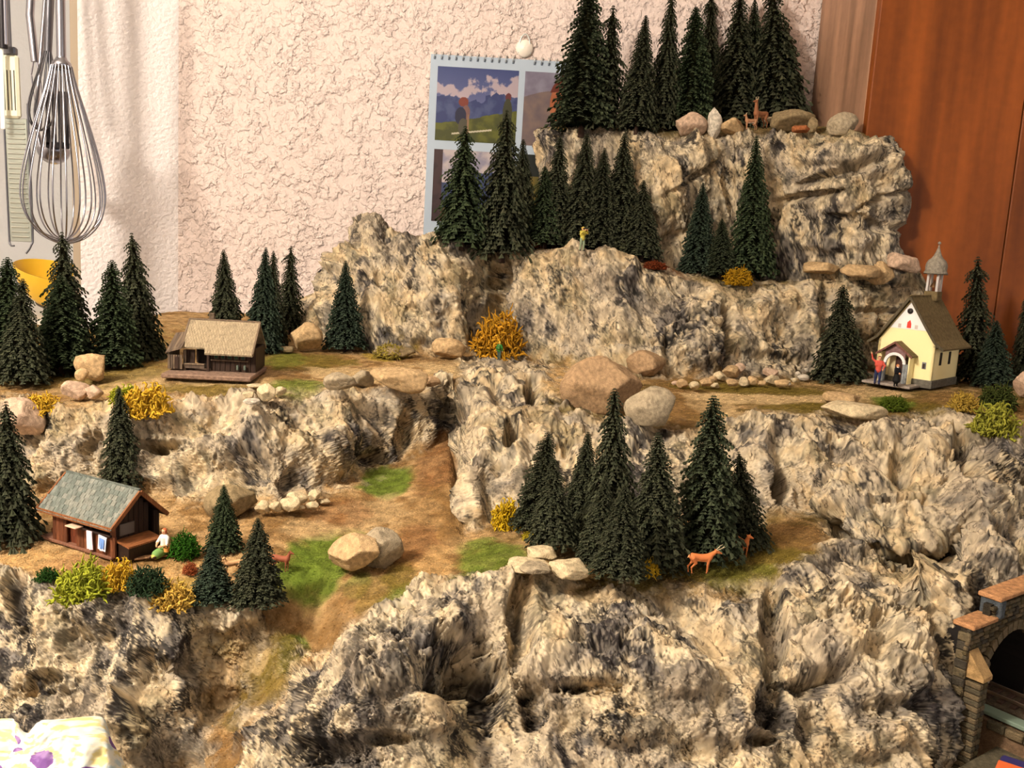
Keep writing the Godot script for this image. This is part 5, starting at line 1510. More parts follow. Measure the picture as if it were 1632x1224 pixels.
# ------------------------------------------------------------------ tunnel portal
func portal() -> void:
	var a := P(1546, 1003, 0.62)
	var ang := deg_to_rad(37.0)
	var xd := Vector3(cos(ang), 0, -sin(ang))
	var zd := xd.cross(Vector3.UP)
	var base_y := -0.150
	var t := thing("tunnel_portal", "small stone railway tunnel portal with stepped orange-brown coping at the lower right", "tunnel portal", Transform3D(Basis(xd, Vector3.UP, zd), a + Vector3.UP * base_y))
	var up := -base_y                         # the lower coping's height over the foot
	var rng := RandomNumberGenerator.new(); rng.seed = 9
	var stones := []
	for c in [[104, 96, 78], [122, 110, 86], [92, 84, 66], [134, 118, 92], [84, 78, 68], [110, 98, 70]]: stones.append(stone_mat("ashlar_%d" % stones.size(), rgb(c[0], c[1], c[2])))
	var cop := stone_mat("coping_stone", rgb(224, 168, 120))
	var cap_m := stone_mat("pier_cap", rgb(206, 170, 118))
	var cx := 0.0600
	var cy := up - 0.052
	var ri := 0.0395
	var ro := 0.0465
	# backing, with the arch left open
	var back := Mesher.new()
	var arc := []
	for i in 25: arc.append(Vector2(cx - ro * cos(PI * i / 24.0), cy + ro * sin(PI * i / 24.0)))
	for i in 24:
		var p: Vector2 = arc[i]
		var q: Vector2 = arc[i + 1]
		back.prism([Vector3(p.x, p.y, -0.006), Vector3(q.x, q.y, -0.006), Vector3(q.x, up + (0.011 if q.x > 0.031 else 0.0), -0.006), Vector3(p.x, up + (0.011 if q.x > 0.031 else 0.0), -0.006)], Vector3(0, 0, 0.005))
	back.box(Vector3((cx - ro) * 0.5, up * 0.5, -0.0035), Vector3(cx - ro, up, 0.005))
	back.box(Vector3(cx + ro + 0.015, up * 0.5, -0.0035), Vector3(0.03, up, 0.005))
	part("mortar_backing", back.build(), stone_mat("mortar", rgb(66, 60, 50)), t)
	# courses of blocks
	var shapes := []
	for w in [0.0055, 0.0072, 0.0090]: shapes.append([w, box_mesh(Vector3(w * 0.5, 0.00135, 0), Vector3(w - 0.0005, 0.0027, 0.003), 0.0005)])
	var ch := 0.00315
	var rows_ := int((up + 0.011) / ch)
	for r in rows_:
		var y := r * ch
		var x := -rng.randf() * 0.004
		while x < 0.125:
			var s: Array = shapes[rng.randi() % 3]
			var x1: float = x + s[0]
			var lo := 0.0 if y < up - ch * 0.5 else 0.032
			var inside := false
			for xx in [x + 0.0008, x1 - 0.0008]:
				var dy := maxf(y + 0.0015 - cy, 0.0)
				if pow(xx - cx, 2.0) + dy * dy < ro * ro: inside = true
			if x1 - 0.001 > lo and not inside and not (x < 0.011 and y < up - 0.030 and x > 0.001):
				part("ashlar", s[1], stones[rng.randi() % 6], t, Transform3D(Basis(), Vector3(x, y, rng.randf_range(-0.0004, 0.0004))))
			x = x1
	for r in int(up / 0.0064): part("quoin", box_mesh(Vector3(-0.0008, r * 0.0064 + 0.0031, -0.0025), Vector3(0.0024, 0.0060, 0.0085), 0.0006), stones[(r * 3 + 1) % 6], t)
	# ring of wedge stones
	for i in 19:
		var a0 := PI * i / 19.0 + 0.012
		var a1 := PI * (i + 1) / 19.0 - 0.012
		var poly := []
		for q in [[ri, a0], [ro, a0], [ro, a1], [ri, a1]]: poly.append(Vector3(cx - q[0] * cos(q[1]), cy + q[0] * sin(q[1]), -0.002))
		part("arch_stone", prism_mesh(poly, Vector3(0, 0, 0.0050)), stones[(i * 5) % 2 * 2 + 1], t)
	for s in [-1.0, 1.0]:
		for i in 14: part("jamb_stone", box_mesh(Vector3(cx + s * (ri + ro) * 0.5, cy - 0.0034 - i * 0.0068, 0.0005), Vector3(ro - ri, 0.0064, 0.005), 0.0006), stones[(i * 7) % 6], t)
	# lining and darkness of the tube
	var m := Mesher.new()
	for i in 24:
		var p := Vector3(cx - ri * cos(PI * i / 24.0), cy + ri * sin(PI * i / 24.0), -0.001)
		var q := Vector3(cx - ri * cos(PI * (i + 1) / 24.0), cy + ri * sin(PI * (i + 1) / 24.0), -0.001)
		var o := Vector3(0, 0, -0.040)
		m.prism([p, q, q + (q - Vector3(cx, cy, -0.001)) * 0.04, p + (p - Vector3(cx, cy, -0.001)) * 0.04], o)
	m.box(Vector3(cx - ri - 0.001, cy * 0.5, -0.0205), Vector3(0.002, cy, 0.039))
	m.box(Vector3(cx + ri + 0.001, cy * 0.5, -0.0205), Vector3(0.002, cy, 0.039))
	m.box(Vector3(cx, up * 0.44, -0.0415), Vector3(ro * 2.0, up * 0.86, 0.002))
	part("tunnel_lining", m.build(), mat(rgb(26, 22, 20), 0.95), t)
	# coping
	part("coping", box_mesh(Vector3(0.0150, up + 0.0016, -0.004), Vector3(0.0330, 0.0032, 0.0150), 0.0006), cop, t)
	part("step_block", box_mesh(Vector3(0.0345, up + 0.0080, -0.003), Vector3(0.006, 0.0125, 0.0150), 0.0006), stone_mat("blue_grey_stone", rgb(92, 100, 108)), t)
	part("coping", box_mesh(Vector3(0.080, up + 0.0158, -0.004), Vector3(0.100, 0.0034, 0.0165), 0.0006), cop, t)
	# pier in front, with its sloping cap
	for r in int((up - 0.034) / 0.0041):
		var y := r * 0.0041
		var off := 0.0 if r % 2 == 0 else 0.002
		part("pier_block", box_mesh(Vector3(0.0030 - off * 0.3, y + 0.002, 0.0065), Vector3(0.0056 - off * 0.6, 0.0037, 0.011), 0.0006), stones[(r * 3) % 6], t)
		part("pier_block", box_mesh(Vector3(0.0086 - off * 0.3, y + 0.002, 0.0065), Vector3(0.0050 + off * 0.6, 0.0037, 0.011), 0.0006), stones[(r * 5 + 2) % 6], t)
	var cy0 := up - 0.033
	part("pier_cap", prism_mesh([Vector3(0.0, cy0, 0.0135), Vector3(0.0, cy0 + 0.003, 0.0135), Vector3(0.0, cy0 + 0.018, 0.0015), Vector3(0.0, cy0, 0.0015)], Vector3(0.0118, 0, 0)), cap_m, t)
	# track running out of the tunnel on its walled bed
	var tr := thing("railway_track", "toy railway track on a walled bed coming out of the tunnel", "railway track", t.transform)
	var ty := cy - 0.014
	var wall_m := stone_mat("bed_wall", rgb(150, 122, 96))
	part("bed", box_mesh(Vector3(cx + 0.004, ty * 0.5 - 0.003, 0.042), Vector3(0.060, ty - 0.006, 0.160), 0.001), wall_m, tr)
	for i in 9: part("parapet_stone", box_mesh(Vector3(cx - 0.0275, ty - 0.008, 0.012 + i * 0.0125), Vector3(0.005, 0.006, 0.0119), 0.0007), stones[(i * 3) % 6], tr)
	part("edge_board", box_mesh(Vector3(cx - 0.0195, ty - 0.0025, 0.022), Vector3(0.011, 0.003, 0.090), 0.0005), mat(rgb(112, 128, 112), 0.7), tr)
	part("ballast", box_mesh(Vector3(cx + 0.006, ty - 0.003, 0.042), Vector3(0.034, 0.006, 0.158), 0.0015), stone_mat("ballast", rgb(104, 92, 78)), tr)
	for i in 17: part("sleeper", box_mesh(Vector3(cx + 0.006, ty + 0.0006, -0.034 + i * 0.0092), Vector3(0.028, 0.002, 0.004), 0.0004), mat(rgb(62, 44, 34), 0.8), tr)
	for s in [-1.0, 1.0]: part("rail", box_mesh(Vector3(cx + 0.006 + s * 0.008, ty + 0.0028, 0.042), Vector3(0.0012, 0.0026, 0.156), 0.0003), mat(rgb(150, 130, 112), 0.35, 0.9), tr)
	# a red signal just inside the arch
	var sg := thing("track_signal", "small red track signal just inside the dark tunnel mouth", "railway signal", t.transform * Transform3D(Basis(), Vector3(cx - ri + 0.0062, ty + 0.0012, -0.004)))
	part("post", tube_mesh([Vector3.ZERO, Vector3(0, 0.016, 0)], [0.0007], 8), mat(rgb(60, 56, 54), 0.5), sg)
	part("disc", tube_mesh([Vector3(0, 0.0175, -0.0006), Vector3(0, 0.0175, 0.0006)], [0.0026], 16), mat(rgb(206, 30, 34), 0.4), sg)
	part("foot", box_mesh(Vector3(0, 0.0006, 0), Vector3(0.004, 0.0012, 0.004), 0.0003), mat(rgb(60, 56, 54), 0.6), sg)
	# wagon at the bottom corner
	var wp := P(1672, 1285, 0.56)
	var wg := thing("goods_wagon", "orange and dark blue corner of a model wagon at the bottom right", "railway wagon", Transform3D(Basis(xd, Vector3.UP, zd) * Basis(Vector3.UP, 0.3), wp))
	part("body", box_mesh(Vector3(0, 0.008, 0), Vector3(0.030, 0.016, 0.060), 0.0015), mat(rgb(48, 44, 92), 0.4), wg)
	part("top_stripe", box_mesh(Vector3(-0.006, 0.0172, 0), Vector3(0.013, 0.0026, 0.060), 0.0006), mat(rgb(206, 98, 52), 0.45), wg)
	part("underframe", box_mesh(Vector3(0, -0.002, 0), Vector3(0.020, 0.004, 0.056), 0.0006), mat(rgb(40, 38, 38), 0.6), wg)
	for z in [-0.02, 0.02]:
		for s in [-1.0, 1.0]: part("wheel", tube_mesh([Vector3(s * 0.0095, -0.004, z), Vector3(s * 0.0075, -0.004, z)], [0.0042], 14), mat(rgb(50, 46, 44), 0.4, 0.8), wg)
	var gr := thing("siding_base", "grey-green ground board beside the tunnel pier", "ground board", Transform3D(Basis(xd, Vector3.UP, zd), wp + Vector3.DOWN * 0.0085))
	part("board", box_mesh(Vector3(0.0, -0.004, 0.0), Vector3(0.12, 0.008, 0.12), 0.001), stone_mat("siding", rgb(120, 112, 92)), gr)

# ------------------------------------------------------------------ wooden hut
func shingled(t: Node3D, called: String, a: Vector3, along: Vector3, down: Vector3, rows_: int, per: int, thick: float, materials: Array, rng: RandomNumberGenerator, joined := false, label := "") -> void:
	# a: the ridge's start; courses run along, overlap downwards, and stand proud of each other
	var n := along.cross(down).normalized()
	if n.y < 0: n = -n
	var w := along.length() / per
	var h := down.length() / rows_
	var ax := along.normalized()
	var dx := down.normalized()
	var shape := box_mesh(Vector3.ZERO, Vector3(w * 0.955, thick, h * 1.30), thick * 0.3)
	var all := Mesher.new()
	for r in range(rows_ - 1, -1, -1):
		var odd := 0.5 * (r % 2)
		for i in per + (1 if odd > 0 else 0):
			var f := clampf(i + 0.5 - odd, 0.25, per - 0.25)
			var o := a + ax * w * f + dx * h * (r + 0.55) + n * (thick * 0.9 + rng.randf() * thick * 0.35)
			var tilt := Basis(ax, n, ax.cross(n)) * Basis(Vector3.RIGHT, (1.0 if ax.cross(n).dot(dx) > 0 else -1.0) * atan2(thick, h * 1.2) + rng.randf_range(-0.02, 0.02))
			if joined:
				all.t = Transform3D(tilt, o)
				all.box(Vector3.ZERO, Vector3(w * 0.955, thick, h * 1.30), thick * 0.3)
			else:
				part("shingle", shape, materials[rng.randi() % materials.size()], t, Transform3D(tilt, o))
	if joined:
		var p := part(called, all.build(), materials[0], t, Transform3D(), label)
		p.set_meta("kind", "stuff")

func hut() -> void:
	var c0 := ground(180, 893)
	var y := c0.y + 0.001
	c0 = on_plane(180, 892, y)
	var c1 := on_plane(84, 862, y)
	var xd := (c0 - c1)
	var W := xd.length()
	xd = xd.normalized()
	var zd := xd.cross(Vector3.UP)
	var t := thing("wooden_hut", "small dark brown wooden hut with a grey-green shingle roof", "hut", Transform3D(Basis(xd, Vector3.UP, zd), Vector3(c1.x, y, c1.z)))
	var D := 0.041
	var e := 0.0285
	var rdg := 0.0470
	var woods := [wood_mat("hut_wood_0", rgb(140, 84, 54), 60.0), wood_mat("hut_wood_1", rgb(122, 72, 46), 60.0), wood_mat("hut_wood_2", rgb(154, 94, 62), 60.0)]
	var darkw := wood_mat("hut_dark", rgb(56, 36, 26), 60.0)
	var trimw := wood_mat("hut_trim", rgb(168, 106, 62), 60.0)
	part("floor_slab", box_mesh(Vector3(W * 0.5 - 0.007, 0.0008, -D * 0.5 + 0.0005), Vector3(W + 0.014, 0.0022, D + 0.002), 0.0004), wood_mat("hut_floor", rgb(156, 108, 84), 60.0), t)
	# front: boards below, open window band above, door recess on the left
	var x := 0.027
	var i := 0
	while x < W - 0.001:
		part("plank", box_mesh(Vector3(x + 0.0021, 0.009, -0.001), Vector3(0.0040, 0.0155, 0.002), 0.0004), woods[i % 3], t)
		x += 0.0042; i += 1
	x = 0.0
	while x < 0.013:
		part("plank", box_mesh(Vector3(x + 0.002, 0.0145, -0.001), Vector3(0.0039, 0.0275, 0.002), 0.0004), woods[i % 3], t)
		x += 0.0041; i += 1
	part("door", box_mesh(Vector3(0.020, 0.0135, -0.004), Vector3(0.012, 0.025, 0.0016), 0.0004), wood_mat("hut_door", rgb(128, 66, 40), 60.0), t)
	part("sill", box_mesh(Vector3(W * 0.5 + 0.013, 0.0175, 0.0004), Vector3(W - 0.026, 0.0018, 0.0045), 0.0004), darkw, t)
	for f in [0.028, 0.043, W - 0.0015]: part("post", box_mesh(Vector3(f, 0.0225, -0.001), Vector3(0.0022, 0.010, 0.0022), 0.0003), darkw, t)
	part("head_beam", box_mesh(Vector3(W * 0.5, 0.0275, -0.001), Vector3(W, 0.0022, 0.0026), 0.0004), darkw, t)
	part("window_pane", box_mesh(Vector3(0.0355, 0.0225, -0.0028), Vector3(0.013, 0.0085, 0.0006)), mat(rgb(70, 62, 58), 0.2), t)
	part("window_pane", box_mesh(Vector3(0.0535, 0.0225, -0.0028), Vector3(0.0185, 0.0085, 0.0006)), mat(rgb(70, 62, 58), 0.2), t)
	# gable ends of upright boards
	for side in [0, 1]:
		var gx := 0.001 if side == 0 else W - 0.001
		var nb := 9
		for b in nb:
			var z0 := -D * b / nb
			var z1 := -D * (b + 1) / nb
			var zm := (z0 + z1) * 0.5
			if side == 1 and b == nb - 2: continue            # the open corner at the back
			var hh := e + (rdg - e) * (1.0 - absf(zm + D * 0.5) / (D * 0.5)) - 0.002
			part("gable_plank", box_mesh(Vector3(gx, hh * 0.5, zm), Vector3(0.0018, hh, D / nb - 0.0003), 0.0003), woods[(b * 2 + side) % 3] if side == 0 else darkw, t)
	part("gable_window", box_mesh(Vector3(W + 0.0003, 0.0205, -0.012), Vector3(0.0012, 0.009, 0.013), 0.0003), mat(rgb(92, 82, 76), 0.25), t)
	part("rear_wall", box_mesh(Vector3(W * 0.5, e * 0.5, -D + 0.001), Vector3(W - 0.004, e, 0.0018)), darkw, t)
	# roof
	var ov := 0.010
	var rid := Vector3(-ov, rdg, -D * 0.5)
	var run := Vector3(W + ov * 1.4, 0, 0)
	var slope := Vector3(0, e - rdg, D * 0.5).normalized()
	var fall := slope * 0.034
	var slope2 := Vector3(slope.x, slope.y, -slope.z)
	var deck := Mesher.new()
	deck.prism([rid, rid + run, rid + run + fall, rid + fall], Vector3(0, -0.0012, 0))
	deck.prism([rid, rid + run, rid + run + slope2 * 0.034, rid + slope2 * 0.034], Vector3(0, -0.0012, 0))
	part("roof_deck", deck.build(), darkw, t)
	var rng := RandomNumberGenerator.new(); rng.seed = 3
	var sh := [stone_mat("shingle_0", rgb(146, 154, 148)), stone_mat("shingle_1", rgb(132, 142, 136)), stone_mat("shingle_2", rgb(160, 164, 156))]
	shingled(t, "", rid, run, fall, 8, 17, 0.0007, sh, rng)
	shingled(t, "rear_shingles", rid, run, slope2 * 0.034, 8, 17, 0.0007, sh, rng, true)
	for s in [rid, rid + run]:
		var off := Vector3(-0.0006, 0, 0) if s == rid else Vector3(0.0006, 0, 0)
		for f in [fall, slope2 * 0.034]: part("barge_board", tube_box(s + off, s + off + f, 0.0016, 0.0030), trimw, t)
	part("eaves_board", tube_box(rid + fall, rid + run + fall, 0.0016, 0.0030), trimw, t)
	part("ridge_board", tube_box(rid + Vector3(0, 0.0016, 0), rid + run + Vector3(0, 0.0016, 0), 0.0020, 0.0012), sh[1], t)
	part("corner_post", box_mesh(Vector3(W - 0.001, e * 0.5, -0.001), Vector3(0.003, e, 0.003), 0.0004), woods[2], t)
	part("corner_post", box_mesh(Vector3(W - 0.001, e * 0.5, -D + 0.001), Vector3(0.003, e, 0.003), 0.0004), darkw, t)
	part("shelf", box_mesh(Vector3(0.031, 0.0190, 0.0045), Vector3(0.012, 0.0010, 0.007), 0.0003), mat(rgb(214, 178, 150), 0.7), t)
	# store bin on the gable side
	var bin_ := part("bin", prism_mesh([Vector3(W, 0, -0.003), Vector3(W, 0.0125, -0.003), Vector3(W + 0.013, 0.0105, -0.003), Vector3(W + 0.013, 0, -0.003)], Vector3(0, 0, -0.028)), darkw, t)
	part("lid", prism_mesh([Vector3(W, 0.0128, -0.002), Vector3(W, 0.0140, -0.002), Vector3(W + 0.0145, 0.0116, -0.002), Vector3(W + 0.0145, 0.0104, -0.002)], Vector3(0, 0, -0.030)), trimw, bin_)
	# hung out and set down
	var g := t.transform
	var tw := tag(part("towel", towel_mesh(0.0058, 0.0140, 1), mat(rgb(236, 216, 226), 0.9), self, g * Transform3D(Basis(Vector3.BACK, 0.04), Vector3(0.0455, 0.0180, 0.0030))), "pale pink-white towel hung over the hut's front boards", "towel")
	tw = thing("towel", "blue and white towel hung on the hut's front near the corner", "towel", g * Transform3D(Basis(Vector3.BACK, -0.12), Vector3(0.0600, 0.0170, 0.0030)))
	part("cloth", towel_mesh(0.0086, 0.0112, 2), mat(rgb(232, 234, 244), 0.9), tw)
	part("print_panel", towel_mesh(0.0052, 0.0080, 2), mat(rgb(112, 150, 214), 0.9), tw, Transform3D(Basis(), Vector3(0, -0.0016, 0.0004)))
	tag(part("plank_step", box_mesh(Vector3.ZERO, Vector3(0.026, 0.0012, 0.006), 0.0003), wood_mat("step_wood", rgb(176, 132, 92), 60.0), self, Transform3D(Basis(Vector3.UP, 0.55), ground(243, 889) + Vector3.UP * 0.0012)), "bare plank lying on the ground right of the hut's bin", "plank")
	var fb := thing("flower_box", "orange flower trough on the hut's left platform", "flower box", g * Transform3D(Basis(), Vector3(-0.0065, 0.0022, -0.010)))
	part("trough", box_mesh(Vector3(0, 0.002, 0), Vector3(0.012, 0.004, 0.005), 0.0006), woods[2], fb)
	part("blossoms", bush_mesh(9, 40, 0.6, 0.12), mat(rgb(222, 92, 48), 0.9), fb, Transform3D(Basis().scaled(Vector3(0.006, 0.004, 0.0025)), Vector3(0, 0.0036, 0)))

func tube_box(a: Vector3, b: Vector3, w: float, h: float) -> ArrayMesh:
	var d := (b - a).normalized()
	var s := d.cross(Vector3.UP).normalized()
	var u := s.cross(d)
	return prism_mesh([a + s * w * 0.5 + u * h * 0.5, a - s * w * 0.5 + u * h * 0.5, a - s * w * 0.5 - u * h * 0.5, a + s * w * 0.5 - u * h * 0.5], b - a)

func towel_mesh(w: float, h: float, s: int) -> ArrayMesh:   # a limp cloth hanging from its upper edge
	var m := Mesher.new()
	var N := 8
	var pts := []
	for j in N + 1:
		var row := []
		for i in N + 1:
			var u := float(i) / N - 0.5
			var v := float(j) / N
			row.append(Vector3(u * w, -v * h, 0.0006 * sin(u * 9.0 + s) * v + 0.0002))
		pts.append(row)
	for j in N:
		for i in N: m.face([pts[j + 1][i], pts[j + 1][i + 1], pts[j][i + 1], pts[j][i]], Vector3(0, 0, -1))
	for j in N:
		for i in N: m.face([pts[j][i] - Vector3(0, 0, 0.0005), pts[j][i + 1] - Vector3(0, 0, 0.0005), pts[j + 1][i + 1] - Vector3(0, 0, 0.0005), pts[j + 1][i] - Vector3(0, 0, 0.0005)], Vector3(0, 0, 1))
	return m.build()

# ------------------------------------------------------------------ chalet on the meadow
func chalet() -> void:
	var y := ground(330, 600).y + 0.001
	var a := on_plane(262, 599, y)
	var b := on_plane(406, 606, y)
	var xd := (b - a)
	var W := xd.length() * 0.985
	xd = xd.normalized()
	var zd := xd.cross(Vector3.UP)
	var t := thing("mountain_chalet", "grey weathered wooden chalet with a wide beige shingle roof", "chalet", Transform3D(Basis(xd, Vector3.UP, zd), Vector3(a.x, y, a.z)))
	var k := W / 144.0                       # metres in a pixel there
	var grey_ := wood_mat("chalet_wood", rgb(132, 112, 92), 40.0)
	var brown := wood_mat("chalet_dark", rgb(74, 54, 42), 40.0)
	var boards := [grey_, wood_mat("chalet_wood_1", rgb(116, 98, 82), 40.0), wood_mat("chalet_wood_2", rgb(146, 124, 100), 40.0)]
	var z0 := -0.012                         # the house front lies behind the terrace
	var Dp := 0.060
	part("terrace", box_mesh(Vector3(W * 0.5, 0.002, -Dp * 0.5 + 0.002), Vector3(W, 0.005, Dp + 0.02), 0.001), stone_mat("chalet_stone", rgb(176, 146, 128)), t)
	var hx0 := 24.0 * k                      # main house
	var hx1 := 141.0 * k
	var e := 0.0285
	var rdg := e + 0.0265
	for i in 14:
		var x0 := hx0 + (hx1 - hx0) * i / 14.0
		var w := (hx1 - hx0) / 14.0
		if i in [2, 3, 4]: continue
		var lo := 0.0045
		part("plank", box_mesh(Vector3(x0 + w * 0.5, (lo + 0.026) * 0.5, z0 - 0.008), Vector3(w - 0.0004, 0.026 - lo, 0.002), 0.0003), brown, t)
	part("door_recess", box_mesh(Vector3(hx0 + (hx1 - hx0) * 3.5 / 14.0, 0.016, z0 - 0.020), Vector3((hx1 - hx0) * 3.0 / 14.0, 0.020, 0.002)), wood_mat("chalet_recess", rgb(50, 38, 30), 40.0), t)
	part("side_wall", box_mesh(Vector3(hx1 - 0.001, 0.018, z0 - 0.03), Vector3(0.002, 0.024, 0.045)), brown, t)
	part("rear_wall", box_mesh(Vector3((hx0 + hx1) * 0.5, 0.018, z0 - 0.052), Vector3(hx1 - hx0, 0.024, 0.002)), brown, t)
	for i in 5:
		var x0 := hx0 + (52.0 + i * 11.0) * k
		var wf := part("window", box_mesh(Vector3(x0, 0.0205, z0 - 0.0065), Vector3(7.5 * k, 0.0055, 0.0014), 0.0003), grey_, t)
		part("pane", box_mesh(Vector3(x0, 0.0205, z0 - 0.0056), Vector3(5.6 * k, 0.0042, 0.0006)), mat(rgb(40, 66, 54), 0.2), wf)
	part("window_board", box_mesh(Vector3(hx0 + 74.0 * k, 0.0165, z0 - 0.006), Vector3(62.0 * k, 0.0014, 0.003), 0.0003), grey_, t)
	part("bench", box_mesh(Vector3(hx0 + 18.0 * k, 0.0115, z0 - 0.003), Vector3(34.0 * k, 0.0016, 0.005), 0.0003), boards[2], t)
	part("bench_front", box_mesh(Vector3(hx0 + 18.0 * k, 0.0090, z0 - 0.002), Vector3(34.0 * k, 0.0040, 0.0014), 0.0003), boards[1], t)
	for i in 2: part("bottle_box", box_mesh(Vector3(hx0 + (88.0 + 12.0 * i) * k, 0.0098, z0 - 0.004), Vector3(3.4 * k, 0.005, 0.0024), 0.0004), mat(rgb(92, 104, 92), 0.5), t)
	part("corner_post", box_mesh(Vector3(hx0 + 0.001, 0.015, z0 - 0.004), Vector3(0.003, 0.022, 0.003), 0.0004), grey_, t)
	part("post", box_mesh(Vector3(hx0 + 40.0 * k, 0.015, z0 - 0.004), Vector3(0.0026, 0.022, 0.003), 0.0004), brown, t)
	# main roof: the front slope is cut back over the porch on the left
	var zr := z0 - 0.032
	var rid := Vector3(hx0 - 3.0 * k, rdg, zr)
	var run := Vector3(hx1 - hx0 + 1.0 * k, 0, 0)
	var sl := Vector3(0, e - 0.004 - rdg, (z0 + 0.004) - zr)
	var sl2 := Vector3(0, sl.y, -sl.z)
	var rng := RandomNumberGenerator.new(); rng.seed = 4
	var beige := [stone_mat("chalet_shingle", rgb(206, 188, 158))]
	var cut := 40.0 * k
	var deck := Mesher.new()
	deck.prism([rid, rid + Vector3(cut, 0, 0), rid + Vector3(cut, 0, 0) + sl * 0.84, rid + sl * 0.84], Vector3(0, -0.0016, 0))
	deck.prism([rid + Vector3(cut, 0, 0), rid + run, rid + run + sl, rid + Vector3(cut, 0, 0) + sl], Vector3(0, -0.0016, 0))
	deck.prism([rid, rid + run, rid + run + sl2, rid + sl2], Vector3(0, -0.0016, 0))
	part("roof_deck", deck.build(), beige[0], t)
	shingled(t, "shingles", rid, Vector3(cut, 0, 0), sl * 0.84, 11, 9, 0.0005, beige, rng, true, "fine beige shingles over the porch")
	shingled(t, "shingles", rid + Vector3(cut, 0, 0), run - Vector3(cut, 0, 0), sl, 13, 17, 0.0005, beige, rng, true, "fine beige shingles")
	part("ridge_board", tube_box(rid + Vector3(0, 0.001, 0), rid + run + Vector3(0, 0.001, 0), 0.003, 0.0016), boards[2], t)
	part("barge_board", tube_box(rid + run, rid + run + sl, 0.0018, 0.003), boards[2], t)
	part("barge_board", tube_box(rid, rid + sl * 0.84, 0.0018, 0.003), boards[2], t)
	part("chimney", box_mesh(rid + Vector3(36.0 * k, 0.0035, -0.003), Vector3(0.0055, 0.009, 0.0055), 0.0006), stone_mat("chimney_stone", rgb(128, 112, 96)), t)
	# lean-to on the left, roofed with boards
	var lx := -2.0 * k
	var apex := Vector3(hx0 + 1.0 * k, e + 0.015, zr + 0.006)
	var p0 := Vector3(hx0 + 1.0 * k, e + 0.001, z0 + 0.006)
	var p1 := Vector3(lx, e - 0.0045, z0 + 0.004)
	var p2 := Vector3(lx + 0.001, e + 0.012, zr + 0.004)
	for i in 5:
		var f0 := i / 5.0
		var f1 := (i + 0.93) / 5.0
		part("roof_board", prism_mesh([p1.lerp(p0, f0), p1.lerp(p0, f1), p2.lerp(apex, f1), p2.lerp(apex, f0)], Vector3(0, -0.0012, 0)), boards[i % 3], t)
	part("back_roof_board", prism_mesh([p2, apex, Vector3(apex.x, e + 0.002, zr - 0.022), Vector3(p2.x, e, zr - 0.022)], Vector3(0, -0.0012, 0)), boards[1], t)
	for i in 6:
		var x0 := lx + 3.0 * k + (hx0 - lx - 3.0 * k) * i / 6.0
		var w := (hx0 - lx - 3.0 * k) / 6.0
		part("plank", box_mesh(Vector3(x0 + w * 0.5, 0.0135, z0 + 0.001), Vector3(w - 0.0003, 0.0150, 0.0018), 0.0003), boards[i % 3], t)
	part("lean_to_side", box_mesh(Vector3(lx + 3.0 * k, 0.0150, z0 - 0.018), Vector3(0.0018, 0.018, 0.036)), grey_, t)
	part("shed_door", box_mesh(Vector3(lx + 17.0 * k, 0.0130, z0 + 0.0023), Vector3(6.5 * k, 0.0125, 0.0010), 0.0002), brown, t)

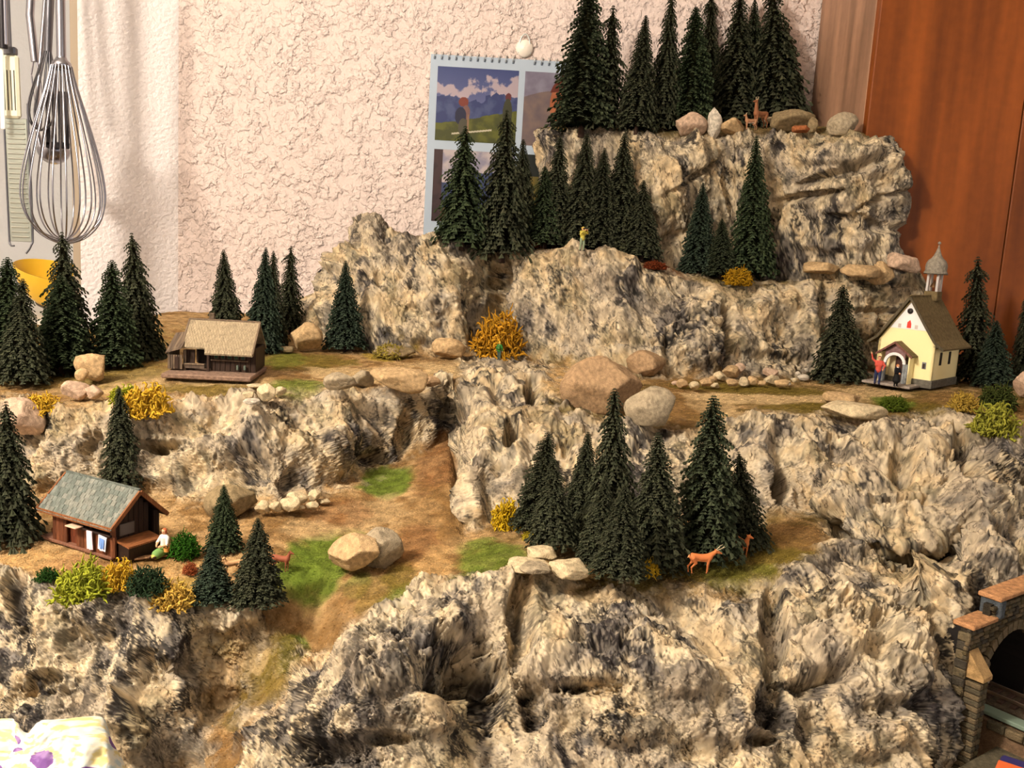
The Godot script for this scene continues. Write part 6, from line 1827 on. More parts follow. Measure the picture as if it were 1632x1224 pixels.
# ------------------------------------------------------------------ chapel
func chapel() -> void:
	var y := ground(1470, 622).y + 0.002
	var c0 := on_plane(1482, 620, y)
	var ang := deg_to_rad(44.0)
	var xd := Vector3(cos(ang), 0, sin(ang))
	var zd := xd.cross(Vector3.UP)
	var W := 0.070
	var L := 0.084
	var o := c0 - xd * W
	var t := thing("chapel", "small pale yellow chapel with a grey-green roof and an onion-domed bell turret", "chapel", Transform3D(Basis(xd, Vector3.UP, zd), o))
	var wallm := mat(rgb(250, 234, 176), 0.85)
	var white := mat(rgb(240, 236, 232), 0.85)
	var plinth := stone_mat("chapel_plinth", rgb(138, 134, 124))
	var roofm := stone_mat("chapel_roof", rgb(146, 128, 92))
	var e := 0.054
	var ap := 0.107
	var pl := 0.010
	part("plinth", box_mesh(Vector3(W * 0.5, pl * 0.5, -L * 0.5), Vector3(W + 0.003, pl, L + 0.003), 0.0006), plinth, t)
	part("forecourt", box_mesh(Vector3(W * 0.40, 0.0015, 0.016), Vector3(W * 0.86, 0.003, 0.034), 0.0006), stone_mat("chapel_step", rgb(196, 184, 176)), t)
	# walls
	var gable := Mesher.new()
	gable.prism([Vector3(0, pl, 0), Vector3(W, pl, 0), Vector3(W, e, 0), Vector3(W * 0.5, ap, 0), Vector3(0, e, 0)], Vector3(0, 0, -0.003))
	part("front_wall", gable.build(), wallm, t)
	var gm := Mesher.new()
	var gh := 0.070                         # the white field of the gable starts here
	var half := W * 0.5 * (ap - gh) / (ap - e)
	gm.prism([Vector3(W * 0.5 - half + 0.002, gh, 0.0001), Vector3(W * 0.5 + half - 0.002, gh, 0.0001), Vector3(W * 0.5, ap - 0.003, 0.0001)], Vector3(0, 0, 0.0005))
	part("gable_field", gm.build(), white, t)
	for sx in [0.0015, W - 0.0015]: part("side_wall", box_mesh(Vector3(sx, (e + pl) * 0.5, -L * 0.5), Vector3(0.003, e - pl, L)), mat(rgb(250, 234, 176), 0.85), t)
	var rear := Mesher.new()
	rear.prism([Vector3(0, pl, -L), Vector3(W, pl, -L), Vector3(W, e, -L), Vector3(W * 0.5, ap, -L), Vector3(0, e, -L)], Vector3(0, 0, 0.003))
	part("rear_wall", rear.build(), wallm, t)
	# round gable window, painted figure below it
	var m := Mesher.new()
	m.t = Transform3D(Basis(Vector3.RIGHT, PI / 2), Vector3(W * 0.5, 0.0925, 0.0006))
	m.lathe([Vector2(0.0036, 0), Vector2(0.0036, 0.0006), Vector2(0.0003, 0.0007)], 14)
	part("gable_window", m.build(), mat(rgb(30, 26, 26), 0.4), t)
	m = Mesher.new()
	m.prism([Vector3(W * 0.5 - 0.002, 0.0715, 0.0006), Vector3(W * 0.5 + 0.0032, 0.0715, 0.0006), Vector3(W * 0.5 + 0.003, 0.077, 0.0006), Vector3(W * 0.5 + 0.0014, 0.0815, 0.0006), Vector3(W * 0.5 - 0.0018, 0.0785, 0.0006)], Vector3(0, 0, 0.0004))
	part("painted_figure", m.build(), mat(rgb(214, 72, 62), 0.9), t, Transform3D(), "red figure painted on the white gable")
	for q in [[-0.011, 0.0735], [0.0095, 0.0735]]: part("painted_figure", box_mesh(Vector3(W * 0.5 + q[0], q[1], 0.0007), Vector3(0.0036, 0.0048, 0.0004), 0.0001), mat(rgb(196, 182, 172), 0.9), t, Transform3D(), "faint grey figure painted on the gable")
	# porch with arch
	var px0 := 0.010
	var px1 := 0.047
	var pz := 0.0140
	var pe := 0.0400
	var pa := 0.0530
	var pm := (px0 + px1) * 0.5
	var arc := 0.0125
	m = Mesher.new()
	var spring := 0.0270
	for i in 16:
		var a0 := PI * i / 16.0
		var a1 := PI * (i + 1) / 16.0
		var p := Vector3(pm - arc * cos(a0), spring + arc * sin(a0), pz)
		var q := Vector3(pm - arc * cos(a1), spring + arc * sin(a1), pz)
		var ty := func(x: float) -> float: return pe + (pa - pe) * (1.0 - absf(x - pm) / (pm - px0))
		m.prism([p, q, Vector3(q.x, ty.call(q.x) - 0.0015, pz), Vector3(p.x, ty.call(p.x) - 0.0015, pz)], Vector3(0, 0, -0.0022))
	part("porch_gable", m.build(), stone_mat("porch_mauve", rgb(176, 140, 142)), t, Transform3D(), "mauve porch gable")
	for i in 12:
		var a0 := PI * i / 12.0
		var a1 := PI * (i + 0.96) / 12.0
		var poly := []
		for q in [[arc - 0.0022, a0], [arc + 0.0012, a0], [arc + 0.0012, a1], [arc - 0.0022, a1]]: poly.append(Vector3(pm - q[0] * cos(q[1]), spring + q[0] * sin(q[1]), pz - 0.0025))
		part("arch_stone", prism_mesh(poly, Vector3(0, 0, 0.0033)), white, t)
	for x in [px0 + 0.003, pm - arc + 0.0002, pm + arc - 0.0002, px1 - 0.003]: part("pillar", box_mesh(Vector3(x, 0.003 + 0.0122, pz - 0.001), Vector3(0.0036, 0.0245, 0.0036), 0.0006), stone_mat("pillar_grey", rgb(176, 184, 190)), t)
	for x in [px0 + 0.0008, px1 - 0.0008]: part("porch_side", box_mesh(Vector3(x, 0.0215, pz * 0.5), Vector3(0.0016, 0.037, pz)), wallm, t)
	var pr := [Vector3(px0 - 0.004, pe - 0.0035, pz + 0.005), Vector3(pm, pa, pz + 0.005), Vector3(px1 + 0.004, pe - 0.0035, pz + 0.005)]
	for i in 2:
		var pa_: Vector3 = pr[i]
		var pb_: Vector3 = pr[i + 1]
		part("porch_roof", prism_mesh([pa_, pb_, pb_ + Vector3(0, 0.0016, 0), pa_ + Vector3(0, 0.0016, 0)], Vector3(0, 0, -pz - 0.005)), roofm, t)
		part("porch_barge_board", prism_mesh([pa_ + Vector3(0, -0.001, 0), pb_ + Vector3(0, -0.001, 0), pb_ + Vector3(0, 0.0018, 0), pa_ + Vector3(0, 0.0018, 0)], Vector3(0, 0, 0.0012)), wood_mat("porch_trim", rgb(150, 98, 84), 40.0), t)
	var door := part("door", box_mesh(Vector3(pm + 0.004, 0.0195, 0.0008), Vector3(0.0150, 0.0310, 0.0014), 0.0004), wood_mat("chapel_door", rgb(92, 58, 48), 60.0), t)
	part("handle", box_mesh(Vector3(pm - 0.001, 0.018, 0.0017), Vector3(0.0008, 0.002, 0.0008)), mat(rgb(200, 180, 120), 0.3, 0.9), door)
	part("door", box_mesh(Vector3(pm - 0.0075, 0.0195, 0.0008), Vector3(0.0075, 0.0310, 0.0014), 0.0004), mat(rgb(206, 190, 150), 0.6), t, Transform3D(), "pale inner door leaf")
	var niche := part("niche", box_mesh(Vector3(W - 0.0105, 0.0275, 0.0004), Vector3(0.0050, 0.0085, 0.0009), 0.0003), stone_mat("pillar_grey", rgb(176, 184, 190)), t)
	part("niche_figure", box_mesh(Vector3(W - 0.0105, 0.0272, 0.0011), Vector3(0.0028, 0.0062, 0.0012), 0.0006), mat(rgb(64, 50, 44), 0.6), niche)
	# side windows
	for z in [0.022, 0.052]: part("side_window", box_mesh(Vector3(W + 0.0003, 0.036, -z), Vector3(0.0012, 0.016, 0.0060), 0.0003), mat(rgb(48, 42, 36), 0.3), t)
	for s in [0.0, 1.0]: part("cornice", box_mesh(Vector3(W * s, e - 0.002, -L * 0.5), Vector3(0.006, 0.004, L), 0.0008), wood_mat("chapel_eaves", rgb(104, 92, 66), 40.0), t)
	# roof with flared eaves
	var rng := RandomNumberGenerator.new(); rng.seed = 6
	for s in [-1.0, 1.0]:
		var pts := [Vector3(W * 0.5, ap + 0.0035, 0.006), Vector3(W * 0.5 + s * W * 0.34, ap - (ap - e) * 0.64 + 0.002, 0.006), Vector3(W * 0.5 + s * (W * 0.5 + 0.001), e + 0.0040, 0.006), Vector3(W * 0.5 + s * (W * 0.5 + 0.012), e - 0.0040, 0.006)]
		var rf := Mesher.new()
		for i in 3: rf.prism([pts[i], pts[i + 1], pts[i + 1] - Vector3(0, 0.002, 0), pts[i] - Vector3(0, 0.002, 0)], Vector3(0, 0, -L - 0.012))
		part("roof_slope", rf.build(), roofm, t)
		for i in 3: shingled(t, "roof_shingles", pts[i], Vector3(0, 0, -L - 0.012), pts[i + 1] - pts[i], [14, 7, 6][i], 28, 0.0004, [roofm], rng, true)
		for i in 3: part("barge_board", tube_box(pts[i] + Vector3(0, -0.001, 0.0006), pts[i + 1] + Vector3(0, -0.001, 0.0006), 0.0014, 0.0030), wood_mat("chapel_eaves", rgb(104, 92, 66), 40.0), t)
	part("ridge_cap", tube_mesh([Vector3(W * 0.5, ap + 0.0042, 0.0065), Vector3(W * 0.5, ap + 0.0042, -L - 0.0065)], [0.0014], 8), roofm, t)
	# bell turret
	var tz := -0.066
	var base := Vector3(W * 0.5, ap + 0.005, tz)
	var lead := stone_mat("turret_lead", rgb(178, 170, 156))
	var tu := part("turret_base", box_mesh(base - Vector3(0, 0.001, 0), Vector3(0.017, 0.012, 0.017), 0.0008), roofm, t)
	for q in [[-1, -1], [1, -1], [1, 1], [-1, 1]]: part("turret_post", box_mesh(base + Vector3(q[0] * 0.0060, 0.0155, q[1] * 0.0060), Vector3(0.0030, 0.024, 0.0030), 0.0004), mat(rgb(190, 184, 178), 0.7), tu)
	m = Mesher.new()
	m.t = Transform3D(Basis(), base + Vector3(0, 0.010, 0))
	m.lathe([Vector2(0.0052, 0), Vector2(0.0046, 0.0012), Vector2(0.0028, 0.005), Vector2(0.001, 0.0075), Vector2(0.0002, 0.010)], 14)
	part("bell", m.build(), mat(rgb(124, 92, 62), 0.3, 0.8), tu)
	m = Mesher.new()
	m.t = Transform3D(Basis(), base + Vector3(0, 0.0265, 0))
	m.lathe([Vector2(0.0002, 0), Vector2(0.0144, 0.0), Vector2(0.0142, 0.0022), Vector2(0.0128, 0.0048), Vector2(0.0132, 0.0095), Vector2(0.0126, 0.0135), Vector2(0.0106, 0.0175), Vector2(0.0070, 0.0205), Vector2(0.0048, 0.0240), Vector2(0.0030, 0.0285), Vector2(0.0014, 0.0335), Vector2(0.0008, 0.037)], 16)
	part("onion_dome", m.build(), lead, t)
	m = Mesher.new()
	m.t = Transform3D(Basis(), base + Vector3(0, 0.0640, 0))
	m.lathe([Vector2(0.0002, 0), Vector2(0.0017, 0.0008), Vector2(0.0022, 0.0021), Vector2(0.0017, 0.0034), Vector2(0.0002, 0.0043)], 12)
	part("finial", m.build(), lead, t)

# ------------------------------------------------------------------ figures
func field_mesh(bones: Array, cell: float, blend := 0.0009) -> ArrayMesh:
	# bones: [from, to, radius, radius, colour]; one closed surface round them all
	var lo := Vector3.INF
	var hi := -Vector3.INF
	for b in bones:
		var r := Vector3.ONE * (maxf(b[2], b[3]) + cell * 2.0)
		lo = lo.min(b[0] - r).min(b[1] - r); hi = hi.max(b[0] + r).max(b[1] + r)
	var nx := int((hi.x - lo.x) / cell) + 2
	var ny := int((hi.y - lo.y) / cell) + 2
	var nz := int((hi.z - lo.z) / cell) + 2
	var f := PackedFloat32Array(); f.resize(nx * ny * nz); f.fill(1.0)
	for b in bones:
		var a: Vector3 = b[0]
		var d: Vector3 = b[1] - a
		var dd := maxf(d.length_squared(), 1e-12)
		var r0: float = b[2]
		var r1: float = b[3]
		var pad := Vector3.ONE * (maxf(r0, r1) + cell * 2.0 + blend)
		var i0 := ((a.min(b[1]) - pad - lo) / cell).max(Vector3.ZERO)
		var i1 := ((a.max(b[1]) + pad - lo) / cell).min(Vector3(nx - 1, ny - 1, nz - 1))
		for z in range(int(i0.z), int(i1.z) + 1):
			for y in range(int(i0.y), int(i1.y) + 1):
				for x in range(int(i0.x), int(i1.x) + 1):
					var p := lo + Vector3(x, y, z) * cell
					var t := clampf((p - a).dot(d) / dd, 0.0, 1.0)
					var s := (p - a - d * t).length() - lerpf(r0, r1, t)
					var k := (z * ny + y) * nx + x
					var o := f[k]
					var h := maxf(blend - absf(s - o), 0.0) / blend
					f[k] = minf(s, o) - h * h * blend * 0.25
	var ids := PackedInt32Array(); ids.resize(nx * ny * nz); ids.fill(-1)
	var m := Mesher.new()
	var step := [1, nx, nx * ny]
	for z in nz - 1:
		for y in ny - 1:
			for x in nx - 1:
				var k := (z * ny + y) * nx + x
				var sum := Vector3.ZERO
				var n := 0
				var v := PackedFloat32Array()
				for c in 8: v.append(f[k + (c & 1) + (c >> 1 & 1) * nx + (c >> 2) * nx * ny])
				var neg := 0
				for c in 8: neg += 1 if v[c] < 0.0 else 0
				if neg == 0 or neg == 8: continue
				for c in 8:
					for ax in 3:
						if c >> ax & 1: continue
						var e := c | (1 << ax)
						if (v[c] < 0.0) != (v[e] < 0.0):
							var q := Vector3(c & 1, c >> 1 & 1, c >> 2)
							q[ax] = v[c] / (v[c] - v[e])
							sum += q; n += 1
				var p := lo + (Vector3(x, y, z) + sum / n) * cell
				var g := Vector3(v[1] + v[3] + v[5] + v[7] - v[0] - v[2] - v[4] - v[6], v[2] + v[3] + v[6] + v[7] - v[0] - v[1] - v[4] - v[5], v[4] + v[5] + v[6] + v[7] - v[0] - v[1] - v[2] - v[3])
				var best := 1e9
				for b in bones:
					var d: Vector3 = b[1] - b[0]
					var t := clampf((p - b[0]).dot(d) / maxf(d.length_squared(), 1e-12), 0.0, 1.0)
					var s: float = (p - b[0] - d * t).length() - lerpf(b[2], b[3], t)
					if s < best:
						best = s; m.col = b[4]
				m.col.a = 1.0
				ids[k] = m.vert(p, g)
	for z in range(1, nz - 1):
		for y in range(1, ny - 1):
			for x in range(1, nx - 1):
				var k := (z * ny + y) * nx + x
				for ax in 3:
					if (f[k] < 0.0) == (f[k + step[ax]] < 0.0): continue
					var u: int = step[(ax + 1) % 3]
					var w: int = step[(ax + 2) % 3]
					var a := ids[k]
					var b := ids[k - u]
					var c := ids[k - u - w]
					var d := ids[k - w]
					if a < 0 or b < 0 or c < 0 or d < 0: continue
					if f[k] < 0.0:
						m.tri(a, b, c); m.tri(a, c, d)
					else:
						m.tri(a, c, b); m.tri(a, d, c)
	return m.build()

# a standing person one unit tall that faces +z; the arms are given as elbow and hand
func person_bones(coat: Color, trousers: Color, skin: Color, arms: Array, stride := 0.04, skirt := false, shoe := Color(0.02, 0.015, 0.012)) -> Array:
	var b := []
	for i in 2:
		var s := -1.0 if i == 0 else 1.0
		var z := stride * s
		var hip := Vector3(s * 0.055, 0.50, 0)
		var knee := Vector3(s * 0.062, 0.275, z * 0.7 + 0.015)
		var foot := Vector3(s * 0.066, 0.045, z - 0.01)
		b.append([hip, knee, 0.066, 0.048, trousers]); b.append([knee, foot, 0.047, 0.032, trousers])
		b.append([foot + Vector3(0, -0.015, -0.012), foot + Vector3(s * 0.012, -0.022, 0.075), 0.028, 0.024, shoe])
		var sh := Vector3(s * 0.115, 0.795, -0.005)
		var el: Vector3 = arms[i][0]
		var ha: Vector3 = arms[i][1]
		b.append([sh, el, 0.042, 0.034, coat]); b.append([el, ha, 0.033, 0.023, coat])
		var d := (ha - el).normalized()
		var up := d.cross(Vector3(s, 0.2, 0.4)).normalized()
		b.append([ha, ha + d * 0.035, 0.022, 0.020, skin])
		for k in 4: b.append([ha + d * 0.03 + up * (k - 1.5) * 0.011, ha + d * (0.075 - absf(k - 1.4) * 0.006) + up * (k - 1.5) * 0.013 + Vector3(0, 0, 0.008), 0.0085, 0.006, skin])
		b.append([ha + d * 0.01 + up * 0.016, ha + d * 0.04 + up * 0.034, 0.009, 0.007, skin])
	b.append([Vector3(0, 0.52, 0), Vector3(0, 0.64, 0), 0.098, 0.094, coat])
	b.append([Vector3(-0.05, 0.70, 0), Vector3(0.05, 0.70, 0), 0.092, 0.092, coat])
	b.append([Vector3(-0.075, 0.785, 0), Vector3(0.075, 0.785, 0), 0.066, 0.066, coat])
	if skirt: b.append([Vector3(0, 0.54, 0), Vector3(0, 0.30, 0.01), 0.10, 0.17, trousers])
	b.append([Vector3(0, 0.82, 0), Vector3(0, 0.885, 0.008), 0.036, 0.034, skin])
	b.append([Vector3(0, 0.90, 0.012), Vector3(0, 0.935, 0.006), 0.050, 0.060, skin])
	b.append([Vector3(0, 0.905, 0.066), Vector3(0, 0.918, 0.070), 0.012, 0.008, skin])        # nose
	b.append([Vector3(-0.016, 0.884, 0.056), Vector3(0.016, 0.884, 0.056), 0.006, 0.006, Color(0.35, 0.09, 0.07)])   # mouth
	for s in [-1.0, 1.0]:
		b.append([Vector3(s * 0.021, 0.928, 0.060), Vector3(s * 0.021, 0.928, 0.062), 0.008, 0.008, Color(0.03, 0.025, 0.02)])   # eyes
		b.append([Vector3(s * 0.060, 0.912, 0.0), Vector3(s * 0.060, 0.925, -0.004), 0.012, 0.012, skin])               # ears
	return b

func scaled_bones(b: Array, k: float) -> Array:
	var out := []
	for q in b: out.append([q[0] * k, q[1] * k, q[2] * k, q[3] * k, q[4]])
	return out

func cap_mesh(h: float, full: float) -> ArrayMesh:    # hair that covers the back and top of the head
	var m := Mesher.new()
	var N := 10
	var M := 18
	var rows_ := []
	for j in N + 1:
		var row := []
		for i in M + 1:
			var th := PI * 0.62 * j / N
			var ph := TAU * i / M
			var r := 0.068 + 0.004 * sin(ph * 5.0)
			var p := Vector3(sin(th) * sin(ph) * r * 0.98, cos(th) * r, sin(th) * cos(ph) * r)
			if p.z > 0.02 and p.y < 0.030: p.z = lerpf(p.z, 0.028, 0.7); p.x *= 0.97
			if p.z < 0.02: p.y -= full * 0.04 * (1.0 - cos(th))
			row.append(m.vert((p + Vector3(0, 0.935, -0.002)) * h, p))
		rows_.append(row)
	for j in N:
		for i in M:
			m.tri(rows_[j][i], rows_[j + 1][i], rows_[j + 1][i + 1])
			m.tri(rows_[j][i], rows_[j + 1][i + 1], rows_[j][i + 1])
	return m.build()

func person(px: float, py: float, hpx: float, facing: float, bones: Array, hair: Color, label: String, nearer := 0.0, full := 0.3) -> Node3D:
	var p := ground(px, py)
	var d := nearer if nearer > 0.5 else pix(p).z - nearer
	if nearer != 0.0: p = P(px, py, d)
	var h := hpx * d / F
	var t := thing("person", label, "person", Transform3D(Basis(Vector3.UP, deg_to_rad(facing)), p))
	part("body", field_mesh(scaled_bones(bones, h), h / 62.0, h * 0.02), vmat("painted_figure", 0.7, 0.3), t)
	part("hair", cap_mesh(h, full), mat(hair, 0.8), t)
	t.set_meta("h", h)
	return t

func deer_bones(c: Color, belly: Color, neck_to: Vector3, head_to: Vector3, antlers: bool, step := 0.06) -> Array:   # one unit from chest to rump, faces +z
	var b := []
	b.append([Vector3(0, 0.72, 0.36), Vector3(0, 0.70, 0.05), 0.165, 0.150, c])
	b.append([Vector3(0, 0.71, 0.05), Vector3(0, 0.76, -0.36), 0.140, 0.150, c])
	b.append([Vector3(0, 0.62, 0.30), Vector3(0, 0.64, -0.20), 0.11, 0.09, belly])
	b.append([Vector3(0, 0.78, 0.40), neck_to, 0.125, 0.070, c])
	b.append([neck_to, neck_to.lerp(head_to, 0.45), 0.072, 0.062, c])
	b.append([neck_to.lerp(head_to, 0.4), head_to, 0.058, 0.034, c])
	for s in [-1.0, 1.0]:
		var f := Vector3(s * 0.085, 0.66, 0.36)
		b.append([f, Vector3(s * 0.085, 0.40, 0.36 + step * s), 0.075, 0.042, c])
		b.append([Vector3(s * 0.085, 0.40, 0.36 + step * s), Vector3(s * 0.085, 0.045, 0.34 + step * s), 0.036, 0.024, c])
		b.append([Vector3(s * 0.085, 0.03, 0.34 + step * s), Vector3(s * 0.085, 0.02, 0.38 + step * s), 0.028, 0.022, Color(0.03, 0.02, 0.015)])
		var hq := Vector3(s * 0.085, 0.70, -0.34)
		b.append([hq, Vector3(s * 0.09, 0.50, -0.26 - step * s), 0.11, 0.065, c])
		b.append([Vector3(s * 0.09, 0.50, -0.26 - step * s), Vector3(s * 0.09, 0.30, -0.44 - step * s), 0.056, 0.034, c])
		b.append([Vector3(s * 0.09, 0.30, -0.44 - step * s), Vector3(s * 0.09, 0.045, -0.40 - step * s), 0.032, 0.024, c])
		b.append([Vector3(s * 0.09, 0.03, -0.40 - step * s), Vector3(s * 0.09, 0.02, -0.36 - step * s), 0.028, 0.022, Color(0.03, 0.02, 0.015)])
		var ear := neck_to + Vector3(s * 0.05, 0.04, 0)
		b.append([ear, ear + Vector3(s * 0.08, 0.06, -0.03), 0.026, 0.014, c])
		b.append([neck_to.lerp(head_to, 0.4) + Vector3(s * 0.05, 0.02, 0), neck_to.lerp(head_to, 0.42) + Vector3(s * 0.052, 0.02, 0), 0.014, 0.014, Color(0.02, 0.015, 0.01)])
	b.append([Vector3(0, 0.80, -0.50), Vector3(0, 0.70, -0.56), 0.035, 0.02, belly])
	return b

func antler_mesh(at: Vector3, dir: Vector3, size: float) -> ArrayMesh:
	var m := Mesher.new()
	for s in [-1.0, 1.0]:
		var side := Vector3(s, 0, 0)
		var path := smooth_path([at + side * 0.03, at + side * 0.10 * size + dir * 0.14 * size, at + side * 0.17 * size + dir * 0.32 * size, at + side * 0.12 * size + dir * 0.48 * size], 3)
		m.tube(path, [0.020, 0.017, 0.015, 0.012, 0.010, 0.008], 6)
		for f in [3, 6]: m.tube([path[f], path[f] + Vector3(s * 0.02, 0.02, 0.10 * size) + dir * 0.06 * size], [0.012, 0.005], 5)
	return m.build()

func animal(called: String, px: float, py: float, hpx: float, facing: float, bones: Array, label: String, category: String, nearer := 0.0, antlers: ArrayMesh = null) -> void:   # hpx: the height of its back
	var p := ground(px, py)
	var d := nearer if nearer > 0.5 else pix(p).z - nearer
	if nearer != 0.0: p = P(px, py, d)
	var k := hpx * d / F / 0.88
	var t := thing(called, label, category, Transform3D(Basis(Vector3.UP, deg_to_rad(facing)), p))
	part("body", field_mesh(scaled_bones(bones, k), k / 34.0, k * 0.04), vmat("painted_figure", 0.7, 0.3), t)
	if antlers: part("antlers", antlers, mat(rgb(214, 196, 160), 0.7), t, Transform3D(Basis().scaled(Vector3.ONE * k), Vector3.ZERO))

func figures() -> void:
	var skin := lin(226, 170, 130)
	var down := [[Vector3(-0.165, 0.63, -0.01), Vector3(-0.165, 0.50, 0.03)], [Vector3(0.165, 0.63, -0.01), Vector3(0.165, 0.50, 0.03)]]
	# hunter
	var aim := [[Vector3(-0.17, 0.74, 0.12), Vector3(-0.04, 0.86, 0.17)], [Vector3(0.19, 0.74, 0.08), Vector3(0.09, 0.86, 0.18)]]
	var t := person(927, 400, 38, 35, person_bones(lin(186, 172, 74), lin(128, 142, 112), skin, aim, 0.03), rgb(222, 196, 96), "person in a yellow-green jacket raising field glasses in front of the firs", 1.255)
	var h: float = t.get_meta("h")
	part("field_glasses", tube_mesh([Vector3(-0.03, 0.92, 0.07) * h, Vector3(-0.02, 0.93, 0.20) * h], [0.03 * h], 8), mat(rgb(40, 36, 30), 0.5), t)
	part("field_glasses", tube_mesh([Vector3(0.03, 0.92, 0.07) * h, Vector3(0.04, 0.93, 0.20) * h], [0.03 * h], 8), mat(rgb(40, 36, 30), 0.5), t)
	part("hat_brim", tube_mesh([Vector3(0, 0.962, 0) * h, Vector3(0, 0.974, 0) * h], [0.10 * h], 14), mat(rgb(206, 180, 84), 0.8), t)
	# walker in green before the ochre bush
	t = person(795, 574, 30, 160, person_bones(lin(46, 110, 46), lin(70, 84, 76), skin, down, 0.05), rgb(206, 172, 70), "person in a green jacket and grey trousers walking before the round ochre bush", 0.01)
	h = t.get_meta("h")
	part("rucksack", box_mesh(Vector3(0, 0.70, -0.12) * h, Vector3(0.17, 0.22, 0.10) * h, 0.03 * h), mat(rgb(64, 108, 56), 0.8), t)
	# at the chapel
	var wave := [[Vector3(-0.22, 0.88, 0.0), Vector3(-0.27, 1.06, 0.02)], [Vector3(0.19, 0.68, 0.03), Vector3(0.14, 0.56, 0.09)]]
	person(1397, 613, 46, -15, person_bones(lin(196, 84, 70), lin(44, 50, 84), skin, wave, 0.03), rgb(116, 50, 34), "person in a red shirt and blue jeans waving one arm at the chapel's left corner", 0.02)
	person(1405, 606, 40, 150, person_bones(lin(120, 58, 56), lin(56, 46, 52), skin, down, 0.02), rgb(70, 36, 28), "person in dark red standing close behind the waving person at the chapel", 0.0)
	t = person(1427, 616, 36, 20, person_bones(lin(28, 26, 30), lin(24, 23, 27), skin, [[Vector3(-0.16, 0.64, 0.06), Vector3(-0.03, 0.60, 0.13)], [Vector3(0.16, 0.64, 0.06), Vector3(0.03, 0.61, 0.13)]], 0.0, true), rgb(176, 110, 66), "person in a long black robe standing on the chapel's forecourt", 0.03)
	h = t.get_meta("h")
	part("collar", tube_mesh([Vector3(0, 0.845, 0.004) * h, Vector3(0, 0.872, 0.006) * h], [0.05 * h], 12), mat(rgb(236, 232, 226), 0.7), t)
	# woman at the hut, sitting on the ground with a basket
	var p := ground(262, 884)
	var d := pix(p).z
	h = 62.0 * d / F
	var sit := []
	var blouse := lin(240, 232, 222)
	var skirt := lin(112, 150, 84)
	sit.append([Vector3(0, 0.10, 0), Vector3(0, 0.22, 0), 0.12, 0.11, skirt])
	sit.append([Vector3(0, 0.13, 0.02), Vector3(0, 0.08, 0.26), 0.13, 0.12, skirt])
	sit.append([Vector3(0, 0.08, 0.22), Vector3(0, 0.05, 0.34), 0.11, 0.07, lin(196, 186, 92)])
	sit.append([Vector3(0, 0.24, 0), Vector3(0, 0.46, 0.0), 0.09, 0.10, blouse])
	sit.append([Vector3(-0.07, 0.47, 0), Vector3(0.07, 0.47, 0), 0.065, 0.065, blouse])
	for s in [-1.0, 1.0]:
		sit.append([Vector3(s * 0.11, 0.47, 0), Vector3(s * 0.16, 0.32, 0.08), 0.045, 0.036, blouse])
		sit.append([Vector3(s * 0.16, 0.32, 0.08), Vector3(s * 0.07, 0.28, 0.20), 0.033, 0.024, skin])
		for k in 4: sit.append([Vector3(s * 0.07, 0.275 + k * 0.012 - 0.018, 0.20), Vector3(s * 0.025, 0.27 + k * 0.012 - 0.018, 0.235), 0.009, 0.007, skin])
		sit.append([Vector3(s * 0.07, 0.30, 0.20), Vector3(s * 0.05, 0.325, 0.225), 0.010, 0.008, skin])
		sit.append([Vector3(s * 0.05, 0.04, 0.36), Vector3(s * 0.055, 0.03, 0.43), 0.035, 0.028, lin(60, 40, 30)])
		sit.append([Vector3(s * 0.022, 0.628, 0.062), Vector3(s * 0.022, 0.628, 0.064), 0.008, 0.008, Color(0.03, 0.025, 0.02)])
	sit.append([Vector3(0, 0.50, 0), Vector3(0, 0.575, 0.01), 0.035, 0.034, skin])
	sit.append([Vector3(0, 0.60, 0.014), Vector3(0, 0.64, 0.008), 0.050, 0.060, skin])
	sit.append([Vector3(0, 0.605, 0.068), Vector3(0, 0.617, 0.070), 0.012, 0.008, skin])
	sit.append([Vector3(-0.015, 0.584, 0.058), Vector3(0.015, 0.584, 0.058), 0.006, 0.006, Color(0.4, 0.1, 0.08)])
	t = thing("person", "person in a white blouse and green skirt sitting beside the hut", "person", Transform3D(Basis(Vector3.UP, deg_to_rad(-25.0)), p))
	part("body", field_mesh(scaled_bones(sit, h), h / 62.0, h * 0.02), vmat("painted_figure", 0.7, 0.3), t)
	part("hair", cap_mesh(h, 0.8), mat(rgb(206, 104, 62), 0.8), t, Transform3D(Basis(), Vector3(0, -0.295 * h, 0)))
	var bk := thing("wicker_basket", "orange basket in front of the person sitting at the hut", "basket", Transform3D(Basis(), p + Vector3(0.12, 0.20, 0.16) * h))
	var m := Mesher.new()
	m.lathe([Vector2(0.002, -0.05 * h), Vector2(0.06 * h, -0.05 * h), Vector2(0.085 * h, 0.05 * h), Vector2(0.075 * h, 0.05 * h), Vector2(0.05 * h, -0.035 * h), Vector2(0.001, -0.03 * h)], 18)
	part("bowl", m.build(), mat(rgb(224, 156, 82), 0.8), bk)
	part("grip", tube_mesh(smooth_path([Vector3(-0.08, 0.05, 0) * h, Vector3(-0.05, 0.13, 0) * h, Vector3(0.05, 0.13, 0) * h, Vector3(0.08, 0.05, 0) * h], 4), [0.008 * h], 6), mat(rgb(150, 96, 52), 0.8), bk)
	# deer
	var red := lin(200, 118, 68)
	var buff := lin(226, 164, 110)
	var stag := deer_bones(red, buff, Vector3(0, 0.98, 0.66), Vector3(0, 0.90, 0.92), true, 0.05)
	animal("grazing_deer", 1114, 914, 33, 98, stag, "reddish brown stag stepping out in front of the tall lighter green fir", "deer", 0.015, antler_mesh(Vector3(0, 1.03, 0.66), Vector3(0, 0.55, 0.75).normalized(), 0.8))
	var doe := deer_bones(red, buff, Vector3(0, 1.12, 0.52), Vector3(0.16, 1.06, 0.66), false, 0.03)
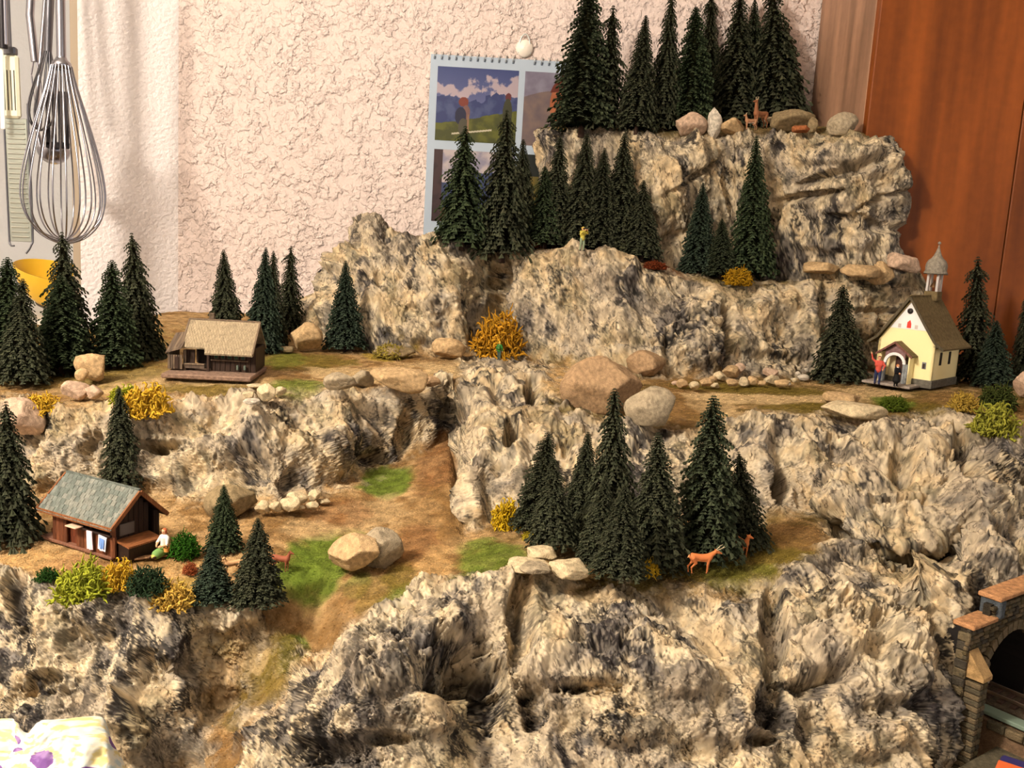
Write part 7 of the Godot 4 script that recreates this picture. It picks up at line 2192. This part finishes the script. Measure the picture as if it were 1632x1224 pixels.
	animal("standing_deer", 1178, 886, 30, 25, doe, "orange-brown doe standing at the foot of the grove's rightmost fir", "deer", 0.0)
	var back_ := lin(146, 84, 60)
	animal("resting_deer", 447, 910, 26, 80, deer_bones(back_, lin(180, 112, 84), Vector3(0, 1.10, 0.52), Vector3(0, 1.04, 0.74), false, 0.03), "dark reddish deer on the green turf right of the dark layered fir", "deer", 0.0)
	animal("small_deer", 371, 916, 24, -60, deer_bones(lin(204, 158, 112), lin(226, 176, 110), Vector3(0, 1.06, 0.50), Vector3(0, 1.0, 0.70), false, 0.03), "tan fawn between the two firs on the lower rim", "deer", 0.0)
	# chamois on the high rock
	animal("standing_chamois", 1211, 204, 26, -55, deer_bones(lin(132, 86, 58), lin(190, 140, 100), Vector3(0, 1.34, 0.46), Vector3(-0.04, 1.30, 0.66), false, 0.02), "dark brown chamois with raised head in front of the firs on the high rock", "chamois", 1.335, antler_mesh(Vector3(0, 1.38, 0.46), Vector3(0, 0.9, -0.3).normalized(), 0.45))
	animal("resting_chamois", 1196, 208, 18, -75, deer_bones(lin(160, 116, 84), lin(214, 196, 176), Vector3(0, 1.10, 0.50), Vector3(0, 1.06, 0.70), false, 0.02), "smaller pale-bellied chamois beside the tan stone on the high rock", "chamois", 1.325, antler_mesh(Vector3(0, 1.14, 0.50), Vector3(0, 0.9, -0.3).normalized(), 0.4))

# ------------------------------------------------------------------ cloth in the lower left corner
func cloth() -> void:
	var W := 512
	var data := PackedByteArray(); data.resize(W * W * 3)
	var n := noise(71, 0.012)
	for y in W:
		for x in W:
			var a := n.get_noise_2d(x, y)
			var c := rgb(250, 246, 226).lerp(rgb(246, 228, 160), smoothstep(0.05, 0.35, a)).lerp(rgb(206, 222, 222), smoothstep(0.1, 0.4, -a))
			for q in [[0.47, 0.62, 0.075, 0.12], [0.27, 0.26, 0.045, 0.05], [0.27, 0.40, 0.06, 0.035], [0.92, 0.46, 0.035, 0.09], [0.75, 0.85, 0.06, 0.05], [0.12, 0.7, 0.05, 0.07]]:
				var e := pow((float(x) / W - q[0]) / q[2], 2.0) + pow((float(y) / W - q[1]) / q[3], 2.0) + a * 0.8
				if e < 1.0: c = rgb(132, 92, 158).lerp(rgb(170, 136, 190), clampf(a * 2.0 + 0.4, 0, 1))
			var k := (y * W + x) * 3
			data[k] = int(c.r * 255); data[k + 1] = int(c.g * 255); data[k + 2] = int(c.b * 255)
	var m := StandardMaterial3D.new()
	m.resource_name = "printed_cloth"
	m.albedo_texture = picture(W, W, data); m.albedo_color = Color(0.86, 0.86, 0.86); m.roughness = 0.85; m.metallic_specular = 0.2
	# knots of the folded cloth: [x, y, distance], upper rim first
	var k := [
		[[-60, 1150, .575], [12, 1145, .568], [24, 1150, .56], [44, 1168, .545], [62, 1150, .535], [100, 1146, .53], [160, 1142, .53], [172, 1160, .54]],
		[[-60, 1180, .55], [10, 1190, .535], [30, 1190, .525], [50, 1190, .51], [80, 1175, .50], [110, 1168, .497], [165, 1166, .50], [180, 1185, .52]],
		[[-60, 1230, .53], [0, 1230, .515], [30, 1225, .500], [60, 1220, .490], [95, 1210, .482], [130, 1205, .480], [172, 1205, .485], [198, 1218, .505]],
		[[-60, 1300, .51], [0, 1300, .495], [30, 1300, .485], [60, 1295, .475], [95, 1290, .468], [130, 1285, .465], [180, 1285, .470], [215, 1290, .49]],
		[[-60, 1420, .50], [0, 1420, .49], [30, 1420, .48], [60, 1420, .475], [95, 1420, .47], [130, 1420, .468], [190, 1420, .47], [235, 1420, .485]],
	]
	var nu := 71
	var nv := 61
	var pts := []
	var lines := []
	for r in k:
		var raw := []
		for q in r: raw.append(P(q[0], q[1], q[2]))
		lines.append(smooth_path(raw, 10))
	var wn := noise(72, 40.0)
	var mm := Mesher.new()
	var pos := PackedVector3Array()
	for j in nv:
		var r := mini(j / 15, 3)
		var f := float(j - r * 15) / 15.0
		for i in nu:
			var q := []
			for o in [-1, 0, 1, 2]: q.append(lines[clampi(r + o, 0, 4)][i])
			var p: Vector3 = q[1].cubic_interpolate(q[2], q[0], q[3], f)
			pos.append(p + Vector3(0.2, 0.5, 0.8) * 0.0075 * wn.get_noise_3d(p.x * 1.5, p.y * 0.9, p.z))
	var nrm := normals(pos, nu, nv, 1)
	for j in nv:
		for i in nu: mm.vert(pos[j * nu + i], -nrm[j * nu + i], Vector2(float(i) / (nu - 1), float(j) / (nv - 1) * 1.4))
	for j in nv - 1:
		for i in nu - 1:
			var a := j * nu + i
			mm.tri(a, a + nu, a + 1); mm.tri(a + 1, a + nu, a + nu + 1)
	tag(part("crumpled_cloth", mm.build(), m), "crumpled white and yellow cloth with purple spots in the lower left corner", "cloth")
